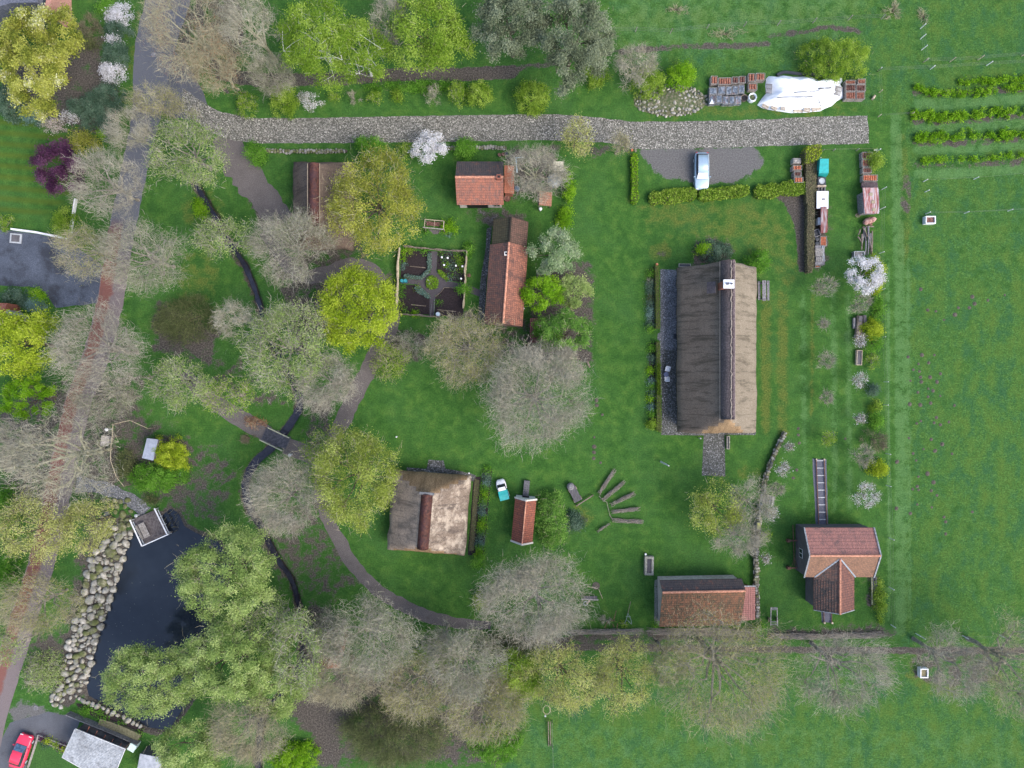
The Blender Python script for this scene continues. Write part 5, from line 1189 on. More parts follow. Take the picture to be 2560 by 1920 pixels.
B('d', 1240, 1128, 22, 28, .8, 'dark', 'low dark green shrub right of the tangled one', 'shrub', 'shrub')
B('d', 1033, 1215, 16, 16, 1.6, 'green', 'round clipped bush below the bed of the square thatched barn')
B('d', 971, 490, 17, 20, 1.5, 'bright', 'bright green bush beside the wooden rose frame')
B('d', 1012, 538, 14, 15, 1.3, 'green', 'ball shaped bush at the north-east corner of the allotment')
B('C', 1262, 1170, 125, 105, 2, 'green', 'green shrub on the east fence of the allotment')
B('d', 1640, 564, 27, 28, 2.5, 'green', 'round fresh green bush north-east of the farmhouse')
B('d', 1545, 543, 42, 24, 1.0, 'dark', 'dark leafy bed of shrubs against the north end of the farmhouse', 'flower bed', 'shrub_bed')
B('d', 1522, 540, 20, 14, 1.4, 'bright', 'bright green clump in the dark bed north of the farmhouse')
B('d', 1408, 910, 12, 17, 1.3, 'limebush', 'pale lime bush at the south end of the west flower bed')
# --- right hand strip
T('d', 1866, 595, 42, 44, 4.5, 'blossom', 'white blossoming tree at the south end of the scrap row', name='blossom_tree', base=.15)
B('d', 1896, 590, 20, 44, 3, 'yellowbush', 'yellow-green shrub behind the right side of the white blossoming tree', 'shrub', 'shrub')
T('d', 1859, 656, 27, 22, 3.2, 'sapling', 'small bare fruit tree below the white blossoming tree', 'fruit tree', 'fruit_tree', base=.2)
for x, y, rr_, h, kd, lb in ((1780, 620, 27, 3.5, 'sapling', 'bare fruit tree at the north end of the orchard row'), (1783, 778, 21, 3, 'sapling', 'bare fruit tree in the middle of the orchard row'), (1778, 700, 13, 2.5, 'sapling', 'tiny bare fruit tree below the northernmost one'), (1783, 858, 17, 2.6, 'sapling', 'faint bare fruit tree above the little lime one'),
    (1855, 820, 17, 2.6, 'sapwhite', 'thin whitish fruit tree left of the fence, upper part of the strip'), (1855, 903, 12, 2.2, 'sapwhite', 'tiny pale fruit tree left of the fence'), (1788, 945, 18, 2.4, 'saplime', 'small lime leaved fruit tree above the rail track'), (1862, 985, 27, 3.2, 'sapling', 'bare fruit tree left of the bright round shrub by the fence'),
    (1867, 1069, 30, 3.2, 'sapwhite', 'white blossoming fruit tree north-east of the T shaped building'), (1690, 1013, 16, 2.2, 'sapwhite', 'small white flowering fruit tree, uppermost beside the stone wall'), (1676, 1055, 17, 2.2, 'sapling', 'small bare fruit tree just above the stone steps'), (1664, 1107, 17, 2.2, 'sapwhite', 'small white flowering fruit tree just below the stone steps'),
    (1703, 965, 9, 1.6, 'sapwhite', 'tiny white flowering sapling near the top of the stone wall'), (1655, 1155, 11, 1.8, 'saplime', 'tiny green sapling beside the beehive box in the wall'), (1652, 1205, 10, 1.8, 'sapwhite', 'tiny sapling north of the lean-to'), (1856, 737, 15, 1.8, 'sapwhite', 'thin white flowering sapling between the old boat and the trough')):
    T('d', x, y, rr_, rr_, h, kd, lb, 'fruit tree', 'fruit_tree', base=.3)
for x, y, rx, ry, h, kd, lb in ((1887, 712, 27, 22, 2, 'yellowbush', 'yellow-green shrub right of the old boat'), (1888, 742, 20, 20, 1.8, 'green', 'green shrub below the yellow-green one by the fence'), (1888, 782, 17, 19, 1.6, 'saplime', 'thin lime shrub on the fence line right of the trough'), (1890, 842, 15, 13, 1.5, 'dark', 'small grey-green conical shrub on the fence line'),
    (1893, 879, 17, 12, 1.3, 'limebush', 'small lime shrub below the grey-green conical one'), (1893, 908, 16, 22, 1.2, 'green', 'weedy green shrub on the fence line above the olive bush'), (1896, 951, 31, 26, 2.4, 'brownbush', 'dark olive spreading bush on the fence line'), (1899, 1013, 25, 20, 2, 'yellowbush', 'bright yellow-green round shrub on the fence line'),
    (1893, 345, 19, 27, 2.2, 'limebush', 'lime bush beside the stacked roof tiles'), (1903, 1300, 14, 50, 1.2, 'limebush', 'lime weeds along the fence right of the T shaped building'), (1640, 1360, 16, 12, 1.2, 'green', 'dark green shrub at the foot of the lean-to'), (1898, 660, 12, 40, .9, 'green', 'weedy green strip beside the fence below the blossoming tree')):
    B('d', x, y, rx, ry, h, kd, lb, 'shrub', 'shrub')
T('d', 1545, 1096, 66, 62, 6, 'olivelime', 'yellow budded tree on the lawn below the farmhouse', dens=.6)
T('d', 1618, 1085, 52, 66, 6, 'baregreen', 'bare tree between the yellow budded one and the stone wall', dens=.6)
T('d', 1590, 1158, 64, 42, 6, 'bare', 'bare tree below the yellow budded one on the lawn', dens=.65)
# --- garden shrubs top left
for x, y, rx, ry, h, kd, lb in ((248, 62, 29, 25, 2, 'dark', 'dark rhododendron below the creamy white one'), (245, 112, 31, 32, 2, 'dark', 'dark round rhododendron between two white flowering ones'), (228, 205, 34, 34, 2.4, 'dark', 'dark rhododendron below the round white flowering one'), (200, 235, 42, 42, 2.4, 'dark', 'large dark rhododendron at the corner of the soil bed'),
    (228, 275, 24, 28, 2, 'dark', 'small dark rhododendron beside the bottom of the soil bed'), (14, 215, 30, 44, 2.2, 'dark', 'dark rhododendron at the left edge below the olive tree'), (65, 245, 26, 24, 1.8, 'blue', 'blue-green shrub below the olive tree'), (165, 228, 28, 28, 2, 'dark', 'dark rhododendron right of the olive tree'),
    (192, 58, 30, 30, 1.6, 'brownbush', 'brown leafless bush in the top left soil bed'), (190, 92, 26, 14, 1.2, 'thicket', 'straw coloured low shrub under the brown leafless bush'), (178, 305, 38, 28, 1.8, 'olive', 'olive brown shrub above the purple tree'), (132, 476, 28, 34, 3, 'limebush', 'lime green bush at the corner of the mown lawn'),
    (228, 12, 28, 16, 2, 'green', 'green bush at the very top beside the lane verge'), (8, 478, 20, 20, 2, 'saplime', 'pale lime bush at the left edge of the mown lawn'), (222, 288, 16, 12, 1.2, 'bright', 'tiny bright green shrub below the rhododendrons')):
    B('d', x, y, rx, ry, h, kd, lb, 'shrub', 'rhododendron' if kd == 'dark' else 'shrub')
for x, y, rx, ry, h, kd, lb in ((250, 28, 31, 26, 2.2, 'blossom', 'creamy white flowering rhododendron at the top beside the lane verge'), (244, 82, 19, 9, 2.1, 'blossom', 'small cream flowering tuft above the dark round rhododendron'), (236, 153, 30, 22, 2.4, 'blossom', 'round bluish white flowering rhododendron'), (148, 252, 24, 18, 2.0, 'sapwhite', 'sparse white flowering shrub at the foot of the olive tree'), (113, 268, 30, 15, 1.4, 'pinkbloss', 'pinkish white low shrub at the top of the mown lawn')):
    B('d', x, y, rx, ry, h, kd, lb, 'shrub', 'flowering_shrub')
for x, y, rx, ry, kd, lb in ((30, 640, 42, 20, 'dark', 'dark shrub bed below the dark yard'), (78, 640, 22, 18, 'bright', 'bright green bush below the dark yard'), (75, 655, 26, 18, 'blue', 'blue-green bush below the bright one by the dark yard')):
    B('d', x, y, rx, ry, 1.5, kd, lb)
B('01', 1730, 130, 60, 110, .8, 'bright', 'bright green streamside plants along the upper ditch', 'plant', 'waterside_plant')
for x, y, rx in ((735, 1165, 40), (855, 1190, 26), (905, 1240, 24), (1205, 1360, 18), (1040, 1265, 18), (780, 1150, 20)):
    B('03', x, y, rx, rx, .6, 'green', 'small green water plant in the dark strip below the pond', 'plant', 'water_plant', group='water plants below the pond')
for x, y, rx, kd, lb in ((620, 380, 48, 'yellowbush', 'yellow clump nearest the gate in the lawn border'), (722, 440, 42, 'limebush', 'yellow-green clump in the middle of the lawn border'), (835, 490, 34, 'yellowbush', 'yellow clump nearest the carport in the lawn border'), (600, 440, 46, 'dark', 'dark clump on the edge of the lawn border'), (545, 355, 36, 'purple', 'purple clump at the corner of the lawn border'), (795, 455, 32, 'purple', 'purple clump between two yellow ones in the lawn border')):
    B('F', x, y, rx, rx * .9, .6, kd, lb, 'plant', 'border_plant')
# ================= objects =================
P_ = {}
P_['stone'] = [NM('grey_boulder', [(.3, (.2, .195, .18)), (.55, (.34, .33, .3)), (.85, (.5, .48, .44))], 2.2, .5, 1.5, bd=.05, extra=((.10, .11, .045), 1.1, .48, .8)),
               NM('pinkish_boulder', [(.3, (.22, .205, .17)), (.6, (.36, .34, .295)), (.9, (.52, .495, .44))], 2.5, .4, 1.5, bd=.05, extra=((.11, .12, .05), 1.4, .52, .7)),
               NM('mossy_boulder', [(.3, (.1, .1, .06)), (.6, (.2, .2, .12)), (.9, (.36, .34, .26))], 2.2, .5, 1.5, bd=.05, extra=((.09, .11, .03), 1.2, .45, .8))]
P_['tiles'] = NM('stacked_orange_tiles', [(.3, (.22, .09, .06)), (.6, (.36, .16, .11)), (.9, (.48, .24, .17))], 5, .4, .8)
P_['tiles_bright'] = NM('stacked_bright_tiles', [(.3, (.38, .12, .07)), (.6, (.55, .2, .11)), (.9, (.6, .3, .18))], 5, .4, .8)
P_['tiles_dark'] = NM('stacked_weathered_tiles', [(.3, (.1, .05, .045)), (.6, (.2, .1, .08)), (.9, (.34, .19, .15))], 4, .5, .8)
P_['crate'] = NM('grey_crate_wood', [(.3, (.22, .2, .18)), (.6, (.34, .32, .3)), (.9, (.46, .44, .42))], 6, .3)
P_['tarp_blue'] = NM('wet_dark_tarpaulin', [(.3, (.05, .065, .085)), (.55, (.12, .15, .19)), (.8, (.3, .33, .37))], 2.5, .4, .8, rough=.35, extra=((.22, .07, .035), 1.3, .55, .6), spec=.5)
P_['tarp_white'] = NM('white_tarpaulin', [(.3, (.66, .7, .76)), (.6, (.8, .83, .86)), (.9, (.88, .89, .9))], .9, .12, .4, rough=.5, bs=.1)
P_['black'] = plain('black_plastic', (.03, .035, .045), .45)
P_['pallet'] = NM('pale_pallet_wood', [(.3, (.38, .3, .22)), (.7, (.6, .51, .4))], 5, .3)
P_['greywood'] = NM('grey_weathered_wood', [(.3, (.13, .125, .13)), (.6, (.22, .215, .225)), (.9, (.33, .32, .33))], 5, .4)
P_['log'] = NM('old_brown_log', [(.3, (.12, .095, .075)), (.6, (.22, .18, .145)), (.9, (.36, .3, .25))], 4, .5)
P_['turq'] = plain('turquoise_tarpaulin', (.02, .36, .35), .45)
P_['rustsheet'] = NM('rust_streaked_sheet', [(.35, (.34, .1, .08)), (.5, (.5, .3, .28)), (.62, (.6, .58, .58))], 1.6, .3, .6, (6, .35, 1))
P_['whitepaint'] = plain('white_paint', (.72, .73, .75), .5)
P_['greypaint'] = plain('galvanised_grey', (.4, .42, .44), .5)
P_['rust'] = NM('rusty_iron', [(.3, (.09, .05, .04)), (.7, (.2, .11, .08))], 6, .4)
P_['steel'] = plain('dull_wire', (.2, .21, .19), .5)
P_['hedge'] = leafmat('hedge_leaves', [(.06, .12, .015), (.13, .22, .025), (.22, .33, .05)])
P_['hedgetop'] = leafmat('clipped_hedge_top', [(.16, .135, .095), (.26, .225, .155), (.30, .31, .15)])
P_['soil'] = NM('molehill_soil', [(.3, (.06, .055, .042)), (.7, (.12, .105, .085))], 9, .3)
def stone_mesh(seed, mat_):
    bm = bmesh.new(); bmesh.ops.create_icosphere(bm, subdivisions=2, radius=1); r = random.Random(seed)
    ax = (r.uniform(1.0, 1.3), r.uniform(.68, .95), r.uniform(.5, .75)); pl = [Vector((r.gauss(0, 1), r.gauss(0, 1), r.gauss(0, .8))).normalized() for _ in range(9)]
    for v in bm.verts:
        k = 1 + .22 * mnoise.noise(v.co * 1.3 + Vector((seed * 3, 0, 0))) + .08 * mnoise.noise(v.co * 3.1 + Vector((0, seed, 0)))
        for q in pl:
            e = v.co.dot(q) - .78
            if e > 0: v.co -= q * e * .85
        v.co = Vector((v.co.x * ax[0] * k, v.co.y * ax[1] * k, v.co.z * ax[2] * k))
    me = bpy.data.meshes.new('boulder'); bm.to_mesh(me); bm.free(); me.materials.append(mat_); me.polygons.foreach_set('use_smooth', [True] * len(me.polygons)); return me
SM = [stone_mesh(i, P_['stone'][i % 3]) for i in range(12)]
SMG = [stone_mesh(20 + i, P_['stone'][i % 2]) for i in range(8)]
def stone(x, y, s, label, group, i, z=0.0, ms=None, cat='boulder', name='boulder'):
    o = bpy.data.objects.new(name, (ms or SM)[i % len(ms or SM)]); C.objects.link(o); o.location = (x, y, z + s * .22); o.rotation_euler = (0, 0, random.uniform(0, 6.28)); o.scale = (s, s, s * random.uniform(.8, 1.1))
    return tag(o, label, cat, group)
# boulders down the west bank of the pond
east = [(330, 1335), (309, 1390), (302, 1425), (288, 1457), (280, 1492), (271, 1524), (253, 1561), (242, 1605), (230, 1650), (222, 1685), (214, 1712)]
west = [(268, 1280), (245, 1345), (228, 1400), (214, 1440), (206, 1490), (197, 1530), (185, 1570), (172, 1610), (160, 1655), (155, 1690), (130, 1745)]
def lerp_poly(P, t):
    f = t * (len(P) - 1); i = min(int(f), len(P) - 2); u = f - i; return (P[i][0] + (P[i + 1][0] - P[i][0]) * u, P[i][1] + (P[i + 1][1] - P[i][1]) * u)
placed = []; i = 0; rr = random.Random(4)
for k in range(9000):
    t = rr.random(); u = rr.random() ** .9; a = lerp_poly(west, t); b = lerp_poly(east, t)
    px, py = a[0] + (b[0] - a[0]) * u, a[1] + (b[1] - a[1]) * u; x, y = W(px, py); s = rr.uniform(.42, .68) * (1.1 if t < .6 else .85)
    if k > 5000: s = rr.uniform(.24, .36)
    if k > 8000: s = rr.uniform(.12, .2)
    if all((x - q[0]) ** 2 + (y - q[1]) ** 2 > (.74 * (s + q[2])) ** 2 for q in placed):
        placed.append((x, y, s)); near = u > .8
        stone(x, y, s, 'pale boulder in the heap along the west bank of the pond', 'boulders along the west bank of the pond', (i * 3 + 1) if near else i, -.15 if near else 0); i += 1
rr = random.Random(9); pl2 = []
for k in range(500):
    x, y = Z('02', rr.uniform(880, 1140), rr.uniform(1000, 1280)); s = rr.uniform(.25, .55)
    if all((x - q[0]) ** 2 + (y - q[1]) ** 2 > (.9 * (s + q[2])) ** 2 for q in placed + pl2) and len(pl2) < 30:
        pl2.append((x, y, s)); stone(x, y, s, 'moss covered boulder on the bank above the pond beside the deck', 'mossy boulders above the pond', 2 + 3 * (len(pl2) % 4))
for k, (x, y) in enumerate([(660, 1035), (690, 1055), (722, 1075), (765, 1092), (803, 1108), (846, 1120), (892, 1138), (935, 1162), (980, 1182), (1020, 1200), (1075, 1222), (1113, 1245), (1152, 1268), (1185, 1282), (1215, 1298)]):
    X, Y = Z('03', x, y); stone(X, Y, .3 + .05 * (k % 3) - (.1 if k < 2 or k > 12 else 0), 'pale edging stone in the row across the foot of the pond', 'edging stones across the foot of the pond', k, .02, SMG, 'stone', 'edging_stone')
for k, (x, y, s) in enumerate([(465, 1030, .42), (505, 1050, .5), (540, 1075, .35), (480, 1110, .38), (528, 1128, .33), (448, 1080, .25), (560, 1010, .38), (612, 1050, .25), (600, 955, .25), (577, 965, .22), (640, 945, .3), (690, 990, .28)]):
    X, Y = Z('03', x, y); stone(X, Y, s, 'boulder in the small cluster beside the bottom bend of the lane', 'boulders beside the bottom bend of the lane', k, 0, SMG)
# rock heap
hx, hy = Z('20', 1370, 870)
bmh = MB(); n_ = 20; ring = []
for j in range(6):
    for a in range(n_):
        t = 2 * math.pi * a / n_; k = j / 5; q = 1 + .1 * mnoise.noise(Vector((math.cos(t), math.sin(t), 1)))
        ring.append((hx + math.cos(t) * 4.6 * (1 - k) * q, hy + math.sin(t) * 1.95 * (1 - k) * q, .02 + .75 * math.sin(k * math.pi / 2) + .08 * mnoise.noise(Vector((j, a, 0)))))
tag(bmh.add(ring, [(j * n_ + a, j * n_ + (a + 1) % n_, (j + 1) * n_ + (a + 1) % n_, (j + 1) * n_ + a) for j in range(5) for a in range(n_)]).build('rubble_mound', NM('weedy_rubble', [(.3, (.05, .08, .03)), (.6, (.12, .12, .07)), (.9, (.25, .22, .18))], 3, .4), smooth=True), 'weedy rubble mound under the rock heap above the cobbled road', 'mound')
pl3 = []; rr = random.Random(2)
for k in range(2500):
    t = rr.uniform(0, 6.28); q = rr.uniform(.25, 1.0) if rr.random() < .5 else rr.uniform(.75, 1.02); x, y = hx + math.cos(t) * 4.5 * q, hy + math.sin(t) * 1.95 * q; s = rr.uniform(.11, .27)
    if len(pl3) < 150 and all((x - w_[0]) ** 2 + (y - w_[1]) ** 2 > (.9 * (s + w_[2])) ** 2 for w_ in pl3):
        pl3.append((x, y, s)); stone(x, y, s, 'small rock lying on the weedy rubble mound', 'rocks on the rubble mound', k, .7 * max(0, 1 - q) ** .6, SMG, 'rock', 'rock')
# molehills
mm = MB(); pr = [(.3, 0), (.22, .05), (.12, .09), (.03, .1)]; mm.lathe((0, 0), pr, 10); mh = mm.build('molehill', P_['soil'], smooth=True)
mh.data.transform(Matrix.Identity(4)); first = True
spots = [('31', x, y) for x, y in ((1645, 1000), (1740, 1000), (1765, 905), (1785, 965), (1900, 935), (2045, 890), (1450, 1030), (1380, 1020), (1615, 1060), (1520, 1105), (1320, 840), (1210, 1425), (1330, 1408), (1437, 1408), (1388, 1475), (1300, 1485), (1255, 1535), (1308, 1550), (1490, 1570), (1400, 1600), (1318, 1600), (1460, 1640), (1230, 1630), (1325, 1640))]
spots += [('32', x, y) for x, y in ((1225, 175), (1315, 180), (1405, 165), (1610, 185), (1295, 72), (1385, 40), (1425, 58), (1383, 110), (1488, 103), (1455, 290), (1320, 320), (1285, 340), (1435, 335), (1490, 352), (1562, 328), (1217, 467), (1410, 478), (1505, 520), (1343, 562), (1443, 577), (1253, 600), (1590, 603), (1280, 660), (1115, 672), (1378, 775), (1300, 800), (1430, 850), (1250, 908), (1290, 885), (1300, 915), (1410, 922), (1460, 962), (1290, 1040), (1415, 1065), (1230, 1118), (1765, 1105), (1535, 1190), (1520, 1150), (1535, 1295), (1110, 1075), (262, 385), (262, 440), (270, 510), (668, 472), (218, 812), (248, 742))]
spots += [('22', x, y) for x, y in ((710, 542), (708, 590), (706, 642), (765, 680), (710, 460), (780, 265), (732, 185), (730, 140))]
for k, a, b in spots:
    o = mh if first else bpy.data.objects.new('molehill', mh.data)
    if not first: C.objects.link(o)
    first = False; X, Y = Z(k, a, b); o.location = (X, Y, 0); s = random.uniform(.5, 1.0); o.scale = (s, s * random.uniform(.8, 1.1), s); o.rotation_euler = (0, 0, random.uniform(0, 6))
    if k == '22': tag(o, 'brown molehill in the line across the lawn west of the farmhouse', 'molehill', 'molehills on the farmhouse lawn')
    elif a < 700: tag(o, 'brown molehill in the mown orchard strip', 'molehill', 'molehills in the orchard strip')
    else: tag(o, 'grey-brown molehill scattered in the right hand meadow', 'molehill', 'molehills in the meadow')

# ---------------- walls, fences, hedges
def stone_wall(pts, wd, ht, label, group=None):
    L = smooth_line(pts, 6); r = random.Random(len(pts) * 7 + int(abs(pts[0][0]) * 3)); mb = MB(); step = .34
    tot = sum((L[i + 1] - L[i]).length for i in range(len(L) - 1)); n_ = int(tot / step); k = 0
    core = MB()
    for i in range(len(L) - 1): core.bar((L[i].x, L[i].y, ht * .42), (L[i + 1].x, L[i + 1].y, ht * .42), wd * .75, ht * .84)
    for s in range(n_):
        d = s / n_ * tot; i = 0
        while i < len(L) - 2 and d > (L[i + 1] - L[i]).length: d -= (L[i + 1] - L[i]).length; i += 1
        dr = (L[i + 1] - L[i]).normalized(); p = L[i] + dr * d; nr_ = Vector((-dr.y, dr.x, 0))
        for c_ in (-1, 0, 1):
            q = p + nr_ * (c_ * wd * .32 + r.uniform(-.04, .04)); sz = r.uniform(.13, .24)
            m_ = SMG[r.randrange(len(SMG))]; mt = Matrix.Translation((q.x, q.y, ht * r.uniform(.72, .92) if c_ == 0 else ht * r.uniform(.4, .8))) @ Matrix.Rotation(r.uniform(0, 6), 4, 'Z') @ Matrix.Scale(sz, 4)
            mb.add([mt @ v.co for v in m_.vertices], [tuple(f.vertices) for f in m_.polygons], r.choice((1, 1, 2)))
    mb.v = [tuple(v) for v in core.v] + mb.v; off = len(core.v); mb.f = core.f + [[a + off for a in f] for f in mb.f]; mb.m = [0] * len(core.f) + mb.m; mb.uv = core.uv + mb.uv
    return tag(mb.build('stone_wall', [P_['soil'], P_['stone'][0], P_['stone'][2]], smooth=False), label, 'wall', group)
stone_wall(ZP('L', [(325, 75), (270, 190), (225, 290), (195, 370), (165, 470), (158, 570)]), .5, .7, 'dry stone wall curving from the lawn down to the stone steps')
stone_wall(ZP('L', [(128, 660), (112, 740), (112, 830), (100, 960), (88, 1120), (92, 1260), (88, 1340), (98, 1480), (98, 1600)]), .6, .8, 'long dry stone wall from the steps down past the lean-to')
stone_wall(ZP('10', [(75, 1305), (250, 1312), (500, 1312), (790, 1310)]), .4, .35, 'low row of stones between the cobbled road and the brown thatched cottage')
stone_wall(ZP('G', [(20, 195), (420, 185), (600, 180), (900, 190)]), .4, .3, 'low row of stones behind the orange tiled building')
t = thing('stone_steps', 'four stone steps through the dry stone wall', 'steps', Z('L', 185, 620))
for k in range(5):
    x, y = Z('L', 142 + k * 21, 615 + k * 4); MB().box((x, y, .14 + (k % 5) * .1), (.28, 1.1, .2 + .0 * k), R(-8)).build('step', P_['greywood'] if k == 3 else plain('step_stone_%d' % k if False else 'step_stone', (.24, .235, .22), .9), t)
x, y = Z('L', 120, 845, .9); t = thing('hive_box', 'wooden box with a green lid set in the stone wall', 'box', (x, y))
MB().box((x, y, .5), (.5, .95, 1.0)).build('box', P_['greywood'], t); MB().box((x, y, 1.03), (.4, .85, .06)).build('lid', plain('mossy_green_lid', (.25, .26, .1), .8), t)
def wire_fence(ppx, label, ht=1.2, wires=3, post=P_['crate'], wid=.075, wirem=None, every=None):
    pts = [Vector((*p, 0)) for p in ppx]; t = thing('wire_fence', label, 'fence', (pts[0].x, pts[0].y))
    for k, p in enumerate(pts):
        h_ = ht * random.uniform(.95, 1.1); MB().bar((p.x, p.y, -.1), (p.x + random.uniform(-.03, .03), p.y, h_), wid, wid).build('post', post, t)
    mb = MB()
    for z in [ht * (i + 1) / (wires + .3) for i in range(wires)]:
        mb.tube([(p.x, p.y + wid / 2, z) for p in pts], .006, 4)
    mb.build('wire', wirem or P_['steel'], t); return t
wire_fence([Z('20', 400, 290), Z('20', 700, 280), Z('20', 1065, 275), Z('20', 1365, 290), Z('20', 1680, 250), Z('20', 2000, 230)] + [Z('30', *p) for p in ((80, 220), (385, 200), (690, 175), (975, 165))], 'wire fence across the rough meadow at the top')
wire_fence([Z('30', *p) for p in ((1315, 248), (1315, 338), (1325, 433), (1340, 540))], 'short line of white posts running down at the top right', post=P_['whitepaint'])
wire_fence([Z('30', *p) for p in ((1340, 540), (1570, 535), (1812, 518), (2190, 485), (2500, 460))], 'wire fence with sandy posts along the upper side of the top right paddock', post=P_['pallet'])
wire_fence([Z('30', *p) for p in ((945, 618), (1400, 600), (1885, 568), (2350, 545), (2700, 530))], 'wire fence with pale posts above the vegetable rows', post=P_['whitepaint'])
wire_fence([Z('30', *p) for p in ((945, 618), (960, 800), (950, 1010), (1230, 992))], 'corner of pale rope fence left of the vegetable rows', .9, 2, P_['pallet'])
wire_fence([Z('30', *p) for p in ((1340, 1570), (1775, 1550), (2212, 1510), (2700, 1480))], 'wire fence along the lowest vegetable row', 1.0, 1, P_['whitepaint'])
wire_fence([Z('31', *p) for p in ((1355, 0), (1360, 190))] + [Z('31', *p) for p in ((1695, 185), (2070, 165), (2400, 150))], 'electric wire fence below the vegetable rows', 1.0, 2, P_['whitepaint'])
wire_fence([Z('31', *p) for p in ((980, -20), (968, 150), (960, 530), (970, 845), (975, 1255), (998, 1640))] + [Z('32', *p) for p in ((998, 180), (1015, 600), (1020, 875), (1045, 1330))] + [Z('33', 1045, 95), Z('33', 1060, 420)], 'long wire fence on pale stakes between the orchard strip and the meadow', 1.2, 3, P_['whitepaint'], .07)
wire_fence([Z('33', *p) for p in ((1275, 495), (1310, 515), (1680, 515), (2000, 510), (2400, 500))], 'wire fence on leaning pale stakes beside the southern path', 1.2, 2, P_['whitepaint'], .07)
wire_fence([Z('30', 465, 1308), Z('30', 560, 1305), Z('30', 760, 1302), Z('30', 915, 1302)], 'thin rail between the clipped hedge and the tile stacks', .8, 1, P_['crate'], .08, P_['pallet'])
def rod_fence(pts, label, ht=.85, name='wattle_fence', mat_=None, rad=.075, amp=.07, rods=4, post_every=1.4, grp=None):
    L = smooth_line(pts, 8); t = thing(name, label, 'fence', (L[0].x, L[0].y), 0, grp); mb = MB(); m_ = mat_ or P_['log']
    for r_ in range(rods):
        z = ht * (r_ + .7) / rods
        mb.tube([(p.x + mnoise.noise(Vector((p.x * 1.1, p.y * 1.1, r_ * .7))) * amp * 2, p.y + mnoise.noise(Vector((p.x * 1.1, p.y * 1.1, 9 + r_ * .7))) * amp * 2, z + .05 * mnoise.noise(Vector((p.x * 2, p.y * 2, r_)))) for p in L], rad * (1.0 if r_ == rods - 1 else .8), 5)
    mb.build('woven_rods', m_, t); acc = 0
    for i in range(len(L)):
        if i == 0 or acc > post_every or i == len(L) - 1: MB().cyl((L[i].x, L[i].y), .05, -.05, ht * 1.08, 6).build('stake', P_['log'], t); acc = 0
        if i < len(L) - 1: acc += (L[i + 1] - L[i]).length
    return t
pw = NM('pale_wattle', [(.3, (.3, .25, .17)), (.7, (.48, .42, .3))], 7, .3)
rod_fence(ZP('C', [(258, 525), (240, 740), (235, 900), (225, 1150), (212, 1420)]), 'pale wattle fence on the west side of the allotment', 1.0, mat_=pw, rad=.1, amp=.06)
rod_fence(ZP('C', [(330, 495), (600, 520), (860, 548), (1315, 575)]), 'brown wattle fence on the north side of the allotment', .9, rad=.06)
rod_fence(ZP('C', [(1325, 580), (1320, 720), (1300, 900), (1300, 1070), (1285, 1300), (1270, 1480)]), 'pale wattle fence on the east side of the allotment', 1.0, mat_=pw, rad=.075)
rod_fence(ZP('C', [(265, 1575), (500, 1585), (700, 1605), (900, 1620)]), 'brown wattle fence on the south side of the allotment', .9, rad=.06)
dh = NM('dry_brushwood', [(.3, (.2, .17, .14)), (.6, (.34, .3, .26)), (.9, (.48, .44, .4))], 8, .3)
def brush_row(a, b, label, wd=.5, n_=46):
    a = Vector((*a, 0)); b = Vector((*b, 0)); r = random.Random(int(abs(a.x * 31 + b.y * 7))); t = thing('brushwood_row', label, 'brushwood', (a.x, a.y), 0, None); d = (b - a); nn = Vector((-d.y, d.x, 0)).normalized(); mb = MB()
    for i in range(n_ * 2):
        u = r.random() * .8; l = r.uniform(.15, .42); p = a + d * u + nn * r.uniform(-wd / 2, wd / 2); q = a + d * min(1.05, u + l) + nn * r.uniform(-wd / 2, wd / 2)
        mb.tube([(p.x, p.y, r.uniform(.05, .5)), ((p.x + q.x) / 2 + r.uniform(-.1, .1), (p.y + q.y) / 2 + r.uniform(-.1, .1), r.uniform(.15, .6)), (q.x, q.y, r.uniform(.05, .5))], [.022, .018, .01], 4, cap=False)
    mb.build('branches', dh, t)
    for u in (.05, .35, .65, .95):
        for s in (-1, 1): p = a + d * u + nn * s * wd * .4; MB().cyl((p.x, p.y), .03, 0, .65, 5).build('stake', P_['log'], t)
for (a, b), lb in zip([((1430, 300), (1650, -30)), ((1470, 385), (1780, 130)), ((1590, 440), (1910, 285)), ((1590, 535), (1985, 490)), ((1600, 640), (2020, 665))],
                      ['brushwood row pointing up, first of the fan of five', 'brushwood row, second of the fan counted from the top', 'brushwood row in the middle of the fan of five', 'brushwood row, fourth of the fan counted from the top', 'brushwood row lying level, lowest of the fan of five']):
    brush_row(Z('E', *a), Z('E', *b), lb)
brush_row(Z('E', 1410, 800), Z('E', 1590, 690), 'short loose bundle of branches below the fan of brushwood rows', .3, 18)
mb = MB(); mb.tube([(*Z('E', *p), .25) for p in ((1440, 320), (1500, 385), (1545, 400), (1560, 470), (1590, 590), (1630, 640))], .035, 5); tag(mb.build('curved_branch', dh), 'thin curved branch linking the inner ends of the brushwood rows', 'branch')
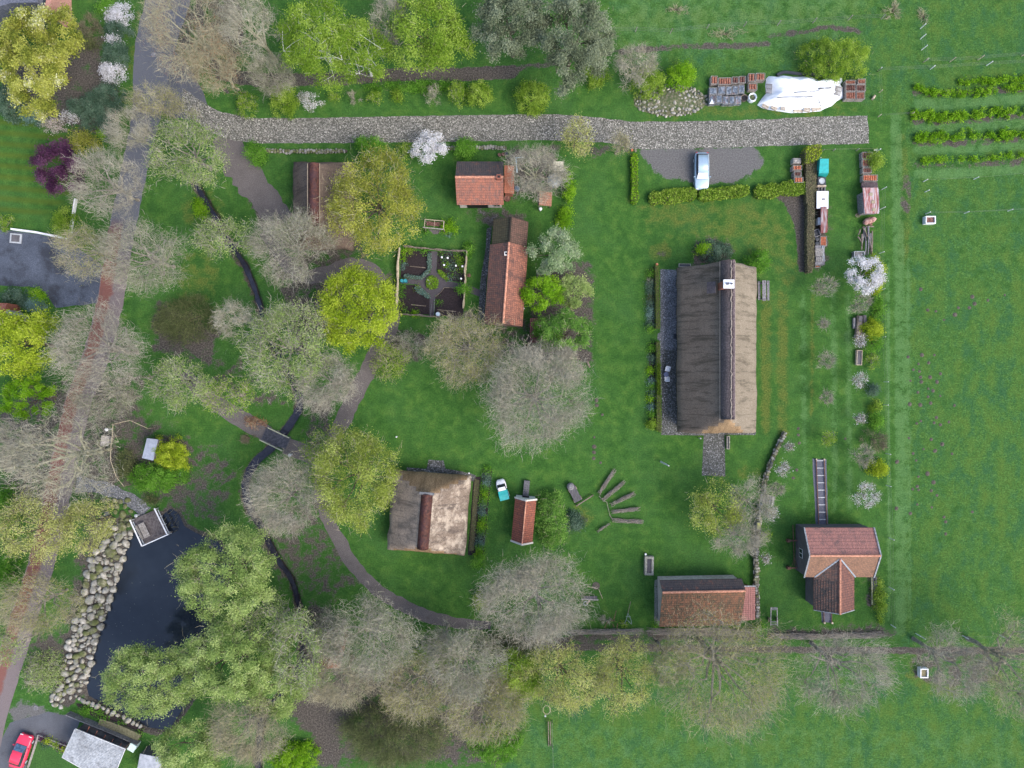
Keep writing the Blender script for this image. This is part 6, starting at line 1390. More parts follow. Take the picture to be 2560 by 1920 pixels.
def hedge(poly, ht, matkey, label, name='hedge', dens=70, topm=None, leaf=.16):
    """clipped hedge: solid body carrying thousands of small leaves on sides and top"""
    r = np.random.default_rng(int(abs(poly[0][0] * 100)) + 3); t = thing(name, label, 'hedge', poly[0])
    MB().prism([(p[0], p[1]) for p in poly], 0, ht * .9).build('branches', NM('hedge_core', [(.3, (.06, .06, .03)), (.7, (.11, .1, .06))], 6, .3) if 'hedge_core' not in bpy.data.materials else bpy.data.materials['hedge_core'], t)
    P = np.array(poly); mn, mx = P.min(0), P.max(0); area = (mx - mn).prod(); n_ = int(min(area * dens, 9000)) + 60
    Q = r.uniform(mn, mx, (n_ * 2, 2)); ins = np.zeros(len(Q), bool)
    for (x0, y0), (x1, y1) in zip(P, np.roll(P, -1, 0)):
        if y0 != y1: c_ = (y0 > Q[:, 1]) != (y1 > Q[:, 1]); ins ^= c_ & (Q[:, 0] < (x1 - x0) * (Q[:, 1] - y0) / (y1 - y0) + x0)
    Q = Q[ins]; Zt = np.full(len(Q), ht) * r.uniform(.88, 1.06, len(Q)); pts = [np.c_[Q, Zt]]
    for (x0, y0), (x1, y1) in zip(P, np.roll(P, -1, 0)):
        L_ = math.hypot(x1 - x0, y1 - y0); m_ = int(L_ * ht * dens * .7); u = r.random(m_)
        pts.append(np.c_[x0 + (x1 - x0) * u + r.normal(size=m_) * .05, y0 + (y1 - y0) * u + r.normal(size=m_) * .05, r.uniform(.05, ht, m_)])
    Pp = np.concatenate(pts); Pp[:, :2] += r.normal(size=(len(Pp), 2)) * .04; n_ = len(Pp)
    nrm = unit(n_, r) + np.array([0, 0, .8]); nrm /= np.linalg.norm(nrm, axis=1, keepdims=True); a = np.cross(nrm, unit(n_, r)); a /= np.linalg.norm(a, axis=1, keepdims=True); b = np.cross(nrm, a); s = leaf * r.uniform(.5, 1.2, n_)[:, None]
    V = np.stack([Pp - a * s * .6, Pp - b * s * .35, Pp + a * s * .6, Pp + b * s * .35], 1).reshape(-1, 3)
    np_mesh('foliage', V, np.arange(n_ * 4).reshape(-1, 4), P_[matkey] if matkey in P_ else LM[matkey], t, np.repeat(r.uniform(0, 1, n_), 4), off=(poly[0][0], poly[0][1], 0))
    return t
def lumpy(k, a, b, wd, n_=9):
    """ragged strip polygon along a line, drawing units of region k"""
    a = Vector(a); b = Vector(b); d = (b - a); nn = Vector((-d.y, d.x)).normalized(); up = []; lo = []; r = random.Random(int(a.x + b.y))
    for i in range(n_ + 1):
        p = a + d * i / n_; w_ = wd * (r.uniform(.7, 1.1) if 0 < i < n_ else .5); up.append(p + nn * w_ / 2); lo.append(p - nn * w_ / 2)
    return [Z(k, *p, .6) for p in up + lo[::-1]]
hedge(ZP('D', [(-8, 120), (38, 130), (52, 935), (5, 935)], 1), 1.0, 'hedge', 'long clipped low hedge, upper piece, west of the farmhouse paving', dens=160, leaf=.09)
hedge(ZP('D', [(8, 1110), (48, 1110), (60, 1800), (18, 1800)], 1) , 1.0, 'hedge', 'clipped low hedge, middle piece, beside the garden chairs', dens=160, leaf=.09)
hedge(ZP('22', [(1255, -180), (1285, -180), (1292, 420), (1252, 400)], 1), 1.0, 'hedge', 'clipped low hedge, lower piece, at the south-west corner of the farmhouse', dens=160, leaf=.09)
hedge(ZP('30', [(325, 1300), (345, 1262), (460, 1240), (462, 1330), (425, 1375), (335, 1400)], 1.9), 1.9, 'yellowlime', 'yellow-green leafy head of the tall clipped hedge', dens=90, leaf=.14)
hedge(ZP('30', [(335, 1400), (425, 1375), (415, 1660), (400, 1760), (335, 1760), (330, 1600)], 1.0), 1.0, 'hedgetop', 'tall clipped hedge with a brown top, upper stretch beside the turquoise tarpaulin', dens=110, leaf=.12)
hedge(ZP('31', [(345, 100), (405, 60), (398, 640), (380, 690), (345, 690), (340, 400)], 1.0), 1.0, 'hedgetop', 'tall clipped hedge with a brown top, lower stretch beside the scrap row', dens=110, leaf=.12)
for kk, (k, a, b, wd, lb) in enumerate([('20', (1190, 1715), (1590, 1670), 110, 'leafy lime hedge below the car park, the piece furthest left'), ('20', (1620, 1690), (2045, 1640), 110, 'leafy lime hedge directly below the silver car'), ('20', (2100, 1660), (2330, 1640), 115, 'leafy lime hedge, short piece between two gaps below the car park'), ('30', (100, 1625), (395, 1620), 120, 'leafy lime hedge below the four crates')]):
    hedge(lumpy(k, a, b, wd), .8, 'lime', lb, 'low_hedge', dens=120, leaf=.24)
hedge(lumpy('20', (1060, 1330), (1060, 1760), 60), .7, 'bright', 'narrow hedge of green and dark leaves between the lawn and the car park', 'low_hedge', dens=90, leaf=.18)
# planted beds and borders
hedge(lumpy('C', (720, 580), (720, 850), 52), .35, 'blue', 'pale green edging of lavender right of the top left allotment bed', 'lavender_edging', dens=220, leaf=.12)
hedge(lumpy('C', (715, 850), (590, 980), 52), .35, 'blue', 'pale green edging around the rounded corner of the top left allotment bed', 'lavender_edging', dens=220, leaf=.12)
hedge(lumpy('C', (590, 985), (310, 950), 58), .35, 'blue', 'pale green edging along the foot of the top left allotment bed', 'lavender_edging', dens=220, leaf=.12)
hedge(lumpy('C', (500, 1130), (720, 1290), 75), .4, 'blue', 'sage edging on the slanted side of the bottom left allotment bed', 'lavender_edging', dens=180, leaf=.14)
hedge(lumpy('C', (870, 860), (1010, 1010), 60), .3, 'bright', 'bright green edging of the planted allotment quarter', 'herb_edging', dens=200, leaf=.12)
hedge([Z('C', 770 + 98 * math.cos(a), 1065 + 105 * math.sin(a)) for a in [i * math.pi / 8 for i in range(16)]], .35, 'bright', 'round herb bed at the centre of the allotment', 'herb_bed', dens=170, leaf=.13)
rr = random.Random(8)
for x, y, r_, kd, lb in ((315, 570, 50, 'bright', 'green clump in the top left corner of the allotment'), (420, 545, 55, 'limebush', 'lime clump along the north fence of the allotment'), (310, 690, 45, 'bright', 'bright clump on the west fence of the allotment'), (310, 800, 45, 'blue', 'grey-blue clump on the west fence of the allotment'), (640, 560, 45, 'green', 'green clump at the north end of the allotment edging'),
    (270, 1130, 42, 'green', 'green clump below the water barrels'), (270, 1260, 42, 'green', 'green clump on the lower west fence of the allotment'), (265, 1410, 45, 'limebush', 'lime clump at the lower west corner of the allotment'), (330, 1530, 50, 'green', 'green clump at the foot of the bottom left bed'), (500, 1550, 55, 'bright', 'bright clump in the middle of the south allotment fence'), (865, 1370, 38, 'green', 'single round green plant in the bottom right bed'),
    (540, 1140, 55, 'saplime', 'brownish lime clump at the top of the bottom left bed'), (1270, 870, 32, 'green', 'green clump along the east allotment fence'), (720, 1040, 40, 'sapwhite', 'white flowering clump in the round herb bed'), (660, 235, 45, 'green', 'green clump left of the gravel under the rose frame'), (1030, 285, 42, 'blue', 'grey-blue clump below the bright green bush by the rose frame')):
    B('C', x, y, r_, r_, .45, kd, lb, 'plant', 'garden_plant')
pts_c = [(920, 600), (1000, 600), (1080, 580), (1180, 620), (1240, 680), (1070, 710), (1170, 700), (915, 750), (1090, 780), (1040, 830), (1180, 760), (1240, 760), (1120, 850), (1230, 830), (1090, 920), (1180, 980), (1050, 990), (1130, 650), (1000, 780), (960, 680)]
for i, (x, y) in enumerate(pts_c): B('C', x, y, rr.uniform(22, 36), rr.uniform(22, 36), .35, ['green', 'dark', 'blue', 'green', 'bright', 'dark', 'limebush'][i % 7], 'small leafy plant growing in the planted allotment quarter', 'plant', 'garden_plant', group='plants in the planted allotment quarter')
mb = MB(); 
for i, (x, y) in enumerate([(932, 677), (1025, 687), (968, 800), (1155, 810), (1237, 1015), (1258, 820)]):
    X, Y = Z('C', x, y); t = thing('cane_pot', 'white pot on a cane among the allotment plants', 'pot', (X, Y), 0, 'white pots on canes in the allotment'); MB().cyl((X, Y), .02, 0, .8, 5).build('cane', P_['log'], t); MB().lathe((X, Y), [(.09, .74), (.13, .78), (.12, .9), (.05, .93)], 10).build('pot', P_['whitepaint'], t)
for i, (x, y, lb) in enumerate([(285, 1030, 'teal water barrel against the west allotment fence, left one'), (340, 1030, 'teal water barrel right of its twin by the allotment fence')]):
    X, Y = Z('C', x, y, .9); t = thing('water_barrel', lb, 'barrel', (X, Y)); MB().lathe((X, Y), [(.19, 0), (.23, .4), (.23, .6), (.2, .86)], 14).build('barrel', plain('teal_barrel', (.02, .16, .19), .5), t); MB().cyl((X, Y), .205, .862, .9, 14).build('lid', plain('teal_lid', (.03, .25, .3), .5), t)
X, Y = Z('C', 858, 1565, .8); t = thing('metal_tub', 'round pale metal water butt at the south allotment fence', 'water butt', (X, Y)); MB().lathe((X, Y), [(.24, 0), (.28, .4), (.28, .74), (.26, .78)], 16).build('tub', P_['greypaint'], t); MB().cyl((X, Y), .24, .78, .8, 16).build('lid', plain('pale_blue_lid', (.5, .6, .66), .4), t)
for (a, b, lb) in (((415, 803), (665, 830), 'wooden bar lying across the top left allotment bed'), ((435, 1415), (670, 1438), 'wooden bar lying across the bottom left allotment bed'), ((850, 1495), (1150, 1525), 'wooden bar along the foot of the bottom right allotment bed')):
    tag(MB().bar((*Z('C', *a), .12), (*Z('C', *b), .12), .09, .1).build('plant_rail', P_['log']), lb, 'bar')
for a, b, lb in (((760, 1400), (740, 1600), 'left pale plank edging the lower allotment path'), ((808, 1320), (795, 1575), 'right brown plank edging the lower allotment path')): tag(MB().bar((*Z('C', *a), .06), (*Z('C', *b), .06), .06, .09).build('path_plank', P_['greywood']), lb, 'plank')
mb = MB(); pts = [(822, 1290), (880, 1240), (930, 1190), (960, 1142), (1050, 1145), (1140, 1158)]
for a, b in zip(pts[:-1], pts[1:]): mb.bar((*Z('C', *a), .07), (*Z('C', *b), .07), .05, .12)
tag(mb.build('bed_edging', P_['log']), 'thin curved board edging the bottom right allotment bed', 'edging')
# rose frame
t = thing('rose_frame', 'timber pergola frame over a bench above the allotment', 'pergola', Z('C', 800, 130))
cs = ZP('C', [(655, 55), (955, 82), (950, 212), (645, 190)], 1.9)
for p in cs: MB().cyl(p, .06, 0, 1.9, 6).build('post', P_['log'], t)
for a, b in zip(cs, cs[1:] + cs[:1]): MB().bar((*a, 1.94), (*b, 1.94), .08, .08).build('beam', pw, t)
m1, m2 = Z('C', 810, 65, 1.9), Z('C', 795, 205, 1.9); MB().bar((*m1, 1.9), (*m2, 1.9), .05, .05).build('beam', pw, t)
MB().bar((*Z('C', 620, 183, 1.9), 2.02), (*Z('C', 960, 218, 1.9), 2.02), .1, .1).build('beam', P_['crate'], t)
X, Y = Z('C', 800, 125, .5); MB().box((X, Y, .45), (1.9, .5, .06), R(-5)).box((X - .8, Y, .2), (.08, .4, .42)).box((X + .8, Y, .2), (.08, .4, .42)).build('bench', P_['tiles_dark'], t)
# flower bed plants beside the farmhouse hedges and the thatched barn
for i, (y, kd) in enumerate([(700, 'green'), (760, 'sapling'), (800, 'dark'), (850, 'dark'), (900, 'thicket'), (950, 'dark'), (1010, 'blue'), (1050, 'blue'), (1130, 'dark'), (1170, 'green')]):
    B('21', 1195, y + 10, 34, 34, .6, kd, 'low plant in the flower bed west of the upper clipped hedge', 'plant', 'border_plant', group='plants in the upper farmhouse border')
for i in range(9): B('21' if i < 4 else '22', 1205, (1350 + i * 95) if i < 4 else (20 + (i - 4) * 58), 34, 38, .6, ['green', 'dark', 'bright', 'blue'][i % 4], 'low plant in the flower bed west of the lower clipped hedges', 'plant', 'border_plant', group='plants in the lower farmhouse border')
for i in range(15): B('12', 1995 - i * 5, 745 + i * 52, 34, 36, .55, ['green', 'dark', 'blue', 'green', 'bright'][i % 5], 'leafy plant in the long bed right of the thatched barn', 'plant', 'border_plant', group='plants in the bed right of the thatched barn')
for nm, pts in (('flower_bed', [('21', 1170, 680), ('21', 1228, 640), ('21', 1232, 1180), ('21', 1180, 1190)]), ('flower_bed', [('21', 1185, 1310), ('21', 1250, 1300), ('22', 1255, 330), ('22', 1180, 320)]), ('flower_bed', [('12', 1960, 725), ('12', 2040, 735), ('12', 1965, 1480), ('12', 1900, 1480)]), ('flower_bed', [('12', 1880, 800), ('12', 1945, 800), ('12', 1900, 1480), ('12', 1830, 1480)])):
    sheet(nm, [Z(*p) for p in pts], .009, M['bed_soil'], .05)
hedge([Z('12', *p) for p in ((1890, 820), (1930, 830), (1880, 1440), (1840, 1440))], .12, 'thicket', 'mossy ground cover strip along the east wall of the thatched barn', 'ground_cover', dens=60, leaf=.1)
# vegetable rows
def veg_row(k, pts, wd, label, dens=60):
    L = smooth_line([Z(k, *p) for p in pts], 6); r = np.random.default_rng(int(pts[0][1])); t = thing('vegetable_row', label, 'crop row', (L[0].x, L[0].y)); tot = sum((L[i + 1] - L[i]).length for i in range(len(L) - 1))
    n_ = int(tot * 6); u = np.sort(r.random(n_)) * (len(L) - 1); i0 = np.minimum(u.astype(int), len(L) - 2); LP = np.array([tuple(p) for p in L]); f = (u - i0)[:, None]; C3 = LP[i0] * (1 - f) + LP[i0 + 1] * f
    C3[:, 1] += r.normal(size=n_) * wd * .26; C3[:, 2] = r.uniform(.2, .5, n_); keep = np.array([mnoise.noise(Vector((p[0] * .7, p[1] * .7, 2))) > -.6 for p in C3]); C3 = C3[keep]
    V, F_, A_, Mi, mats = foliage(r, C3, .2, 'rowveg', tot * wd, np.array([0, 0, -40.]), dens=dens / 60)
    np_mesh('foliage', V, F_, mats, t, A_, Mi, off=(L[0].x, L[0].y, 0)); return t
KIND['rowveg'] = ('barebuff', 3, .3, .025, 'bright', 170, .2, 'brown', .17, .5)
veg_row('30', [(1640, 720), (1900, 705), (2212, 680), (2700, 640)], .8, 'vegetable row, uppermost in the right hand plot')
veg_row('30', [(1270, 760), (1400, 800), (1700, 820), (1900, 790), (2212, 760), (2700, 720)], .9, 'vegetable row, second from the top in the right hand plot')
veg_row('30', [(1230, 1000), (1400, 1015), (1600, 1020), (1900, 985), (2212, 960), (2700, 930)], 1.3, 'vegetable row, wide middle one in the right hand plot')
veg_row('30', [(1265, 1200), (1500, 1190), (1900, 1175), (2212, 1165), (2700, 1140)], 1.2, 'vegetable row, fourth from the top in the right hand plot')
veg_row('30', [(1320, 1400), (1500, 1385), (1900, 1370), (2212, 1340), (2700, 1320)], .7, 'sparse vegetable row, lowest in the right hand plot', 40)
# ================= vehicles, crates, tools =================
def loft(mb, secs, m=0, cap=True):
    """secs: list of rings (lists of 3D points, same count) joined along the length"""
    n_ = len(secs[0]); vs = [p for s in secs for p in s]; fs = []
    for i in range(len(secs) - 1):
        for k in range(n_): k2 = (k + 1) % n_; fs.append((i * n_ + k, i * n_ + k2, (i + 1) * n_ + k2, (i + 1) * n_ + k))
    if cap: fs += [tuple(range(n_))[::-1], tuple((len(secs) - 1) * n_ + k for k in range(n_))]
    mb.add(vs, fs, m); return mb
def ring(y, hw, z0, z1, r=.12, hw2=None):
    """rounded rectangle section at y; hw2 = half width at the top"""
    h2 = hw2 if hw2 is not None else hw; pts = []
    for (cx_, cz_, a0, hh) in ((hw - r, z0 + r, -90, 0), (h2 - r, z1 - r, 0, 0), (-h2 + r, z1 - r, 90, 0), (-hw + r, z0 + r, 180, 0)):
        for k in range(4): a = R(a0 + 30 * k); pts.append((cx_ + r * math.cos(a), y, cz_ + r * math.sin(a)))
    return pts
def car(label, col, length=4.6, width=1.8, estate=True, red=False):
    paint = plain('car_paint_' + ('red' if red else 'silver'), col, .25, .0 if red else .3, .6, .04)
    root = thing('parked_car', label, 'car'); hl = length / 2; hw = width / 2; g = T_['glass']
    body = [ring(-hl, hw * .72, .3, .62, .1), ring(-hl + .12, hw * .88, .22, .72, .14), ring(-hl + .5, hw * .97, .2, .84, .15), ring(-hl * .45, hw, .2, .93, .15), ring(0, hw, .2, .95, .15), ring(hl * .5, hw, .2, .96, .15), ring(hl - .35, hw * .96, .22, .95, .15), ring(hl - .08, hw * .86, .3, .88, .14), ring(hl, hw * .74, .35, .75, .12)]
    b = loft(MB(), body).build('body', paint, root, smooth=True, local=True)      # front = -y
    yw0, yw1 = -hl * .47, -hl * .16; yr1 = hl - (.55 if estate else 1.0); yr2 = hl - (.22 if estate else .45)
    gz = loft(MB(), [ring(yw0, hw * .80, .88, .96, .03), ring(yw1, hw * .84, .88, 1.42, .06, hw * .70), ring((yw1 + yr1) / 2, hw * .86, .88, 1.47, .06, hw * .70), ring(yr1, hw * .84, .88, 1.42, .06, hw * .68), ring(yr2, hw * .80, .88, .99, .03)])
    gz.build('cabin_glass', g, root, smooth=False, local=True)
    def slab(name, y0, y1, z0, z1, w0, w1, mt_, th=.02):
        return MB().add([(-w0, y0, z0), (w0, y0, z0), (w1, y1, z1), (-w1, y1, z1), (-w0, y0, z0 - th), (w0, y0, z0 - th), (w1, y1, z1 - th), (-w1, y1, z1 - th)], [(0, 1, 2, 3), (7, 6, 5, 4), (0, 4, 5, 1), (1, 5, 6, 2), (2, 6, 7, 3), (3, 7, 4, 0)]).build(name, mt_, root, local=True)
    rc = loft(MB(), [ring(yw1 - .05, hw * .70, 1.41, 1.46, .02), ring((yw1 + yr1) / 2, hw * .735, 1.45, 1.53, .03), ring(yr1 + .03, hw * .69, 1.41, 1.47, .02)]).build('roof', paint, root, smooth=True, local=True)
    if estate:
        for s in (-1, 1): MB().tube([(s * hw * .66, yw1 + .1, 1.5), (s * hw * .67, (yw1 + yr1) / 2, 1.58), (s * hw * .65, yr1 - .05, 1.5)], .022, 6).build('roof_rail', P_['greypaint'], root, local=True)
    wsm = NM('pale_windscreen', [(.3, (.5, .55, .58)), (.7, (.72, .76, .78))], 2, .3, rough=.15, spec=.7) if not red else NM('blue_windscreen', [(.3, (.04, .08, .14)), (.7, (.09, .16, .25))], 3, .3, rough=.1, spec=.7)
    slab('windscreen', yw0 + .02, yw1 - .06, .985, 1.445, hw * .78, hw * .66, wsm); slab('rear_window', yr1 + .05, yr2 - .02, 1.43, 1.02, hw * .64, hw * .74, g)
    for sx in (-1, 1):
        MB().box((sx * (hw + .08), yw0 + .28, .98), (.16, .1, .12)).build('mirror', paint, root, local=True)
        MB().box((sx * hw * .62, -hl + .13, .66), (.34, .16, .12)).build('headlight', P_['whitepaint'], root, local=True)
        MB().box((sx * hw * .72, hl - .07, .8), (.22, .12, .16)).build('tail_light', plain('tail_light_red', (.4, .02, .02), .3), root, local=True)
        for sy in (-.62, .6):
            w_ = MB().tube([(sx * (hw - .2), sy * hl, .32), (sx * (hw + .015), sy * hl, .32)], .32, 16).build('wheel', P_['black'], root, local=True); MB().tube([(sx * (hw + .016), sy * hl, .32), (sx * (hw + .03), sy * hl, .32)], .2, 12).build('rim', P_['greypaint'], w_, local=True)
    MB().box((0, -hl + .02, .45), (.9, .08, .14)).build('grille', P_['black'], root, local=True)
    return root
c1 = car('silver-blue estate car parked on the gravel below the cobbled road', (.38, .50, .60)); c1.location = (*W(1755, 427, .8), 0)
c2 = car('red hatchback parked at the bottom left corner beside the lane', (.72, .045, .10), 4.3, 1.75, False, True); c2.location = (*Z('F', 265, 525, .8), 0); c2.rotation_euler = (0, 0, R(180 - 19)) ; c2.rotation_euler = (0, 0, R(-19))
# front up? the red car's bonnet points up the picture
c2.rotation_euler = (0, 0, R(-19 + 180))
t = thing('utility_cart', 'small white utility vehicle with a turquoise cargo cover on the lawn', 'utility vehicle', (*W(1256, 1224, .6), 0), R(14))
loft(MB(), [ring(1.3, .38, .25, .55, .12), ring(1.1, .52, .2, .75, .14), ring(.75, .6, .2, .9, .14), ring(.1, .6, .2, 1.0, .12)]).build('body', plain('white_cart_paint', (.8, .8, .82), .3), t, smooth=True, local=True)
loft(MB(), [ring(.72, .5, .88, .96, .03), ring(.45, .52, .9, 1.4, .05, .44), ring(.02, .54, .9, 1.42, .05, .46), ring(-.02, .54, .9, 1.3, .05, .46)]).build('cabin_glass', P_['black'], t, local=True)
loft(MB(), [ring(.42, .42, 1.4, 1.46, .02), ring(.0, .48, 1.4, 1.47, .02)]).build('roof', bpy.data.materials['white_cart_paint'], t, local=True)
loft(MB(), [ring(-.06, .58, .35, 1.18, .05), ring(-.6, .6, .35, 1.24, .06), ring(-1.25, .58, .35, 1.16, .05)]).build('cargo_cover', P_['turq'], t, local=True)
for sx in (-1, 1):
    for sy in (.85, -.75): MB().tube([(sx * .45, sy, .24), (sx * .64, sy, .24)], .24, 12).build('wheel', P_['black'], t, local=True)
MB().tube([(.64, -.3, .7), (.68, -1.0, .7)], .025, 5).build('side_rail', P_['greypaint'], t, local=True)

def crate(k, x0, y0, x1, y1, label, ht=.95, fill='tiles', style='rows', rz=0, n_=3, group=None):
    """slatted open crate of roof tiles; footprint given at its rim"""
    a = Z(k, x0, y0, ht); b = Z(k, x1, y1, ht); cx, cy = (a[0] + b[0]) / 2, (a[1] + b[1]) / 2; w_, d_ = abs(b[0] - a[0]) * .97, abs(a[1] - b[1]) * .97
    t = thing('tile_crate', label, 'crate', (cx, cy), rz, group); mb = MB()
    for z in (.15, .4, .65, .9):
        zz_ = z * ht / .95; mb.box((0, d_ / 2 - .02, zz_), (w_, .03, .1)); mb.box((0, -d_ / 2 + .02, zz_), (w_, .03, .1)); mb.box((w_ / 2 - .02, 0, zz_), (.03, d_, .1)); mb.box((-w_ / 2 + .02, 0, zz_), (.03, d_, .1))
    for sx in (-1, 1):
        for sy in (-1, 1): mb.box((sx * (w_ / 2 - .05), sy * (d_ / 2 - .05), ht / 2), (.07, .07, ht))
    mb.box((0, 0, .06), (w_, d_, .08)); mb.build('frame', P_['crate'], t, local=True)
    mb = MB(); W2, D2 = w_ - .14, d_ - .14
    if style == 'cover':
        q = 7; vs = [((i / q - .5) * (w_ + .06), (j / q - .5) * (d_ + .06), ht + .05 * mnoise.noise(Vector((i * .8 + cx * 3, j * .8, cy))) + (.03 if 0 < i < q and 0 < j < q else -.12)) for j in range(q + 1) for i in range(q + 1)]
        mb.add(vs, [(j * 8 + i, j * 8 + i + 1, j * 8 + i + 9, j * 8 + i + 8) for j in range(q) for i in range(q)])
        sk = [(-w_ / 2 - .03, -d_ / 2 - .03), (w_ / 2 + .03, -d_ / 2 - .03), (w_ / 2 + .03, d_ / 2 + .03), (-w_ / 2 - .03, d_ / 2 + .03)]
        for i in range(4): p, q_ = sk[i], sk[(i + 1) % 4]; mb.add([(*p, ht - .12), (*q_, ht - .12), (q_[0], q_[1], ht * .35), (p[0], p[1], ht * .35)], [(0, 1, 2, 3)])
        mb.build('cover', P_['tarp_blue'] if fill == 'tiles' else fill, t, local=True)
    else:
        m_ = P_[fill] if isinstance(fill, str) else fill
        rows = max(1, round(D2 / .3)); cols = max(1, round(W2 / .3)) if style == 'rows' else n_
        for j in range(rows):
            for i in range(cols):
                h_ = ht - .08 + random.uniform(-.05, .03); ww, dd = W2 / cols, D2 / rows
                mb.tube([(-W2 / 2 + (i + .5) * ww, -D2 / 2 + j * dd + .015, h_ - ww * .28), (-W2 / 2 + (i + .5) * ww, -D2 / 2 + (j + 1) * dd - .015, h_ - ww * .28)], ww * .42, 8)
        mb.box((0, 0, ht * .42), (W2, D2, ht * .6)); mb.build('tiles', m_, t, local=True)
    return t
g1 = None
for (b_, lb) in zip([(180, 140, 265, 240), (270, 160, 430, 245), (436, 150, 515, 232), (520, 142, 600, 228), (628, 110, 715, 208), (722, 105, 835, 195), (632, 228, 740, 310)],
                    ['crate of round roof tiles, leftmost in the top row above the cobbled road', 'wide crate of roof tiles, second in the top row', 'crate of darker roof tiles, third in the top row', 'crate of dark red tiles, fourth in the top row', 'crate of tiles standing just above another tile crate near the white bag', 'crate of tiles furthest right in the top row beside the white heap', 'crate of tiles directly above the white bag']):
    crate('A', *b_, lb, .9, fill='tiles_dark' if 'dark' in lb else 'tiles')
for b_, lb in (((160, 280, 255, 365), 'tarpaulin covered crate, left in the upper covered row'), ((262, 265, 355, 365), 'blue and rust stained covered crate, second in the upper covered row'), ((360, 265, 430, 368), 'orange and rust stained covered crate, third in the upper covered row'), ((434, 258, 508, 365), 'dark blue covered crate, fourth in the upper covered row'), ((512, 248, 585, 352), 'brown rimmed covered crate, rightmost in the upper covered row'),
               ((158, 375, 236, 480), 'covered crate with a white corner, left in the lower covered row'), ((242, 370, 315, 470), 'pale rimmed covered crate, second in the lower covered row'), ((320, 382, 393, 482), 'covered crate with blue stains, third in the lower covered row'), ((398, 385, 465, 482), 'covered crate crossed by a slat, fourth in the lower covered row'), ((470, 380, 546, 475), 'pale blue covered crate, rightmost in the lower covered row')):
    crate('A', *b_, lb, .8, style='cover')
a_ = Z('A', 185, 455, .95); tag(MB().add([(a_[0] - .25, a_[1] - .25, .9), (a_[0] + .3, a_[1] - .2, .92), (a_[0] + .05, a_[1] + .4, .93), (a_[0], a_[1], 1.0)], [(0, 1, 3), (1, 2, 3), (2, 0, 3)]).build('plastic_sheet', P_['tarp_white']), 'scrap of white sheet on the corner of a covered crate', 'sheet')
X, Y = Z('A', 583, 405, .6); t = thing('wicker_tub', 'round brown tub between the covered crates and the white bag', 'tub', (X, Y)); MB().lathe((X, Y), [(.32, 0), (.4, .3), (.42, .62), (.38, .6), (.36, .45)], 16).build('tub', P_['log'], t); MB().cyl((X, Y), .35, .4, .46, 14).build('contents', T_['dark'], t)
X, Y = Z('A', 683, 395, .75); t = thing('bulk_bag', 'round white bulk bag with an open top beside the tile crates', 'bag', (X, Y)); MB().lathe((X, Y), [(.5, 0), (.56, .3), (.55, .7), (.5, .8), (.44, .76), (.4, .5)], 9).build('bag', P_['tarp_white'], t, smooth=False); MB().cyl((X, Y), .38, .45, .52, 10).build('contents', bpy.data.materials['weedy_rubble'], t)
for b_, lb in (((1800, 190, 1925, 240), 'stack of weathered tiles under the lime willow bush, left'), ((1945, 175, 2045, 235), 'stack of weathered tiles under the lime willow bush, right'), ((1800, 243, 1925, 325), 'stack of dark tiles right of the white heap, middle left'), ((1930, 243, 2045, 325), 'stack of dark tiles right of the white heap, middle right'), ((1800, 330, 1925, 422), 'stack of reddish tiles right of the white heap, front left'), ((1930, 330, 2035, 422), 'stack of reddish tiles right of the white heap, front right')):
    crate('A', *b_, lb, .9, fill='tiles_dark' if 'dark' in lb else 'tiles', style='x', n_=5)
# white tarpaulin heap
out = [(850, 170), (880, 140), (950, 160), (1020, 130), (1150, 148), (1400, 152), (1480, 200), (1600, 170), (1690, 178), (1760, 160), (1772, 205), (1745, 240), (1780, 290), (1782, 400), (1700, 440), (1640, 495), (1560, 530), (1500, 560), (1350, 580), (1150, 585), (1000, 562), (880, 545), (790, 520), (740, 490), (790, 410), (850, 350), (838, 260)]
po = ZP('A', out, .2); cxh = sum(p[0] for p in po) / len(po); cyh = sum(p[1] for p in po) / len(po)
jp = jit_poly(po, .22, .05); n_ = len(jp); rows = 14; mb = MB(); vs = []
for j in range(rows + 1):
    f = j / rows
    for i in range(n_):
        x = jp[i][0] + (cxh - jp[i][0]) * f; y = jp[i][1] + (cyh - jp[i][1]) * f
        z = .04 + 1.25 * min(1, (f * 2.4)) ** .7
        rg = math.sin((x - cxh) * .35 + (y - cyh) * 2.3 + mnoise.noise(Vector((x * .5, y * .5, 0))) * 4) * .06 + mnoise.noise(Vector((x * .9, y * 3.2, 5))) * .16 + mnoise.noise(Vector((x * 3, y * 3, 8))) * .07
        vs.append((x, y, z + rg * min(1, f * 4 + .15)))
mb.add(vs, [(j * n_ + i, j * n_ + (i + 1) % n_, (j + 1) * n_ + (i + 1) % n_, (j + 1) * n_ + i) for j in range(rows) for i in range(n_)])
tag(mb.build('tarpaulin_heap', P_['tarp_white'], smooth=True), 'long heap covered by a crumpled white tarpaulin above the cobbled road', 'covered heap')
mb = MB(); 
L = smooth_line([Z('A', *p) for p in ((960, 150), (1050, 118), (1200, 135), (1350, 140), (1480, 165), (1560, 175), (1660, 165))], 6)
mb.tube([(p.x, p.y + .05, .35 + .1 * mnoise.noise(p)) for p in L], .2, 6); tag(mb.build('dark_sheet_roll', P_['black']), 'dark rolled sheet along the back edge of the white heap', 'sheet')
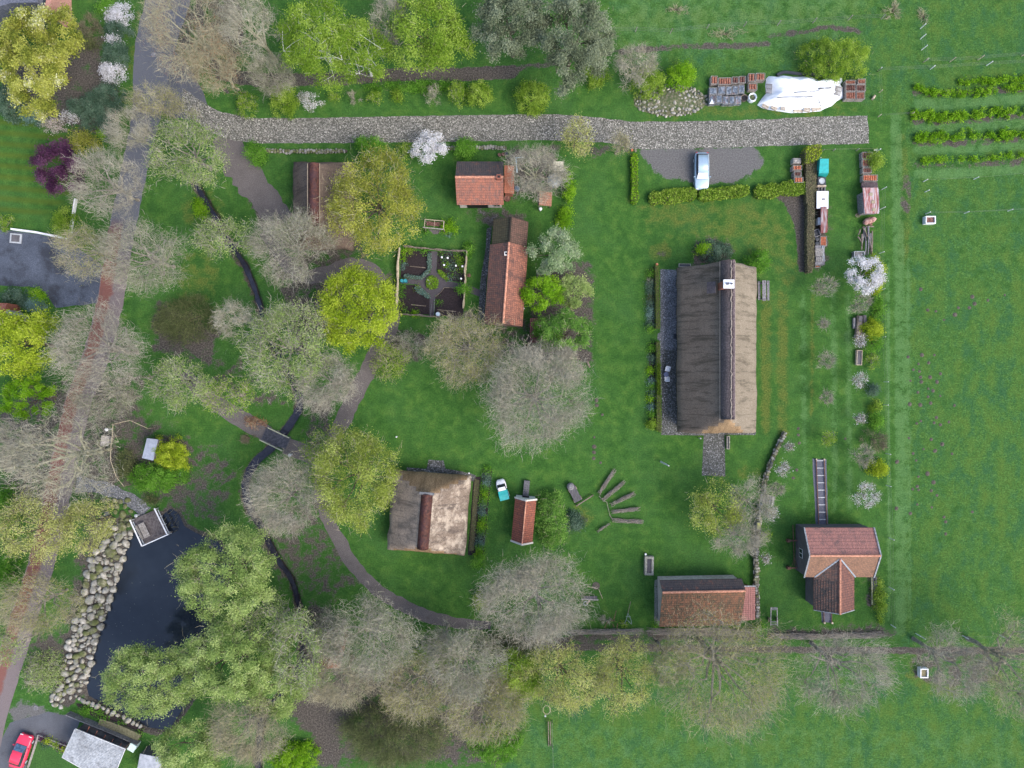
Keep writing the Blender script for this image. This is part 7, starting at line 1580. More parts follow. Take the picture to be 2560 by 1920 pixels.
for i, (a, b, lb) in enumerate((((1475, 298), (1625, 285), 'short black strap lying near the right end of the white heap'), ((1180, 345), (1480, 320), 'long black seam strap across the middle of the white heap'), ((975, 405), (1400, 390), 'long dark strap along the front of the white heap'), ((1470, 400), (1510, 500), 'dark strap hanging down the front right of the white heap'))):
    mb = MB(); p, q = Z('A', *a, 1.3), Z('A', *b, 1.3); z0 = 1.33 if i != 3 else 1.15; mb.tube([(p[0] + (q[0] - p[0]) * k / 6, p[1] + (q[1] - p[1]) * k / 6 + .03 * math.sin(k), z0 + .03 * math.sin(k * 2)) for k in range(7)], .045 if i != 0 else .09, 5); tag(mb.build('strap', P_['black']), lb, 'strap')
def pallet(k, x, y, w_, d_, rz, z, label, m_='pallet', slats=5, tilt=None):
    t = thing('pallet', label, 'pallet', (*Z(k, x, y, z), z), rz); mb = MB()
    for i in range(slats): mb.box((-w_ / 2 + w_ * (i + .5) / slats, 0, .1), (w_ / slats * .68, d_, .03))
    mb.build('deck_slats', P_[m_], t, local=True); mb = MB()
    for s in (-.42, 0, .42): mb.box((0, s * d_, .04), (w_, .09, .08))
    mb.build('bearers', P_['greywood'], t, local=True); 
    if tilt: t.rotation_euler = (tilt[0], tilt[1], rz)
    return t
pallet('A', 833, 508, .85, .95, R(-28), .42, 'pale pallet on the white heap, leftmost along the front', tilt=(R(-25), 0)); pallet('A', 938, 525, .8, .95, R(-28), .42, 'orange tinted pallet on the white heap, second from the left', tilt=(R(-25), 0)); pallet('A', 1045, 520, .6, 1.1, R(-12), .5, 'narrow pale pallet on the white heap, third from the left', slats=3, tilt=(R(-25), 0))
pallet('A', 1225, 550, .75, 1.2, R(88), .4, 'wide pallet lying crosswise in the middle of the heap front', slats=4); pallet('A', 1330, 537, .8, 1.15, R(-14), .55, 'pale pallet on the heap front between two crosswise ones', slats=6, tilt=(R(-20), 0)); pallet('A', 1442, 530, .75, 1.2, R(102), .5, 'wide pallet lying crosswise at the right of the heap front', slats=4)
pallet('A', 1703, 325, .85, 1.15, R(-18), 1.0, 'grey pallet on the right end of the white heap', 'crate', 6); pallet('A', 875, 300, .75, 1.2, R(-4), .9, 'dark grey pallet on the left end of the white heap', 'greywood', 6)
for b_, lb, f in (((1170, 1130, 1265, 1190), 'grey lidded crate, top one of the four beside the hedge', 'lid'), ((1165, 1215, 1278, 1275), 'crate of orange rubble, second of the four beside the hedge', 'tiles_bright'), ((1180, 1290, 1272, 1348), 'crate of brown rubble, third of the four beside the hedge', 'tiles_dark'), ((1182, 1357, 1293, 1425), 'crate of bright orange rubble, lowest of the four beside the hedge', 'tiles_bright')):
    if f == 'lid':
        t = crate('A', *b_, lb, 1.0, style='cover', fill=P_['crate'])
    else:
        t = crate('A', *b_, lb, 1.0, fill=f)
# scrap row beside the tall hedge
px = [Z('B', *p, 1.7) for p in ((440, 180), (545, 180), (545, 355), (430, 355))]
t = thing('tarpaulin_stack', 'stack under a turquoise tarpaulin with a sloping front', 'covered stack', px[0])
fr = [Z('B', *p, .5) for p in ((515, 400), (415, 400))]
MB().add([(*px[0], 1.7), (*px[1], 1.72), (*px[2], 1.7), (*px[3], 1.68), (fr[0][0], fr[0][1], .55), (fr[1][0], fr[1][1], .5)] + [(p[0], p[1], .1) for p in px] + [(fr[0][0], fr[0][1], .1), (fr[1][0], fr[1][1], .1)],
         [(3, 2, 1, 0), (3, 5, 4, 2), (0, 1, 7, 6), (1, 2, 4, 10, 7), (0, 6, 11, 5, 3), (5, 11, 10, 4)]).build('cover', P_['turq'], t)
MB().tube([(px[0][0] + .1, px[0][1] + .15, 1.3), (px[0][0] + .1, px[0][1] + .15, 1.75)], .04, 6).build('post', P_['whitepaint'], t)
X, Y = Z('B', 462, 450, 1.0); t = thing('water_tank', 'black square tank with a pale ring on its lid', 'tank', (X, Y)); MB().box((X, Y, .5), (1.0, .95, 1.0)).build('tank', P_['black'], t); MB().lathe((X, Y), [(.36, 1.0), (.36, 1.04), (.30, 1.04), (.30, 1.01)], 20).build('ring', P_['greypaint'], t)
X, Y = Z('B', 458, 512, .8); tag(MB().box((X, Y, .45), (1.1, .16, .9)).build('upright_board', P_['pallet']), 'pale upright board below the black tank', 'board')
for i in range(3): X, Y = Z('B', 425 + i * 38, 545, .6); tag(MB().tube([(X, Y + .3, .5), (X, Y - .35, .5)], .1, 8).box((X, Y, .2), (.16, .5, .4)).build('pipe_support', P_['greywood']), 'grey pipe on a trestle between the tank and the white sheet', 'pipe', 'pipes below the black tank')
t = thing('sheet_covered_stack', 'stack under a flat white sheet in the scrap row', 'covered stack', Z('B', 470, 680)); q = [Z('B', *p, 1.2) for p in ((400, 575), (542, 575), (540, 790), (398, 785))]
MB().prism(q, 1.16, 1.22).build('sheet', P_['tarp_white'], t); MB().prism([((p[0] * .92 + q[(i + 2) % 4][0] * .08), (p[1] * .96 + q[(i + 2) % 4][1] * .04)) for i, p in enumerate(q)], 0, 1.15).build('stack', P_['tiles_dark'], t)
X, Y = Z('B', 485, 672, 1.3); MB().box((X, Y, 1.26), (.32, .2, .09)).build('brick', P_['greywood'], t)
t = thing('rusty_sheet_stack', 'narrow stack under a rust streaked corrugated sheet', 'covered stack', Z('B', 485, 920)); corr_sheet(t, [Z('B', 450, 768, 1.35), Z('B', 450, 1085, 1.35), Z('B', 528, 1080, 1.35), Z('B', 520, 765, 1.35)], 1.35, 1.3, P_['rustsheet'], 'sheet', 7)
a_, b_ = Z('B', 460, 790, 1), Z('B', 525, 1070, 1); MB().box(((a_[0] + b_[0]) / 2, (a_[1] + b_[1]) / 2, .6), (abs(b_[0] - a_[0]), abs(b_[1] - a_[1]), 1.2)).build('stack', P_['tiles_dark'], t)
X, Y = Z('B', 400, 845, .6); tag(MB().bar((X - .35, Y - .02, .5), (X + .3, Y + .25, .6), .03, .03).bar((X - .35, Y, .5), (X + .2, Y - .25, .6), .03, .03).build('forked_stick', P_['pallet']), 'forked pale stick poking out of the scrap row', 'stick')
a_, b_ = Z('B', 415, 900, .7), Z('B', 443, 985, .7); tag(MB().box(((a_[0] + b_[0]) / 2, (a_[1] + b_[1]) / 2, .4), (.3, .85, .7)).box(((a_[0] + b_[0]) / 2, (a_[1] + b_[1]) / 2, .78), (.34, .9, .06)).build('white_crate', P_['whitepaint']), 'narrow white crate left of the rusty sheet', 'crate')
X, Y = Z('B', 402, 1085, .8); t = thing('open_box', 'tilted grey open box at the edge of the clipped hedge', 'box', (X, Y), R(20)); mb = MB()
for dx_, dy_, w_, d_ in ((0, .4, .75, .08), (0, -.4, .75, .08), (.36, 0, .08, .8), (-.36, 0, .08, .8)): mb.box((dx_, dy_, .4), (w_, d_, .8))
mb.build('sides', P_['greywood'], t, local=True); MB().box((0, 0, .55), (.6, .7, .04)).build('inside', P_['black'], t, local=True)
crate('B', 443, 1122, 525, 1245, 'open pile of bright orange roof tiles in the scrap row', .7, fill='tiles_bright', style='x', n_=4)
for i, (y, lb) in enumerate(((1160, 'dark bin left of the bright orange tiles, upper one'), (1212, 'dark bin left of the bright orange tiles, lower one'))): X, Y = Z('B', 405, y, .6); tag(MB().lathe((X, Y), [(.22, 0), (.26, .55), (.24, .62), (.1, .64)], 10).build('dark_bin', P_['black']), lb, 'bin')
pallet('B', 428, 1320, .95, 1.0, R(90), .75, 'slatted grey pallet in the scrap row, upper one', 'crate', 9); pallet('B', 430, 1407, .9, .55, 0, .72, 'slatted grey pallet in the scrap row, lower one', 'crate', 4)
tag(MB().box((*Z('B', 425, 1360, .4), .36), (1.15, 2.4, .7)).build('timber_stack', P_['greywood']), 'stack of dark timber beneath the slatted pallets', 'timber stack')
t = thing('metal_rack', 'pale metal rack right of the slatted pallets', 'rack', Z('B', 485, 1335))
for a, b in (((470, 1240), (500, 1430)), ((488, 1245), (478, 1430)), ((465, 1250), (470, 1425))): MB().bar((*Z('B', *a, .8), .8), (*Z('B', *b, .8), .8), .05, .05).build('rail', P_['greypaint'], t)
crate('B', 378, 1480, 447, 1506, 'small orange tile pile at the south end of the scrap row', .4, fill='tiles_bright', style='x', n_=3)
# second scrap row by the fence
for b_, lb, f in (((950, 95, 1085, 180), 'brown tile stack at the north end of the fence side scrap row', 'tiles_dark'), ((955, 184, 1083, 272), 'brown tile stack, second in the fence side scrap row', 'tiles'), ((960, 285, 1075, 352), 'dark tile stack, third in the fence side scrap row', 'tiles_dark'), ((960, 372, 1148, 452), 'bright orange tile stack above the dark boards', 'tiles_bright')):
    crate('B', *b_, lb, .8, fill=f, style='x', n_=4 if f != 'tiles_bright' else 6)
tag(MB().prism(ZP('B', [(950, 470), (1140, 465), (1148, 530), (945, 530)], .8), .55, .8).prism(ZP('B', [(980, 462), (1110, 458), (1110, 475), (980, 478)], .9), .8, .86).build('dark_boards', NM('dark_plum_boards', [(.3, (.06, .045, .05)), (.7, (.11, .085, .09))], 5, .4)), 'dark boards between the orange tiles and the corrugated roof', 'boards')
t = thing('corrugated_shelter', 'low shelter roofed with red and white streaked corrugated sheets', 'shelter', Z('B', 1060, 700))
corr_sheet(t, [Z('B', 960, 532, 1.5), Z('B', 985, 848, 1.5), Z('B', 1166, 845, 1.6), Z('B', 1156, 530, 1.6)], 1.5, 1.48, P_['rustsheet'], 'roof', 12, .03)
q = ZP('B', [(935, 600), (1140, 560), (1150, 835), (950, 850)], 1.0)
MB().prism(q, 0, 1.35).build('frame', P_['greywood'], t)
for x, y in ((1062, 612), (1090, 705), (1100, 800)): X, Y = Z('B', x, y, 1.6); MB().box((X, Y, 1.56), (.42, .38, .05)).build('patch', plain('tan_patch', (.3, .25, .17), .8) if 'tan_patch' not in bpy.data.materials else bpy.data.materials['tan_patch'], t)
X, Y = Z('B', 905, 868, .4); t = thing('cart_wheel', 'old cart wheel left of the rusty machine hood', 'wheel', (X, Y)); MB().tube([(X + .28 * math.cos(a), Y + .2 * math.sin(a), .3) for a in [i * math.pi / 6 for i in range(13)]], .05, 6).build('rim', P_['log'], t); MB().bar((X - .28, Y, .3), (X + .28, Y, .3), .05, .05).build('spoke', P_['log'], t)  # old wooden cart wheel lying flat, built as a rim and one spoke
X, Y = Z('B', 1055, 930, .8); t = thing('rusty_machine', 'rusty pink machine hood at the south end of the corrugated shelter', 'machine', (X, Y), R(20)); loft(MB(), [ring(-.35, .55, .3, .55, .1), ring(-.1, .85, .3, .85, .15), ring(.2, .75, .3, .75, .15), ring(.4, .4, .35, .6, .1)]).build('hood', NM('pinkish_rust', [(.3, (.2, .09, .08)), (.6, (.42, .26, .22)), (.9, (.6, .48, .4))], 2.5, .4), t, smooth=True, local=True); MB().lathe((.1, -.45), [(.18, .3), (.2, .42), (.12, .44)], 10).build('drum', P_['rust'], t, local=True)
rr = random.Random(3); poles = [((985, 1010), (1000, 1360)), ((1010, 1000), (1030, 1180)), ((960, 1010), (1015, 1130)), ((1000, 1190), (985, 1350)), ((1020, 1120), (1060, 1350)), ((1040, 1130), (1075, 1360)), ((1030, 1005), (1025, 1350)), ((950, 1100), (945, 1290)), ((1075, 1060), (1070, 1330)), ((1055, 1090), (1050, 1240)), ((930, 1040), (905, 1110)), ((900, 1130), (940, 1190)), ((975, 1050), (955, 1210)), ((1000, 1005), (1095, 1008))]
for i, (a, b) in enumerate(poles):
    z0 = .25 + .12 * (i % 4); tag(MB().tube([(*Z('B', *a, z0), z0), (*Z('B', (a[0] + b[0]) / 2 + 3, (a[1] + b[1]) / 2, z0), z0 + .04), (*Z('B', *b, z0), z0 + .02)], [.1, .09, .075], 7).build('timber_pole', P_['log'] if i % 3 else P_['greywood']), 'weathered pole lying in the timber pile beside the fence', 'pole', 'poles in the timber pile beside the fence')
X, Y = Z('B', 918, 1345, .8); t = thing('mesh_cage', 'grey mesh cage at the foot of the timber pile', 'cage', (X, Y)); mb = MB()
for sx in (-1, 1):
    for sy in (-1, 1): mb.bar((X + sx * .6, Y + sy * .35, 0), (X + sx * .6, Y + sy * .35, .8), .05, .05)
    mb.bar((X + sx * .6, Y - .35, .8), (X + sx * .6, Y + .35, .8), .06, .06); mb.bar((X - .6, Y + sx * .35, .8), (X + .6, Y + sx * .35, .8), .06, .06)
mb.build('frame', P_['greypaint'], t); MB().box((X, Y, .35), (1.1, .6, .6)).build('contents', P_['greywood'], t)
# old boat and trough near the fence
X, Y = Z('K', 440, 750, .6); t = thing('dugout_boat', 'old brown dugout boat lying below the small bare fruit tree', 'boat', (X, Y), R(-2))
loft(MB(), [ring(-1.42, .36, .1, .42, .08), ring(-.9, .38, .05, .55, .1), ring(0, .36, .05, .62, .1), ring(.8, .33, .05, .68, .1), ring(1.4, .3, .1, .6, .1)]).build('hull', P_['log'], t, local=True); MB().box((.05, .95, .69), (.44, .75, .06)).build('cover_board', T_['plank'], t, local=True); MB().box((0, -1.4, .42), (.85, .08, .14)).build('cross_bar', P_['pallet'], t, local=True)
X, Y = Z('K', 525, 640, .4); tag(MB().box((X, Y, .2), (.42, 1.25, .4), R(3)).box((X - .1, Y, .42), (.1, 1.2, .06), R(3)).build('timber_block', T_['plank']), 'dark timber block right of the dugout boat', 'timber')
X, Y = Z('K', 360, 680, .4); tag(MB().box((X, Y, .2), (.25, 1.1, .35)).box((X + .03, Y - .6, .2), (.3, .25, .2)).box((X - .05, Y + .5, .42), (.18, .2, .1)).build('scrap_timber', P_['greywood']), 'broken dark timber left of the dugout boat', 'timber')
def trough(k, x, y, w_, d_, ht, rz, label, m_, inner, wall=.1, name='trough', cat='trough'):
    X, Y = Z(k, x, y, ht); t = thing(name, label, cat, (X, Y), rz); mb = MB(); mb.box((0, d_ / 2 - wall / 2, ht / 2), (w_, wall, ht)); mb.box((0, -d_ / 2 + wall / 2, ht / 2), (w_, wall, ht)); mb.box((w_ / 2 - wall / 2, 0, ht / 2), (wall, d_ - 2 * wall, ht)); mb.box((-w_ / 2 + wall / 2, 0, ht / 2), (wall, d_ - 2 * wall, ht)); mb.box((0, 0, .05), (w_ - 2 * wall, d_ - 2 * wall, .1)); mb.build('basin', m_, t, local=True)
    MB().box((0, 0, ht * .72), (w_ - 2 * wall - .01, d_ - 2 * wall - .01, .03)).build('contents', inner, t, local=True); return t
pale_stone = NM('pale_trough_stone', [(.3, (.22, .21, .17)), (.6, (.34, .33, .28)), (.9, (.48, .46, .41))], 4, .4)
trough('K', 440, 1238, .68, 1.85, .45, R(-2), 'dark wooden trough with a pale rim below the thin white flowering sapling', P_['pallet'], T_['plank'], .06)
trough('E', 2122, 1268, 1.1, 2.3, .7, R(-1), 'large stone trough of dark water on the lower lawn', pale_stone, M['ditch'], .27)
trough('22', 1870, 507, .38, 1.65, .4, 0, 'narrow stone trough right of the cobbles below the farmhouse', pale_stone, P_['black'], .08)
trough('D', 375, 120, 1.5, .42, .4, R(-1), 'long dark trough with rounded ends at the north-west farmhouse corner', pale_stone, P_['black'], .07)
X, Y = Z('E', 2075, 1115, 1.1); t = thing('water_tap', 'small standpipe at the head of the large stone trough', 'tap', (X, Y)); MB().cyl((X, Y), .07, 0, .9, 8).build('pipe', T_['dark'], t); MB().cyl((X, Y + .02), .12, .9, 1.05, 10).build('cap', P_['whitepaint'], t)
# hay-cart like table and plank in the lawn (E region)
X, Y = Z('E', 1120, 300, .6); t = thing('field_cart', 'grey flat wooden cart bed with a heap of grey fleece on its end', 'cart', (X, Y), R(27))
mb = MB()
for i in range(4): mb.box((-.36 + i * .24, 0, .6), (.22, 1.9, .05))
mb.build('bed', T_['plank'], t, local=True); bp = MB(); bp.lathe((-.05, 1.1), [(.5, .55), (.42, .75), (.25, .88), (.05, .92)], 9); bp.build('fleece', P_['greywood'], t, local=True)
for sx in (-1, 1):
    for sy in (-.7, .7): MB().tube([(sx * .45, sy, .28), (sx * .55, sy, .28)], .28, 12).build('wheel', P_['log'], t, local=True)
a_, b_ = Z('E', 1135, 460, .4), Z('E', 1370, 310, .4); tag(MB().bar((*a_, .35), (*b_, .35), .12, .22).box((a_[0] + .1, a_[1] + .1, .15), (.1, .1, .3)).box((b_[0] - .1, b_[1] - .1, .15), (.1, .1, .3)).build('balance_beam', P_['log']), 'long pale beam on short legs touching the grey cart', 'beam')
# white pole on the lawn, lamp-like posts
X, Y = W(1652, 1154); t = thing('flag_pole', 'slim white pole on the lawn below the farmhouse', 'pole', (X, Y)); MB().tube([(X, Y, 0), (X, Y, 2.3), (X, Y, 4.6)], [.11, .09, .07], 8).build('shaft', P_['whitepaint'], t); MB().box((X, Y, 2.4), (.32, .1, .24)).build('bracket', P_['greypaint'], t)
for k, x, y, lb, h_ in (('22', 1630, 470, 'bluish ball finial post beside the cobbles below the farmhouse', .9), ('12', 1212, 458, 'small white post at the edge of the yellow-green tree', .8), ('M', 1508, 1088, 'round grey post cap beside the footbridge path', 1.0), ('I', 482, 1122, 'round pale bin beside the pond deck', .9), ('I', 120, 70, 'round white lamp head by the rail enclosure', 1.4), ('G', 1422, 1115, 'round white post cap below the small tiled well roof', 1.0), ('21', 102, 1005, 'white post cap beside the long tiled barn', 1.0), ('I', 1022, 612, 'whitish stone post on the bare soil right of the bright yellow bush', .5), ('12', 1840, 772, 'small white post at the north-east corner of the thatched barn', .7)):
    X, Y = Z(k, x, y, h_); rr_ = .2 if k in ('I', 'M', 'G') else .1; t = thing('bollard', lb, 'post', (X, Y)); MB().cyl((X, Y), rr_ * .55, 0, h_ * .9, 8).build('post', P_['greypaint'], t); MB().lathe((X, Y), [(rr_, h_ * .85), (rr_ * 1.05, h_ * .93), (rr_ * .7, h_), (rr_ * .2, h_ + .02)], 12).build('cap', P_['whitepaint'] if 'white' in lb else P_['greypaint'], t)
for i, (x, y, lb) in enumerate(((600, 1515, 'brown plank bench lying left of its twin by the great bare tree'), (660, 1490, 'brown plank bench right of its twin by the great bare tree'))): X, Y = Z('21', x, y); tag(MB().box((X, Y, .3), (.22, .85, .08), R(25)).box((X, Y, .13), (.15, .1, .26), R(25)).build('plank_bench', P_['log']), lb, 'bench')
for x, y, lb, k in ((1035, 1300, 'orange corner stone, left of two at the head of the car park hedge', '20'), (1066, 1305, 'grey corner stone, right of two at the head of the car park hedge', '20'), (1037, 62, 'pinkish stone at the foot of the narrow car park hedge', '21'), (1250, 627, 'orange stone at the north end of the clipped low hedge', '21')):
    X, Y = Z(k, x, y); tag(MB().box((X, Y, .14), (.24, .26, .28), R(15)).build('marker_stone', P_['tiles_bright'] if 'orange' in lb else P_['stone'][1]), lb, 'stone')
# picnic furniture
for (x0, x1, y0, y1, lb, z) in ((1322, 1353, 325, 570, 'narrow grey plank bench left of the plank table by the farmhouse', .45), (1378, 1428, 315, 580, 'grey plank table between two benches right of the farmhouse', .75), (1440, 1470, 318, 576, 'narrow grey plank bench right of the plank table', .45)):
    a_, b_ = Z('D', x0, y0, z), Z('D', x1, y1, z); cx_, cy_ = (a_[0] + b_[0]) / 2, (a_[1] + b_[1]) / 2; w_, d_ = b_[0] - a_[0], a_[1] - b_[1]; nm = 'plank_table' if z > .5 else 'plank_bench'; t = thing(nm, lb, 'table' if z > .5 else 'bench', (cx_, cy_)); mb = MB()
    for i in range(2): mb.box((cx_ + (i - .5) * w_ / 2, cy_, z - .04), (w_ / 2 - .02, d_, .08), R(1 - i))
    mb.build('top', P_['greywood'], t)
    for s in (-1, 1): MB().box((cx_, cy_ + s * d_ * .38, (z - .08) / 2), (w_ * .8, .14, z - .08)).build('leg', P_['greywood'], t)
# white garden chairs and round table on the farmyard paving
def gchair(x, y, rz, lb):
    t = thing('garden_chair', lb, 'chair', (*Z('D', x, y, .5), 0), rz); MB().box((0, 0, .44), (.5, .46, .04)).build('seat', P_['whitepaint'], t, local=True)
    MB().add([(-.25, .2, .44), (.25, .2, .44), (.28, .36, .9), (-.28, .36, .9), (-.25, .23, .44), (.25, .23, .44), (.28, .39, .9), (-.28, .39, .9)], [(0, 1, 2, 3), (7, 6, 5, 4), (0, 4, 5, 1), (1, 5, 6, 2), (2, 6, 7, 3), (3, 7, 4, 0)]).build('backrest', P_['whitepaint'], t, local=True)
    for sx in (-1, 1):
        MB().tube([(sx * .26, -.2, .66), (sx * .28, .3, .68)], .035, 6).build('armrest', P_['whitepaint'], t, local=True)
        for sy in (-.2, .2): MB().tube([(sx * .22, sy, 0), (sx * .24, sy, .44)], .025, 5).build('leg', P_['whitepaint'], t, local=True)
gchair(148, 1470, R(-15), 'white garden chair north of the small round table on the paving'); gchair(140, 1588, R(185), 'white garden chair south of the small round table on the paving')
X, Y = Z('D', 133, 1535, .7); t = thing('garden_table', 'small dark blue round table between two white chairs', 'table', (X, Y)); MB().cyl((X, Y), .32, .68, .72, 18).build('top', plain('dark_blue_top', (.03, .05, .12), .3), t); MB().cyl((X, Y), .04, 0, .68, 8).build('leg', P_['whitepaint'], t)
tag(MB().box((*Z('D', 246, 1040), .03), (.36, .62, .05)).build('doormat', P_['black']), 'dark doormat on the paving by the farmhouse door', 'mat')
# well yard
X, Y = Z('G', 1695, 465, 1.6); t = thing('board_canopy', 'square cream board on posts in the well yard', 'canopy', (X, Y)); MB().box((X, Y, 1.6), (1.25, 1.2, .06)).build('board', plain('cream_board', (.5, .47, .36), .7), t)
for sx in (-1, 1):
    for sy in (-1, 1): MB().cyl((X + sx * .5, Y + sy * .5), .04, 0, 1.57, 6).build('post', P_['log'], t)
X, Y = Z('G', 1640, 650, .8); t = thing('stone_well', 'grey round heap of branches and stones below the cream board', 'heap', (X, Y)); MB().lathe((X, Y), [(.95, 0), (.9, .35), (.6, .65), (.2, .75)], 14).build('mound', NM('bluish_rubble', [(.3, (.16, .18, .19)), (.6, (.28, .31, .33)), (.9, (.45, .48, .5))], 3, .4), t)
for i in range(8): a = i * .8; MB().tube([(X + math.cos(a) * .9, Y + math.sin(a) * .9, .15), (X - math.cos(a) * .5, Y - math.sin(a) * .4, .85)], .03, 4).build('branch', dh, t)
a_, b_ = Z('G', 1380, 855, 1.9), Z('G', 1595, 1068, 1.9); t = thing('tiled_well_roof', 'small square orange tiled roof on posts in the well yard', 'well roof', ((a_[0] + b_[0]) / 2, (a_[1] + b_[1]) / 2)); cx_, cy_ = (a_[0] + b_[0]) / 2, (a_[1] + b_[1]) / 2; w_ = b_[0] - a_[0]; d_ = a_[1] - b_[1]
roof(t, cx_, cy_, R(-3), d_, w_, 1.7, 2.0, [T_['brown'], tilemat('light_orange_tiles', (.46, .22, .14), (.36, .17, .11), (.1, .06, .04), (.3, .2, .14), w=.3, h=.18, st=.5, amt=.5), T_['brown']], off=-w_ / 2 + .2, thick=.06, step=.3)
for sx in (-1, 1):
    for sy in (-1, 1): MB().cyl((cx_ + sx * w_ * .4, cy_ + sy * d_ * .4), .05, 0, 1.66, 6).build('post', P_['log'], t)
t = thing('pump_frame', 'pale blue angled metal arm beside the brick annex', 'frame', Z('G', 1050, 450)); MB().bar((*Z('G', 1062, 555, 1.2), 1.0), (*Z('G', 1040, 340, 1.6), 1.8), .17, .12).build('arm', plain('pale_blue_metal', (.42, .56, .62), .5), t); MB().bar((*Z('G', 1040, 345, 1.6), 1.84), (*Z('G', 1165, 330, 1.6), 1.7), .1, .1).build('arm', bpy.data.materials['pale_blue_metal'], t); MB().cyl(Z('G', 1045, 360, 1.5), .05, 0, 1.75, 6).build('post', P_['greypaint'], t)
X, Y = Z('G', 1060, 800, .6); tag(MB().lathe((X, Y), [(.3, 0), (.34, .3), (.34, .55), (.28, .62), (.1, .63)], 12).build('rain_barrel', plain('slate_blue_plastic', (.09, .14, .2), .5)), 'slate blue rain barrel at the corner of the brick annex', 'barrel')
X, Y = Z('G', 912, 955, .5); t = thing('wood_basket', 'round brown basket of dark logs beside the tiled farm building', 'basket', (X, Y)); MB().lathe((X, Y), [(.34, 0), (.42, .4), (.4, .5), (.34, .42)], 14).build('rim', P_['tiles_dark'], t); MB().cyl((X, Y), .33, .2, .36, 12).build('contents', T_['dark'], t)
for i in range(3): X, Y = Z('G', 790 + i * 55, 300 - i * 8); tag(MB().lathe((X, Y), [(.16, 0), (.22, .35), (.19, .4), (.08, .38)], 10).build('plant_pot', P_['tiles_dark'] if i < 2 else P_['black']), 'old clay pot behind the chimney end of the tiled building', 'pot', 'pots behind the tiled farm building')
# allotment side bits
X, Y = Z('C', 1350, 940, .4); tag(MB().box((X, Y, .15), (.45, .3, .3), R(20)).box((X + .1, Y - .15, .35), (.25, .2, .12), R(40)).build('old_barrow', P_['rust']), 'small rusty barrow outside the east allotment fence', 'barrow')
# footbridge
t = thing('footbridge', 'dark plank footbridge with pale green handrails over the ditch', 'bridge', Z('M', 1200, 720)); c4 = ZP('M', [(985, 460), (1530, 690), (1400, 970), (880, 705)], .1)
A4 = [Vector((*p, 0)) for p in c4]; mb = MB(); np_ = 24
for i in range(np_):
    u = (i + .5) / np_; p = A4[0].lerp(A4[1], u); q = A4[3].lerp(A4[2], u); mb.bar((p.x, p.y, .14), (q.x, q.y, .14), .16, .05)
mb.build('deck', NM('dark_bridge_planks', [(.3, (.05, .055, .07)), (.7, (.095, .1, .125))], 4, .4), t)
for (a, b) in (((1010, 455), (1500, 690)), ((815, 735), (1345, 992))):
    p, q = Z('M', *a, 1.0), Z('M', *b, 1.0); hr = MB().bar((*p, 1.0), (*q, 1.0), .1, .06).build('handrail', plain('mossy_rail', (.36, .38, .26), .8) if 'mossy_rail' not in bpy.data.materials else bpy.data.materials['mossy_rail'], t)
    for u in (.04, .35, .65, .96): x, y = p[0] + (q[0] - p[0]) * u, p[1] + (q[1] - p[1]) * u; MB().bar((x, y, -.3), (x, y, .97), .08, .08).build('post', P_['greywood'], t)
    MB().bar((*p, .55), (*q, .55), .05, .08).build('mid_rail', P_['greywood'], t)
MB().box((*Z('M', 1200, 715), -.05), (3.4, 1.6, .2), R(-23)).build('beam', T_['plank'], t)
B('M', 640, 260, 220, 110, .35, 'barebrown' if 'barebrown' in KIND else 'brownbush', 'low carpet of coppery leaf litter shrub above the footbridge path', 'shrub', 'shrub') if False else None
KIND['coppery'] = ('barebuff', 60, .3, .03, 'redleaf', 170, .12, 'brown', .25, .3)
B('M', 730, 310, 300, 150, .45, 'coppery', 'coppery low shrub on the upper edge of the footbridge path', 'shrub', 'shrub', dens=.7); B('M', 570, 690, 260, 130, .45, 'brownbush', 'straw coloured low shrub on the lower edge of the footbridge path', 'shrub', 'shrub')
# pond deck
dk = [(520, 1135), (715, 1050), (925, 1310), (585, 1480)]; q4 = [Vector((*Z('I', *p, .25), 0)) for p in ((440, 1165), (730, 1045), (900, 1325), (580, 1470))]
t = thing('pond_deck', 'square wooden viewing deck with white railings over the pond', 'deck', (q4[0].x, q4[0].y)); mb = MB()
for i in range(22):
    u = (i + .5) / 22; p = q4[0].lerp(q4[3], u); q = q4[1].lerp(q4[2], u); mb.bar((p.x, p.y, .25), (q.x, q.y, .25), .155, .05)
mb.build('planks', NM('wet_deck_planks', [(.3, (.07, .06, .062)), (.7, (.14, .125, .125))], 4, .4), t)
for p in q4: MB().cyl((p.x, p.y), .09, -1.2, .22, 8).build('pile', P_['log'], t)
def rail(p, q, zs=(1.15,), wd=.16, posts=4, name='railing'):
    for z in zs: MB().bar((*p, z), (*q, z), wd, .05).build(name, P_['whitepaint'], t)
    for i in range(posts): u = .03 + .94 * i / (posts - 1); x, y = p[0] + (q[0] - p[0]) * u, p[1] + (q[1] - p[1]) * u; MB().bar((x, y, .25), (x, y, 1.12), .09, .09).build('rail_post', P_['greypaint'], t)
rail(Z('I', 412, 1168, 1.15), Z('I', 560, 1490, 1.15)); rail(Z('I', 712, 1030, 1.15), Z('I', 865, 1342, 1.15)); rail(Z('I', 560, 1490, 1.15), Z('I', 885, 1345, 1.15), wd=.12)
for a, b in (((450, 1190), (585, 1465)), ((755, 1045), (890, 1330))): p, q = Z('I', *a, .7), Z('I', *b, .7); MB().bar((*p, .7), (*q, .7), .1, .05).build('mid_rail', P_['greypaint'], t)
X, Y = Z('I', 580, 1300, .75); t = thing('deck_bench', 'slatted grey bench standing on the pond deck', 'bench', (X, Y, .28), R(26)); mb = MB()
for i in range(5): mb.box((-.26 + i * .16, 0, .45), (.13, 1.9, .04))
mb.build('seat', P_['crate'], t, local=True); mb = MB()
for i in range(3): mb.box((-.42 - i * .03, 0, .6 + i * .13), (.03, 1.9, .1))
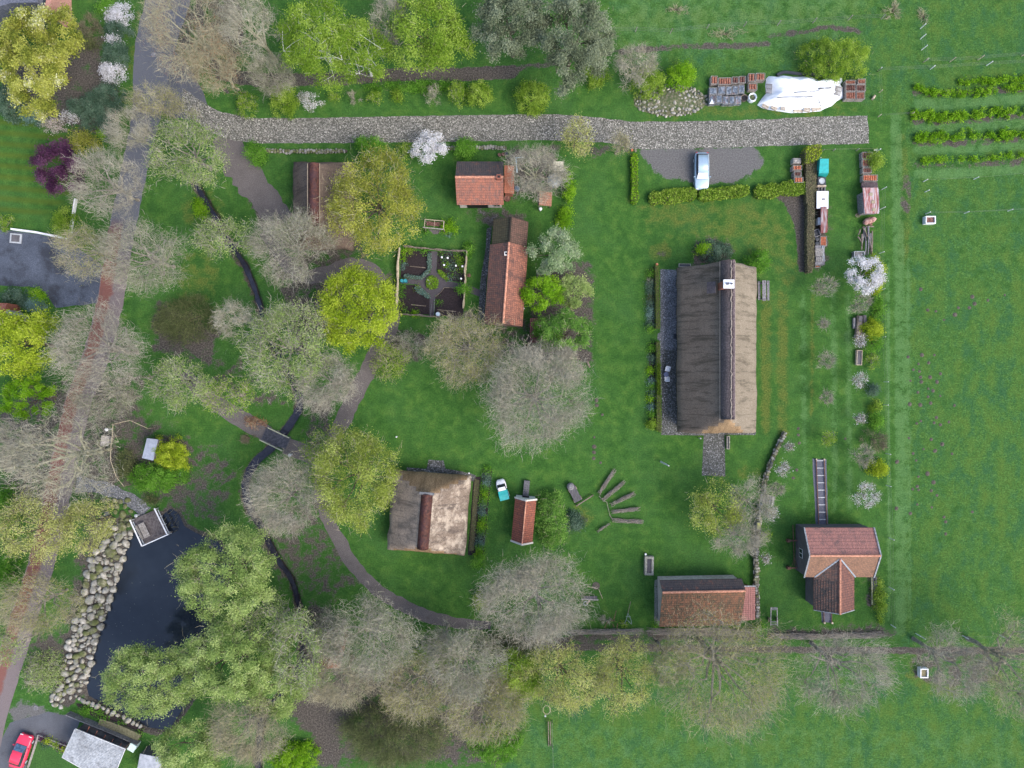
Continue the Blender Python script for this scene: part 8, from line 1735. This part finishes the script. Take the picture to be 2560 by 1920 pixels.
mb.build('backrest', P_['crate'], t, local=True)
for sx in (-.3, .3):
    for sy in (-.6, .6): MB().box((sx, sy, .215), (.07, .07, .43)).build('leg', P_['greywood'], t, local=True)
mb = MB(); rr = random.Random(5)
for i in range(26): x, y = Z('I', rr.uniform(830, 1000), rr.uniform(1050, 1300)); mb.tube([(x, y, -.5), (x + rr.uniform(-.25, .3), y + rr.uniform(-.5, .2), rr.uniform(.1, .5))], .025, 4, cap=False)
tag(mb.build('reeds', NM('dead_reeds', [(.3, (.1, .095, .05)), (.7, (.26, .23, .13))], 6, .3)), 'brown dead reeds in the pond right of the deck', 'reeds', kind='stuff')
# rail enclosure and kiosk left of the yellow bush
t = thing('rail_enclosure', 'tall enclosure of thin wooden rails in the thicket beside the lane', 'enclosure', Z('I', 190, 100)); rp = [Z('I', *p, 1.6) for p in ((210, 0), (200, 160), (180, 300), (180, 450), (250, 650), (340, 760))]
rp0 = [Z('02', *p, 1.6) for p in ((1280, 385), (1125, 315), (965, 350))]; rp = rp0 + rp
for a, b in zip(rp[:-1], rp[1:]): MB().bar((*a, 1.6), (*b, 1.6), .05, .05).build('rail', pw, t); MB().bar((a[0] - .28, a[1], 1.2), (b[0] - .28, b[1], 1.2), .04, .04).build('rail', pw, t)
for a in rp: MB().cyl(a, .05, 0, 1.65, 6).build('post', P_['log'], t)
a_, b_ = Z('I', 62, 145, 1.2), Z('I', 155, 265, 1.2); t = thing('notice_shelter', 'narrow pale slatted shelter beside the rail enclosure', 'shelter', ((a_[0] + b_[0]) / 2, (a_[1] + b_[1]) / 2)); MB().box(((a_[0] + b_[0]) / 2, (a_[1] + b_[1]) / 2, 1.2), (.9, 1.25, .06), R(-8), 0, (0, R(20))).build('roof', P_['crate'], t); MB().box(((a_[0] + b_[0]) / 2 + .2, (a_[1] + b_[1]) / 2, .5), (.1, 1.1, 1.0), R(-8)).build('board', P_['greywood'], t)
# yard: drain lid, garden walls, light hatch
X, Y = Z('01', 140, 402); t = thing('yard_hatch', 'square pale framed hatch in the corner of the dark yard', 'hatch', (X, Y)); MB().box((X, Y, .06), (1.45, 1.2, .1), R(-5)).build('frame', P_['greypaint'], t); MB().box((X, Y, .13), (1.0, .85, .05), R(-5)).build('lid', T_['plank'], t)
def low_wall(k, pts, label, mt_, wd=.22, ht=.5):
    mb = MB(); P = [Z(k, *p, ht) for p in pts]
    for a, b in zip(P[:-1], P[1:]): mb.bar((*a, ht / 2), (*b, ht / 2), wd, ht)
    return tag(mb.build('garden_wall', mt_), label, 'wall')
low_wall('01', [(90, 318), (300, 345), (560, 398)], 'white topped wall between the mown lawn and the dark yard', P_['whitepaint']); low_wall('01', [(645, 55), (625, 180), (597, 350)], 'white topped wall along the lane side of the mown lawn', P_['whitepaint'], .16)
low_wall('F', [(500, 305), (430, 520), (360, 737)], 'pale kerb wall between the red car and the small lawn', P_['crate'], .14, .3); low_wall('F', [(500, 305), (690, 380), (870, 450)], 'pale kerb along the outer side of the lawn border', P_['crate'], .1, .25); low_wall('F', [(485, 372), (650, 430), (820, 500)], 'pale kerb along the inner side of the lawn border', P_['crate'], .08, .2)
low_wall('F', [(860, 40), (1050, 120), (1400, 260), (1720, 400), (1800, 430)], 'grey boundary fence between the driveway and the pond', P_['greywood'], .1, 1.0); low_wall('F', [(1300, 130), (1560, 220), (1830, 340)], 'mossy bank wall above the dark strip below the pond', NM('mossy_wall_top', [(.3, (.1, .1, .06)), (.7, (.2, .19, .12))], 5, .4), .9, .4)
sheet('small_lawn', ZP('F', [(490, 380), (1100, 640), (1100, 900), (360, 900), (375, 737)]), .02, NM('small_lawn_grass', [(.3, (.026, .08, .016)), (.7, (.05, .125, .024))], 6, .3), .02)
sheet('dark_bank_soil', ZP('03', [(650, 1100), (780, 1110), (1000, 1200), (1240, 1310), (1220, 1400), (1000, 1290), (700, 1170)]), .014, M['bed_soil'], .15)
tag(MB().lathe(Z('03', 312, 1140), [(.32, .03), (.32, .045), (.05, .05)], 18).build('manhole_cover', P_['greywood']), 'round manhole cover in the cobbles at the bottom of the lane', 'manhole cover'); tag(MB().lathe(Z('00', 1330, 472), [(.34, .03), (.34, .04), (.05, .045)], 18).build('manhole_cover', P_['greywood']), 'round manhole cover in the asphalt at the top of the lane', 'manhole cover')
# mill side: narrow gauge rails, frames, timber
t = thing('rail_track', 'narrow gauge track of rusty rails and pale sleepers leading to the T shaped building', 'rail track', Z('32', 440, 650)); P1, P2 = [Z('32', 412, 650), Z('32', 435, 1240)], [Z('32', 480, 650), Z('32', 505, 1240)]
for P in (P1, P2):
    MB().bar((*P[0], .16), (*P[1], .16), .09, .1).build('rail', P_['rust'], t); MB().box((P[0][0], P[0][1], .16), (.16, .16, .26)).build('buffer', P_['pallet'], t)
for i in range(10): u = i / 9.3 + .02; a = (P1[0][0] + (P1[1][0] - P1[0][0]) * u, P1[0][1] + (P1[1][1] - P1[0][1]) * u); b = (P2[0][0] + (P2[1][0] - P2[0][0]) * u, P2[0][1] + (P2[1][1] - P2[0][1]) * u); MB().bar((*a, .08), (*b, .08), .1, .07).build('sleeper', P_['greypaint'], t)
t = thing('rail_stub', 'short rail stub with two white buffers below the tiled wing', 'rail track', Z('H', 560, 1360))
for x in (510, 610): MB().bar((*Z('H', x, 1290), .14), (*Z('H', x + 3, 1430), .14), .07, .1).build('rail', P_['rust'], t); MB().box((*Z('H', x + 4, 1430), .18), (.2, .2, .3)).build('buffer', P_['pallet'], t)
t = thing('iron_shaft', 'long rusty iron shaft with crossheads left of the plank gable', 'machinery', Z('H', 135, 550)); MB().bar((*Z('H', 115, 170, .5), .5), (*Z('H', 135, 700, .5), .5), .07, .07).build('shaft', P_['rust'], t)
for y in (372, 725): MB().bar((*Z('H', 45, y, .5), .55), (*Z('H', 215, y - 5, .5), .55), .16, .12).build('crosshead', P_['rust'], t); MB().box((*Z('H', 60, y, .4), .3), (.4, .35, .5)).build('block', P_['rust'], t)
for s in (-1, 1): MB().bar((*Z('H', 135, 590, .5), .5), (*Z('H', 135 + s * 32, 700, .5), .5), .04, .04).build('brace', P_['rust'], t)
t = thing('long_ladder', 'long mossy ladder lying against the plank gable', 'ladder', Z('H', 200, 550))
for x in (188, 215): MB().bar((*Z('H', x, 350, .8), .8), (*Z('H', x + 8, 768, .8), .8), .05, .07).build('rail', bpy.data.materials['pale_mossy_bark'], t)
for i in range(16): y = 362 + i * 26; MB().bar((*Z('H', 188, y, .8), .8), (*Z('H', 217, y, .8), .8), .04, .04).build('rung', P_['log'], t)
for i, (x, w_, m_, z, lb) in enumerate(((1135, .18, bpy.data.materials['pale_mossy_bark'], .35, 'pale mossy log between dark beams below the roof corner'), (1160, .1, P_['greywood'], .3, 'thin grey pole right of the pale mossy log'), (1185, .3, T_['plank'], .25, 'dark beam, rightmost below the roof corner'))):
    tag(MB().tube([(*Z('H', x, 840, z), z), (*Z('H', x + 4, 1000, z), z + .02), (*Z('H', x + 8, 1200 + i * 25, z), z)], [w_ * .5, w_ * .55, w_ * .6], 7).build('beam_log', m_), lb, 'log')
X, Y = Z('33', 52, 350, .7); t = thing('hand_cart', 'narrow wooden ladder cart on the grass right of the cowshed', 'cart', (X, Y)); 
for s in (-1, 1): MB().bar((X + s * .38, Y + 1.1, .7), (X + s * .42, Y - 1.15, .7), .09, .12).build('side_beam', P_['crate'], t)
for i in range(5): MB().bar((X - .4, Y + 1.1 - (i * .12 if i < 3 else 1.75 + (i - 3) * .3), .72), (X + .4, Y + 1.1 - (i * .12 if i < 3 else 1.75 + (i - 3) * .3), .72), .08, .06).build('crossbar', P_['greywood'], t)
for s in (-1, 1): MB().tube([(X + s * .46, Y - .5, .32), (X + s * .54, Y - .5, .32)], .32, 14).build('wheel', P_['log'], t)
X, Y = Z('J', 150, 370, .6); t = thing('hay_barrow', 'long barrow with a pale side board and a wheel beside the bare tree', 'barrow', (X, Y)); MB().bar((*Z('J', 60, 358, .6), .6), (*Z('J', 258, 368, .6), .6), .14, .1).build('side_board', P_['crate'], t); MB().box((*Z('J', 165, 342, .5), .45), (1.7, .35, .15)).build('bed', T_['plank'], t); MB().bar((*Z('J', 160, 372, .5), .5), (*Z('J', 125, 410, .5), .5), .2, .1).build('fork', P_['pallet'], t)
X, Y = Z('J', 112, 410, .5); MB().tube([(X + .24 * math.cos(a), Y + .24 * math.sin(a), .45) for a in [i * math.pi / 8 for i in range(17)]], .045, 6).build('wheel', P_['greypaint'], t)
X, Y = Z('J', 230, 205); t = thing('tree_stake', 'brown disc of soil with a staked sapling near the bottom lawn', 'sapling', (X, Y)); MB().lathe((X, Y), [(.5, 0), (.45, .05), (.1, .08)], 14).build('soil', P_['soil'], t); MB().bar((*Z('J', 130, 210, .3), .3), (*Z('J', 250, 238, .3), .3), .05, .05).build('stake', P_['pallet'], t); MB().bar((*Z('J', 262, 245, .2), .2), (*Z('J', 305, 350, .2), .2), .05, .05).build('stake', P_['pallet'], t)
t = thing('iron_plough', 'grey-green iron plough on the grass at the bottom lawn', 'plough', Z('J', 605, 560)); gp = plain('old_green_iron', (.16, .22, .2), .6)
for a, b in (((630, 385), (598, 520)), ((598, 520), (575, 610)), ((598, 520), (635, 600)), ((575, 560), (630, 562)), ((575, 605), (560, 640)), ((635, 600), (640, 650)), ((595, 600), (635, 645))): MB().bar((*Z('J', *a, .4), .4), (*Z('J', *b, .4), .4), .06, .06).build('bar', gp if a[1] > 500 else P_['log'], t)
t = thing('rusty_harrow', 'rusty harrow with a long handle in the weeds of the bottom lawn', 'harrow', Z('J', 440, 600))
for a, b in (((465, 490), (430, 610)), ((400, 600), (450, 610)), ((365, 610), (330, 690)), ((420, 640), (440, 680)), ((480, 640), (470, 700))): MB().bar((*Z('J', *a, .4), .4), (*Z('J', *b, .4), .4), .07, .07).build('bar', P_['rust'], t)
for k, x, y, rx, ry, kd, lb in (('J', 550, 640, 60, 30, 'saplime', 'yellow-green weeds around the iron plough'), ('J', 920, 655, 32, 26, 'green', 'green clump at the south-west corner of the cowshed'), ('J', 330, 600, 90, 60, 'sapling', 'dry weeds behind the rusty harrow')): B(k, x, y, rx, ry, .5, kd, lb, 'plant', 'weeds')
# planters in the meadows
for (k, x, y, w_, d_, lb, inn) in (('31', 1407, 240, 1.25, .95, 'white rimmed planter box with brown soil in the right hand meadow', P_['tiles_dark']), ('33', 1352, 842, 1.0, 1.15, 'white rimmed planter box by the southern path', NM('olive_soil', [(.3, (.15, .13, .07)), (.7, (.26, .23, .14))], 6, .3))): trough(k, x, y, w_, d_, .7, 0, lb, P_['whitepaint'], inn, .12, 'planter_box', 'planter')
tag(MB().box((*Z('30', 915, 840, .3), .2), (.22, .5, .4), R(-30)).box((*Z('30', 915, 840, .3), .42), (.16, .4, .04), R(-30)).build('marker_board', P_['pallet']), 'small pale board leaning right of the tile stacks', 'board'); tag(MB().tube([(*Z('30', 935, 1312), 0), (*Z('30', 935, 1312), 1.1)], .06, 6).box((*Z('30', 915, 1308), .5), (.5, .06, .1)).build('gate_post', P_['whitepaint']), 'white gate post above the tile stacks', 'post')
t = thing('basketball_hoop', 'leaning pole with a round hoop in the lower meadow', 'hoop', Z('23', 330, 1460)); 
for dx_ in (-8, 10): MB().bar((*Z('23', 325 + dx_, 1465), .1), (*Z('23', 320 + dx_, 1240), .5), .1, .1).build('pole', P_['log'], t)
X, Y = Z('23', 300, 1160, 1.0); MB().tube([(X + .48 * math.cos(a), Y + .55 * math.sin(a), .9) for a in [i * math.pi / 4 + .4 for i in range(9)]], .04, 6).build('ring', pw, t); MB().box((*Z('23', 288, 1205, .8), .9), (.2, .2, .2)).build('clamp', P_['greypaint'], t)
wire_fence([Z('23', 345, 1250), Z('23', 350, 1460), Z('23', 355, 1659), Z('23', 358, 1850)], 'thin wire running down from the hoop in the lower meadow', .9, 2)
brush_row(Z('33', 10, 508), Z('33', 480, 518), 'brushwood bank along the southern fence below the cart', .8, 60); brush_row(Z('33', 480, 512), Z('33', 1000, 500), 'brushwood bank along the southern fence below the T shaped building', .8, 60); brush_row(Z('23', 1150, 470), Z('23', 2100, 480), 'brushwood bank behind the cowshed', .9, 90); brush_row(Z('23', 400, 480), Z('23', 1100, 470), 'brushwood bank along the bottom lawn', .7, 60)
# dry grass tussocks
for k, x, y, rx, ry, lb in (('30', 1080, 100, 90, 100, 'straw coloured tussock beside the end of the top fence'), ('30', 1350, 130, 60, 90, 'straw coloured tussock above the white posts'), ('20', 1430, 80, 130, 40, 'straw coloured flattened grass at the top edge of the meadow'), ('20', 1850, 290, 200, 40, 'straw coloured grass below the top fence')):
    B(k, x, y, rx, ry, .35, 'straw' if KIND.setdefault('straw', ('barebuff', 70, .55, .03, None, 0, .1, 'brown', .3, .5)) else '', lb, 'grass tuft', 'grass_tussock', dens=.5)

mb = MB(); rr = random.Random(12)
for i in range(70): x, y = Z('03', rr.uniform(900, 1500), rr.uniform(40, 900)); a = rr.uniform(0, 3); d = rr.uniform(.02, .05); mb.add([(x - d * math.cos(a), y - d * math.sin(a), -.268), (x + d * math.sin(a) * .5, y - d * math.cos(a) * .5, -.268), (x + d * math.cos(a), y + d * math.sin(a), -.268), (x - d * math.sin(a) * .5, y + d * math.cos(a) * .5, -.268)], [(0, 1, 2, 3)])
tag(mb.build('floating_leaves', plain('pale_floating_leaf', (.3, .3, .22), .7)), 'pale specks of fallen leaves floating on the pond', 'leaves', kind='stuff')
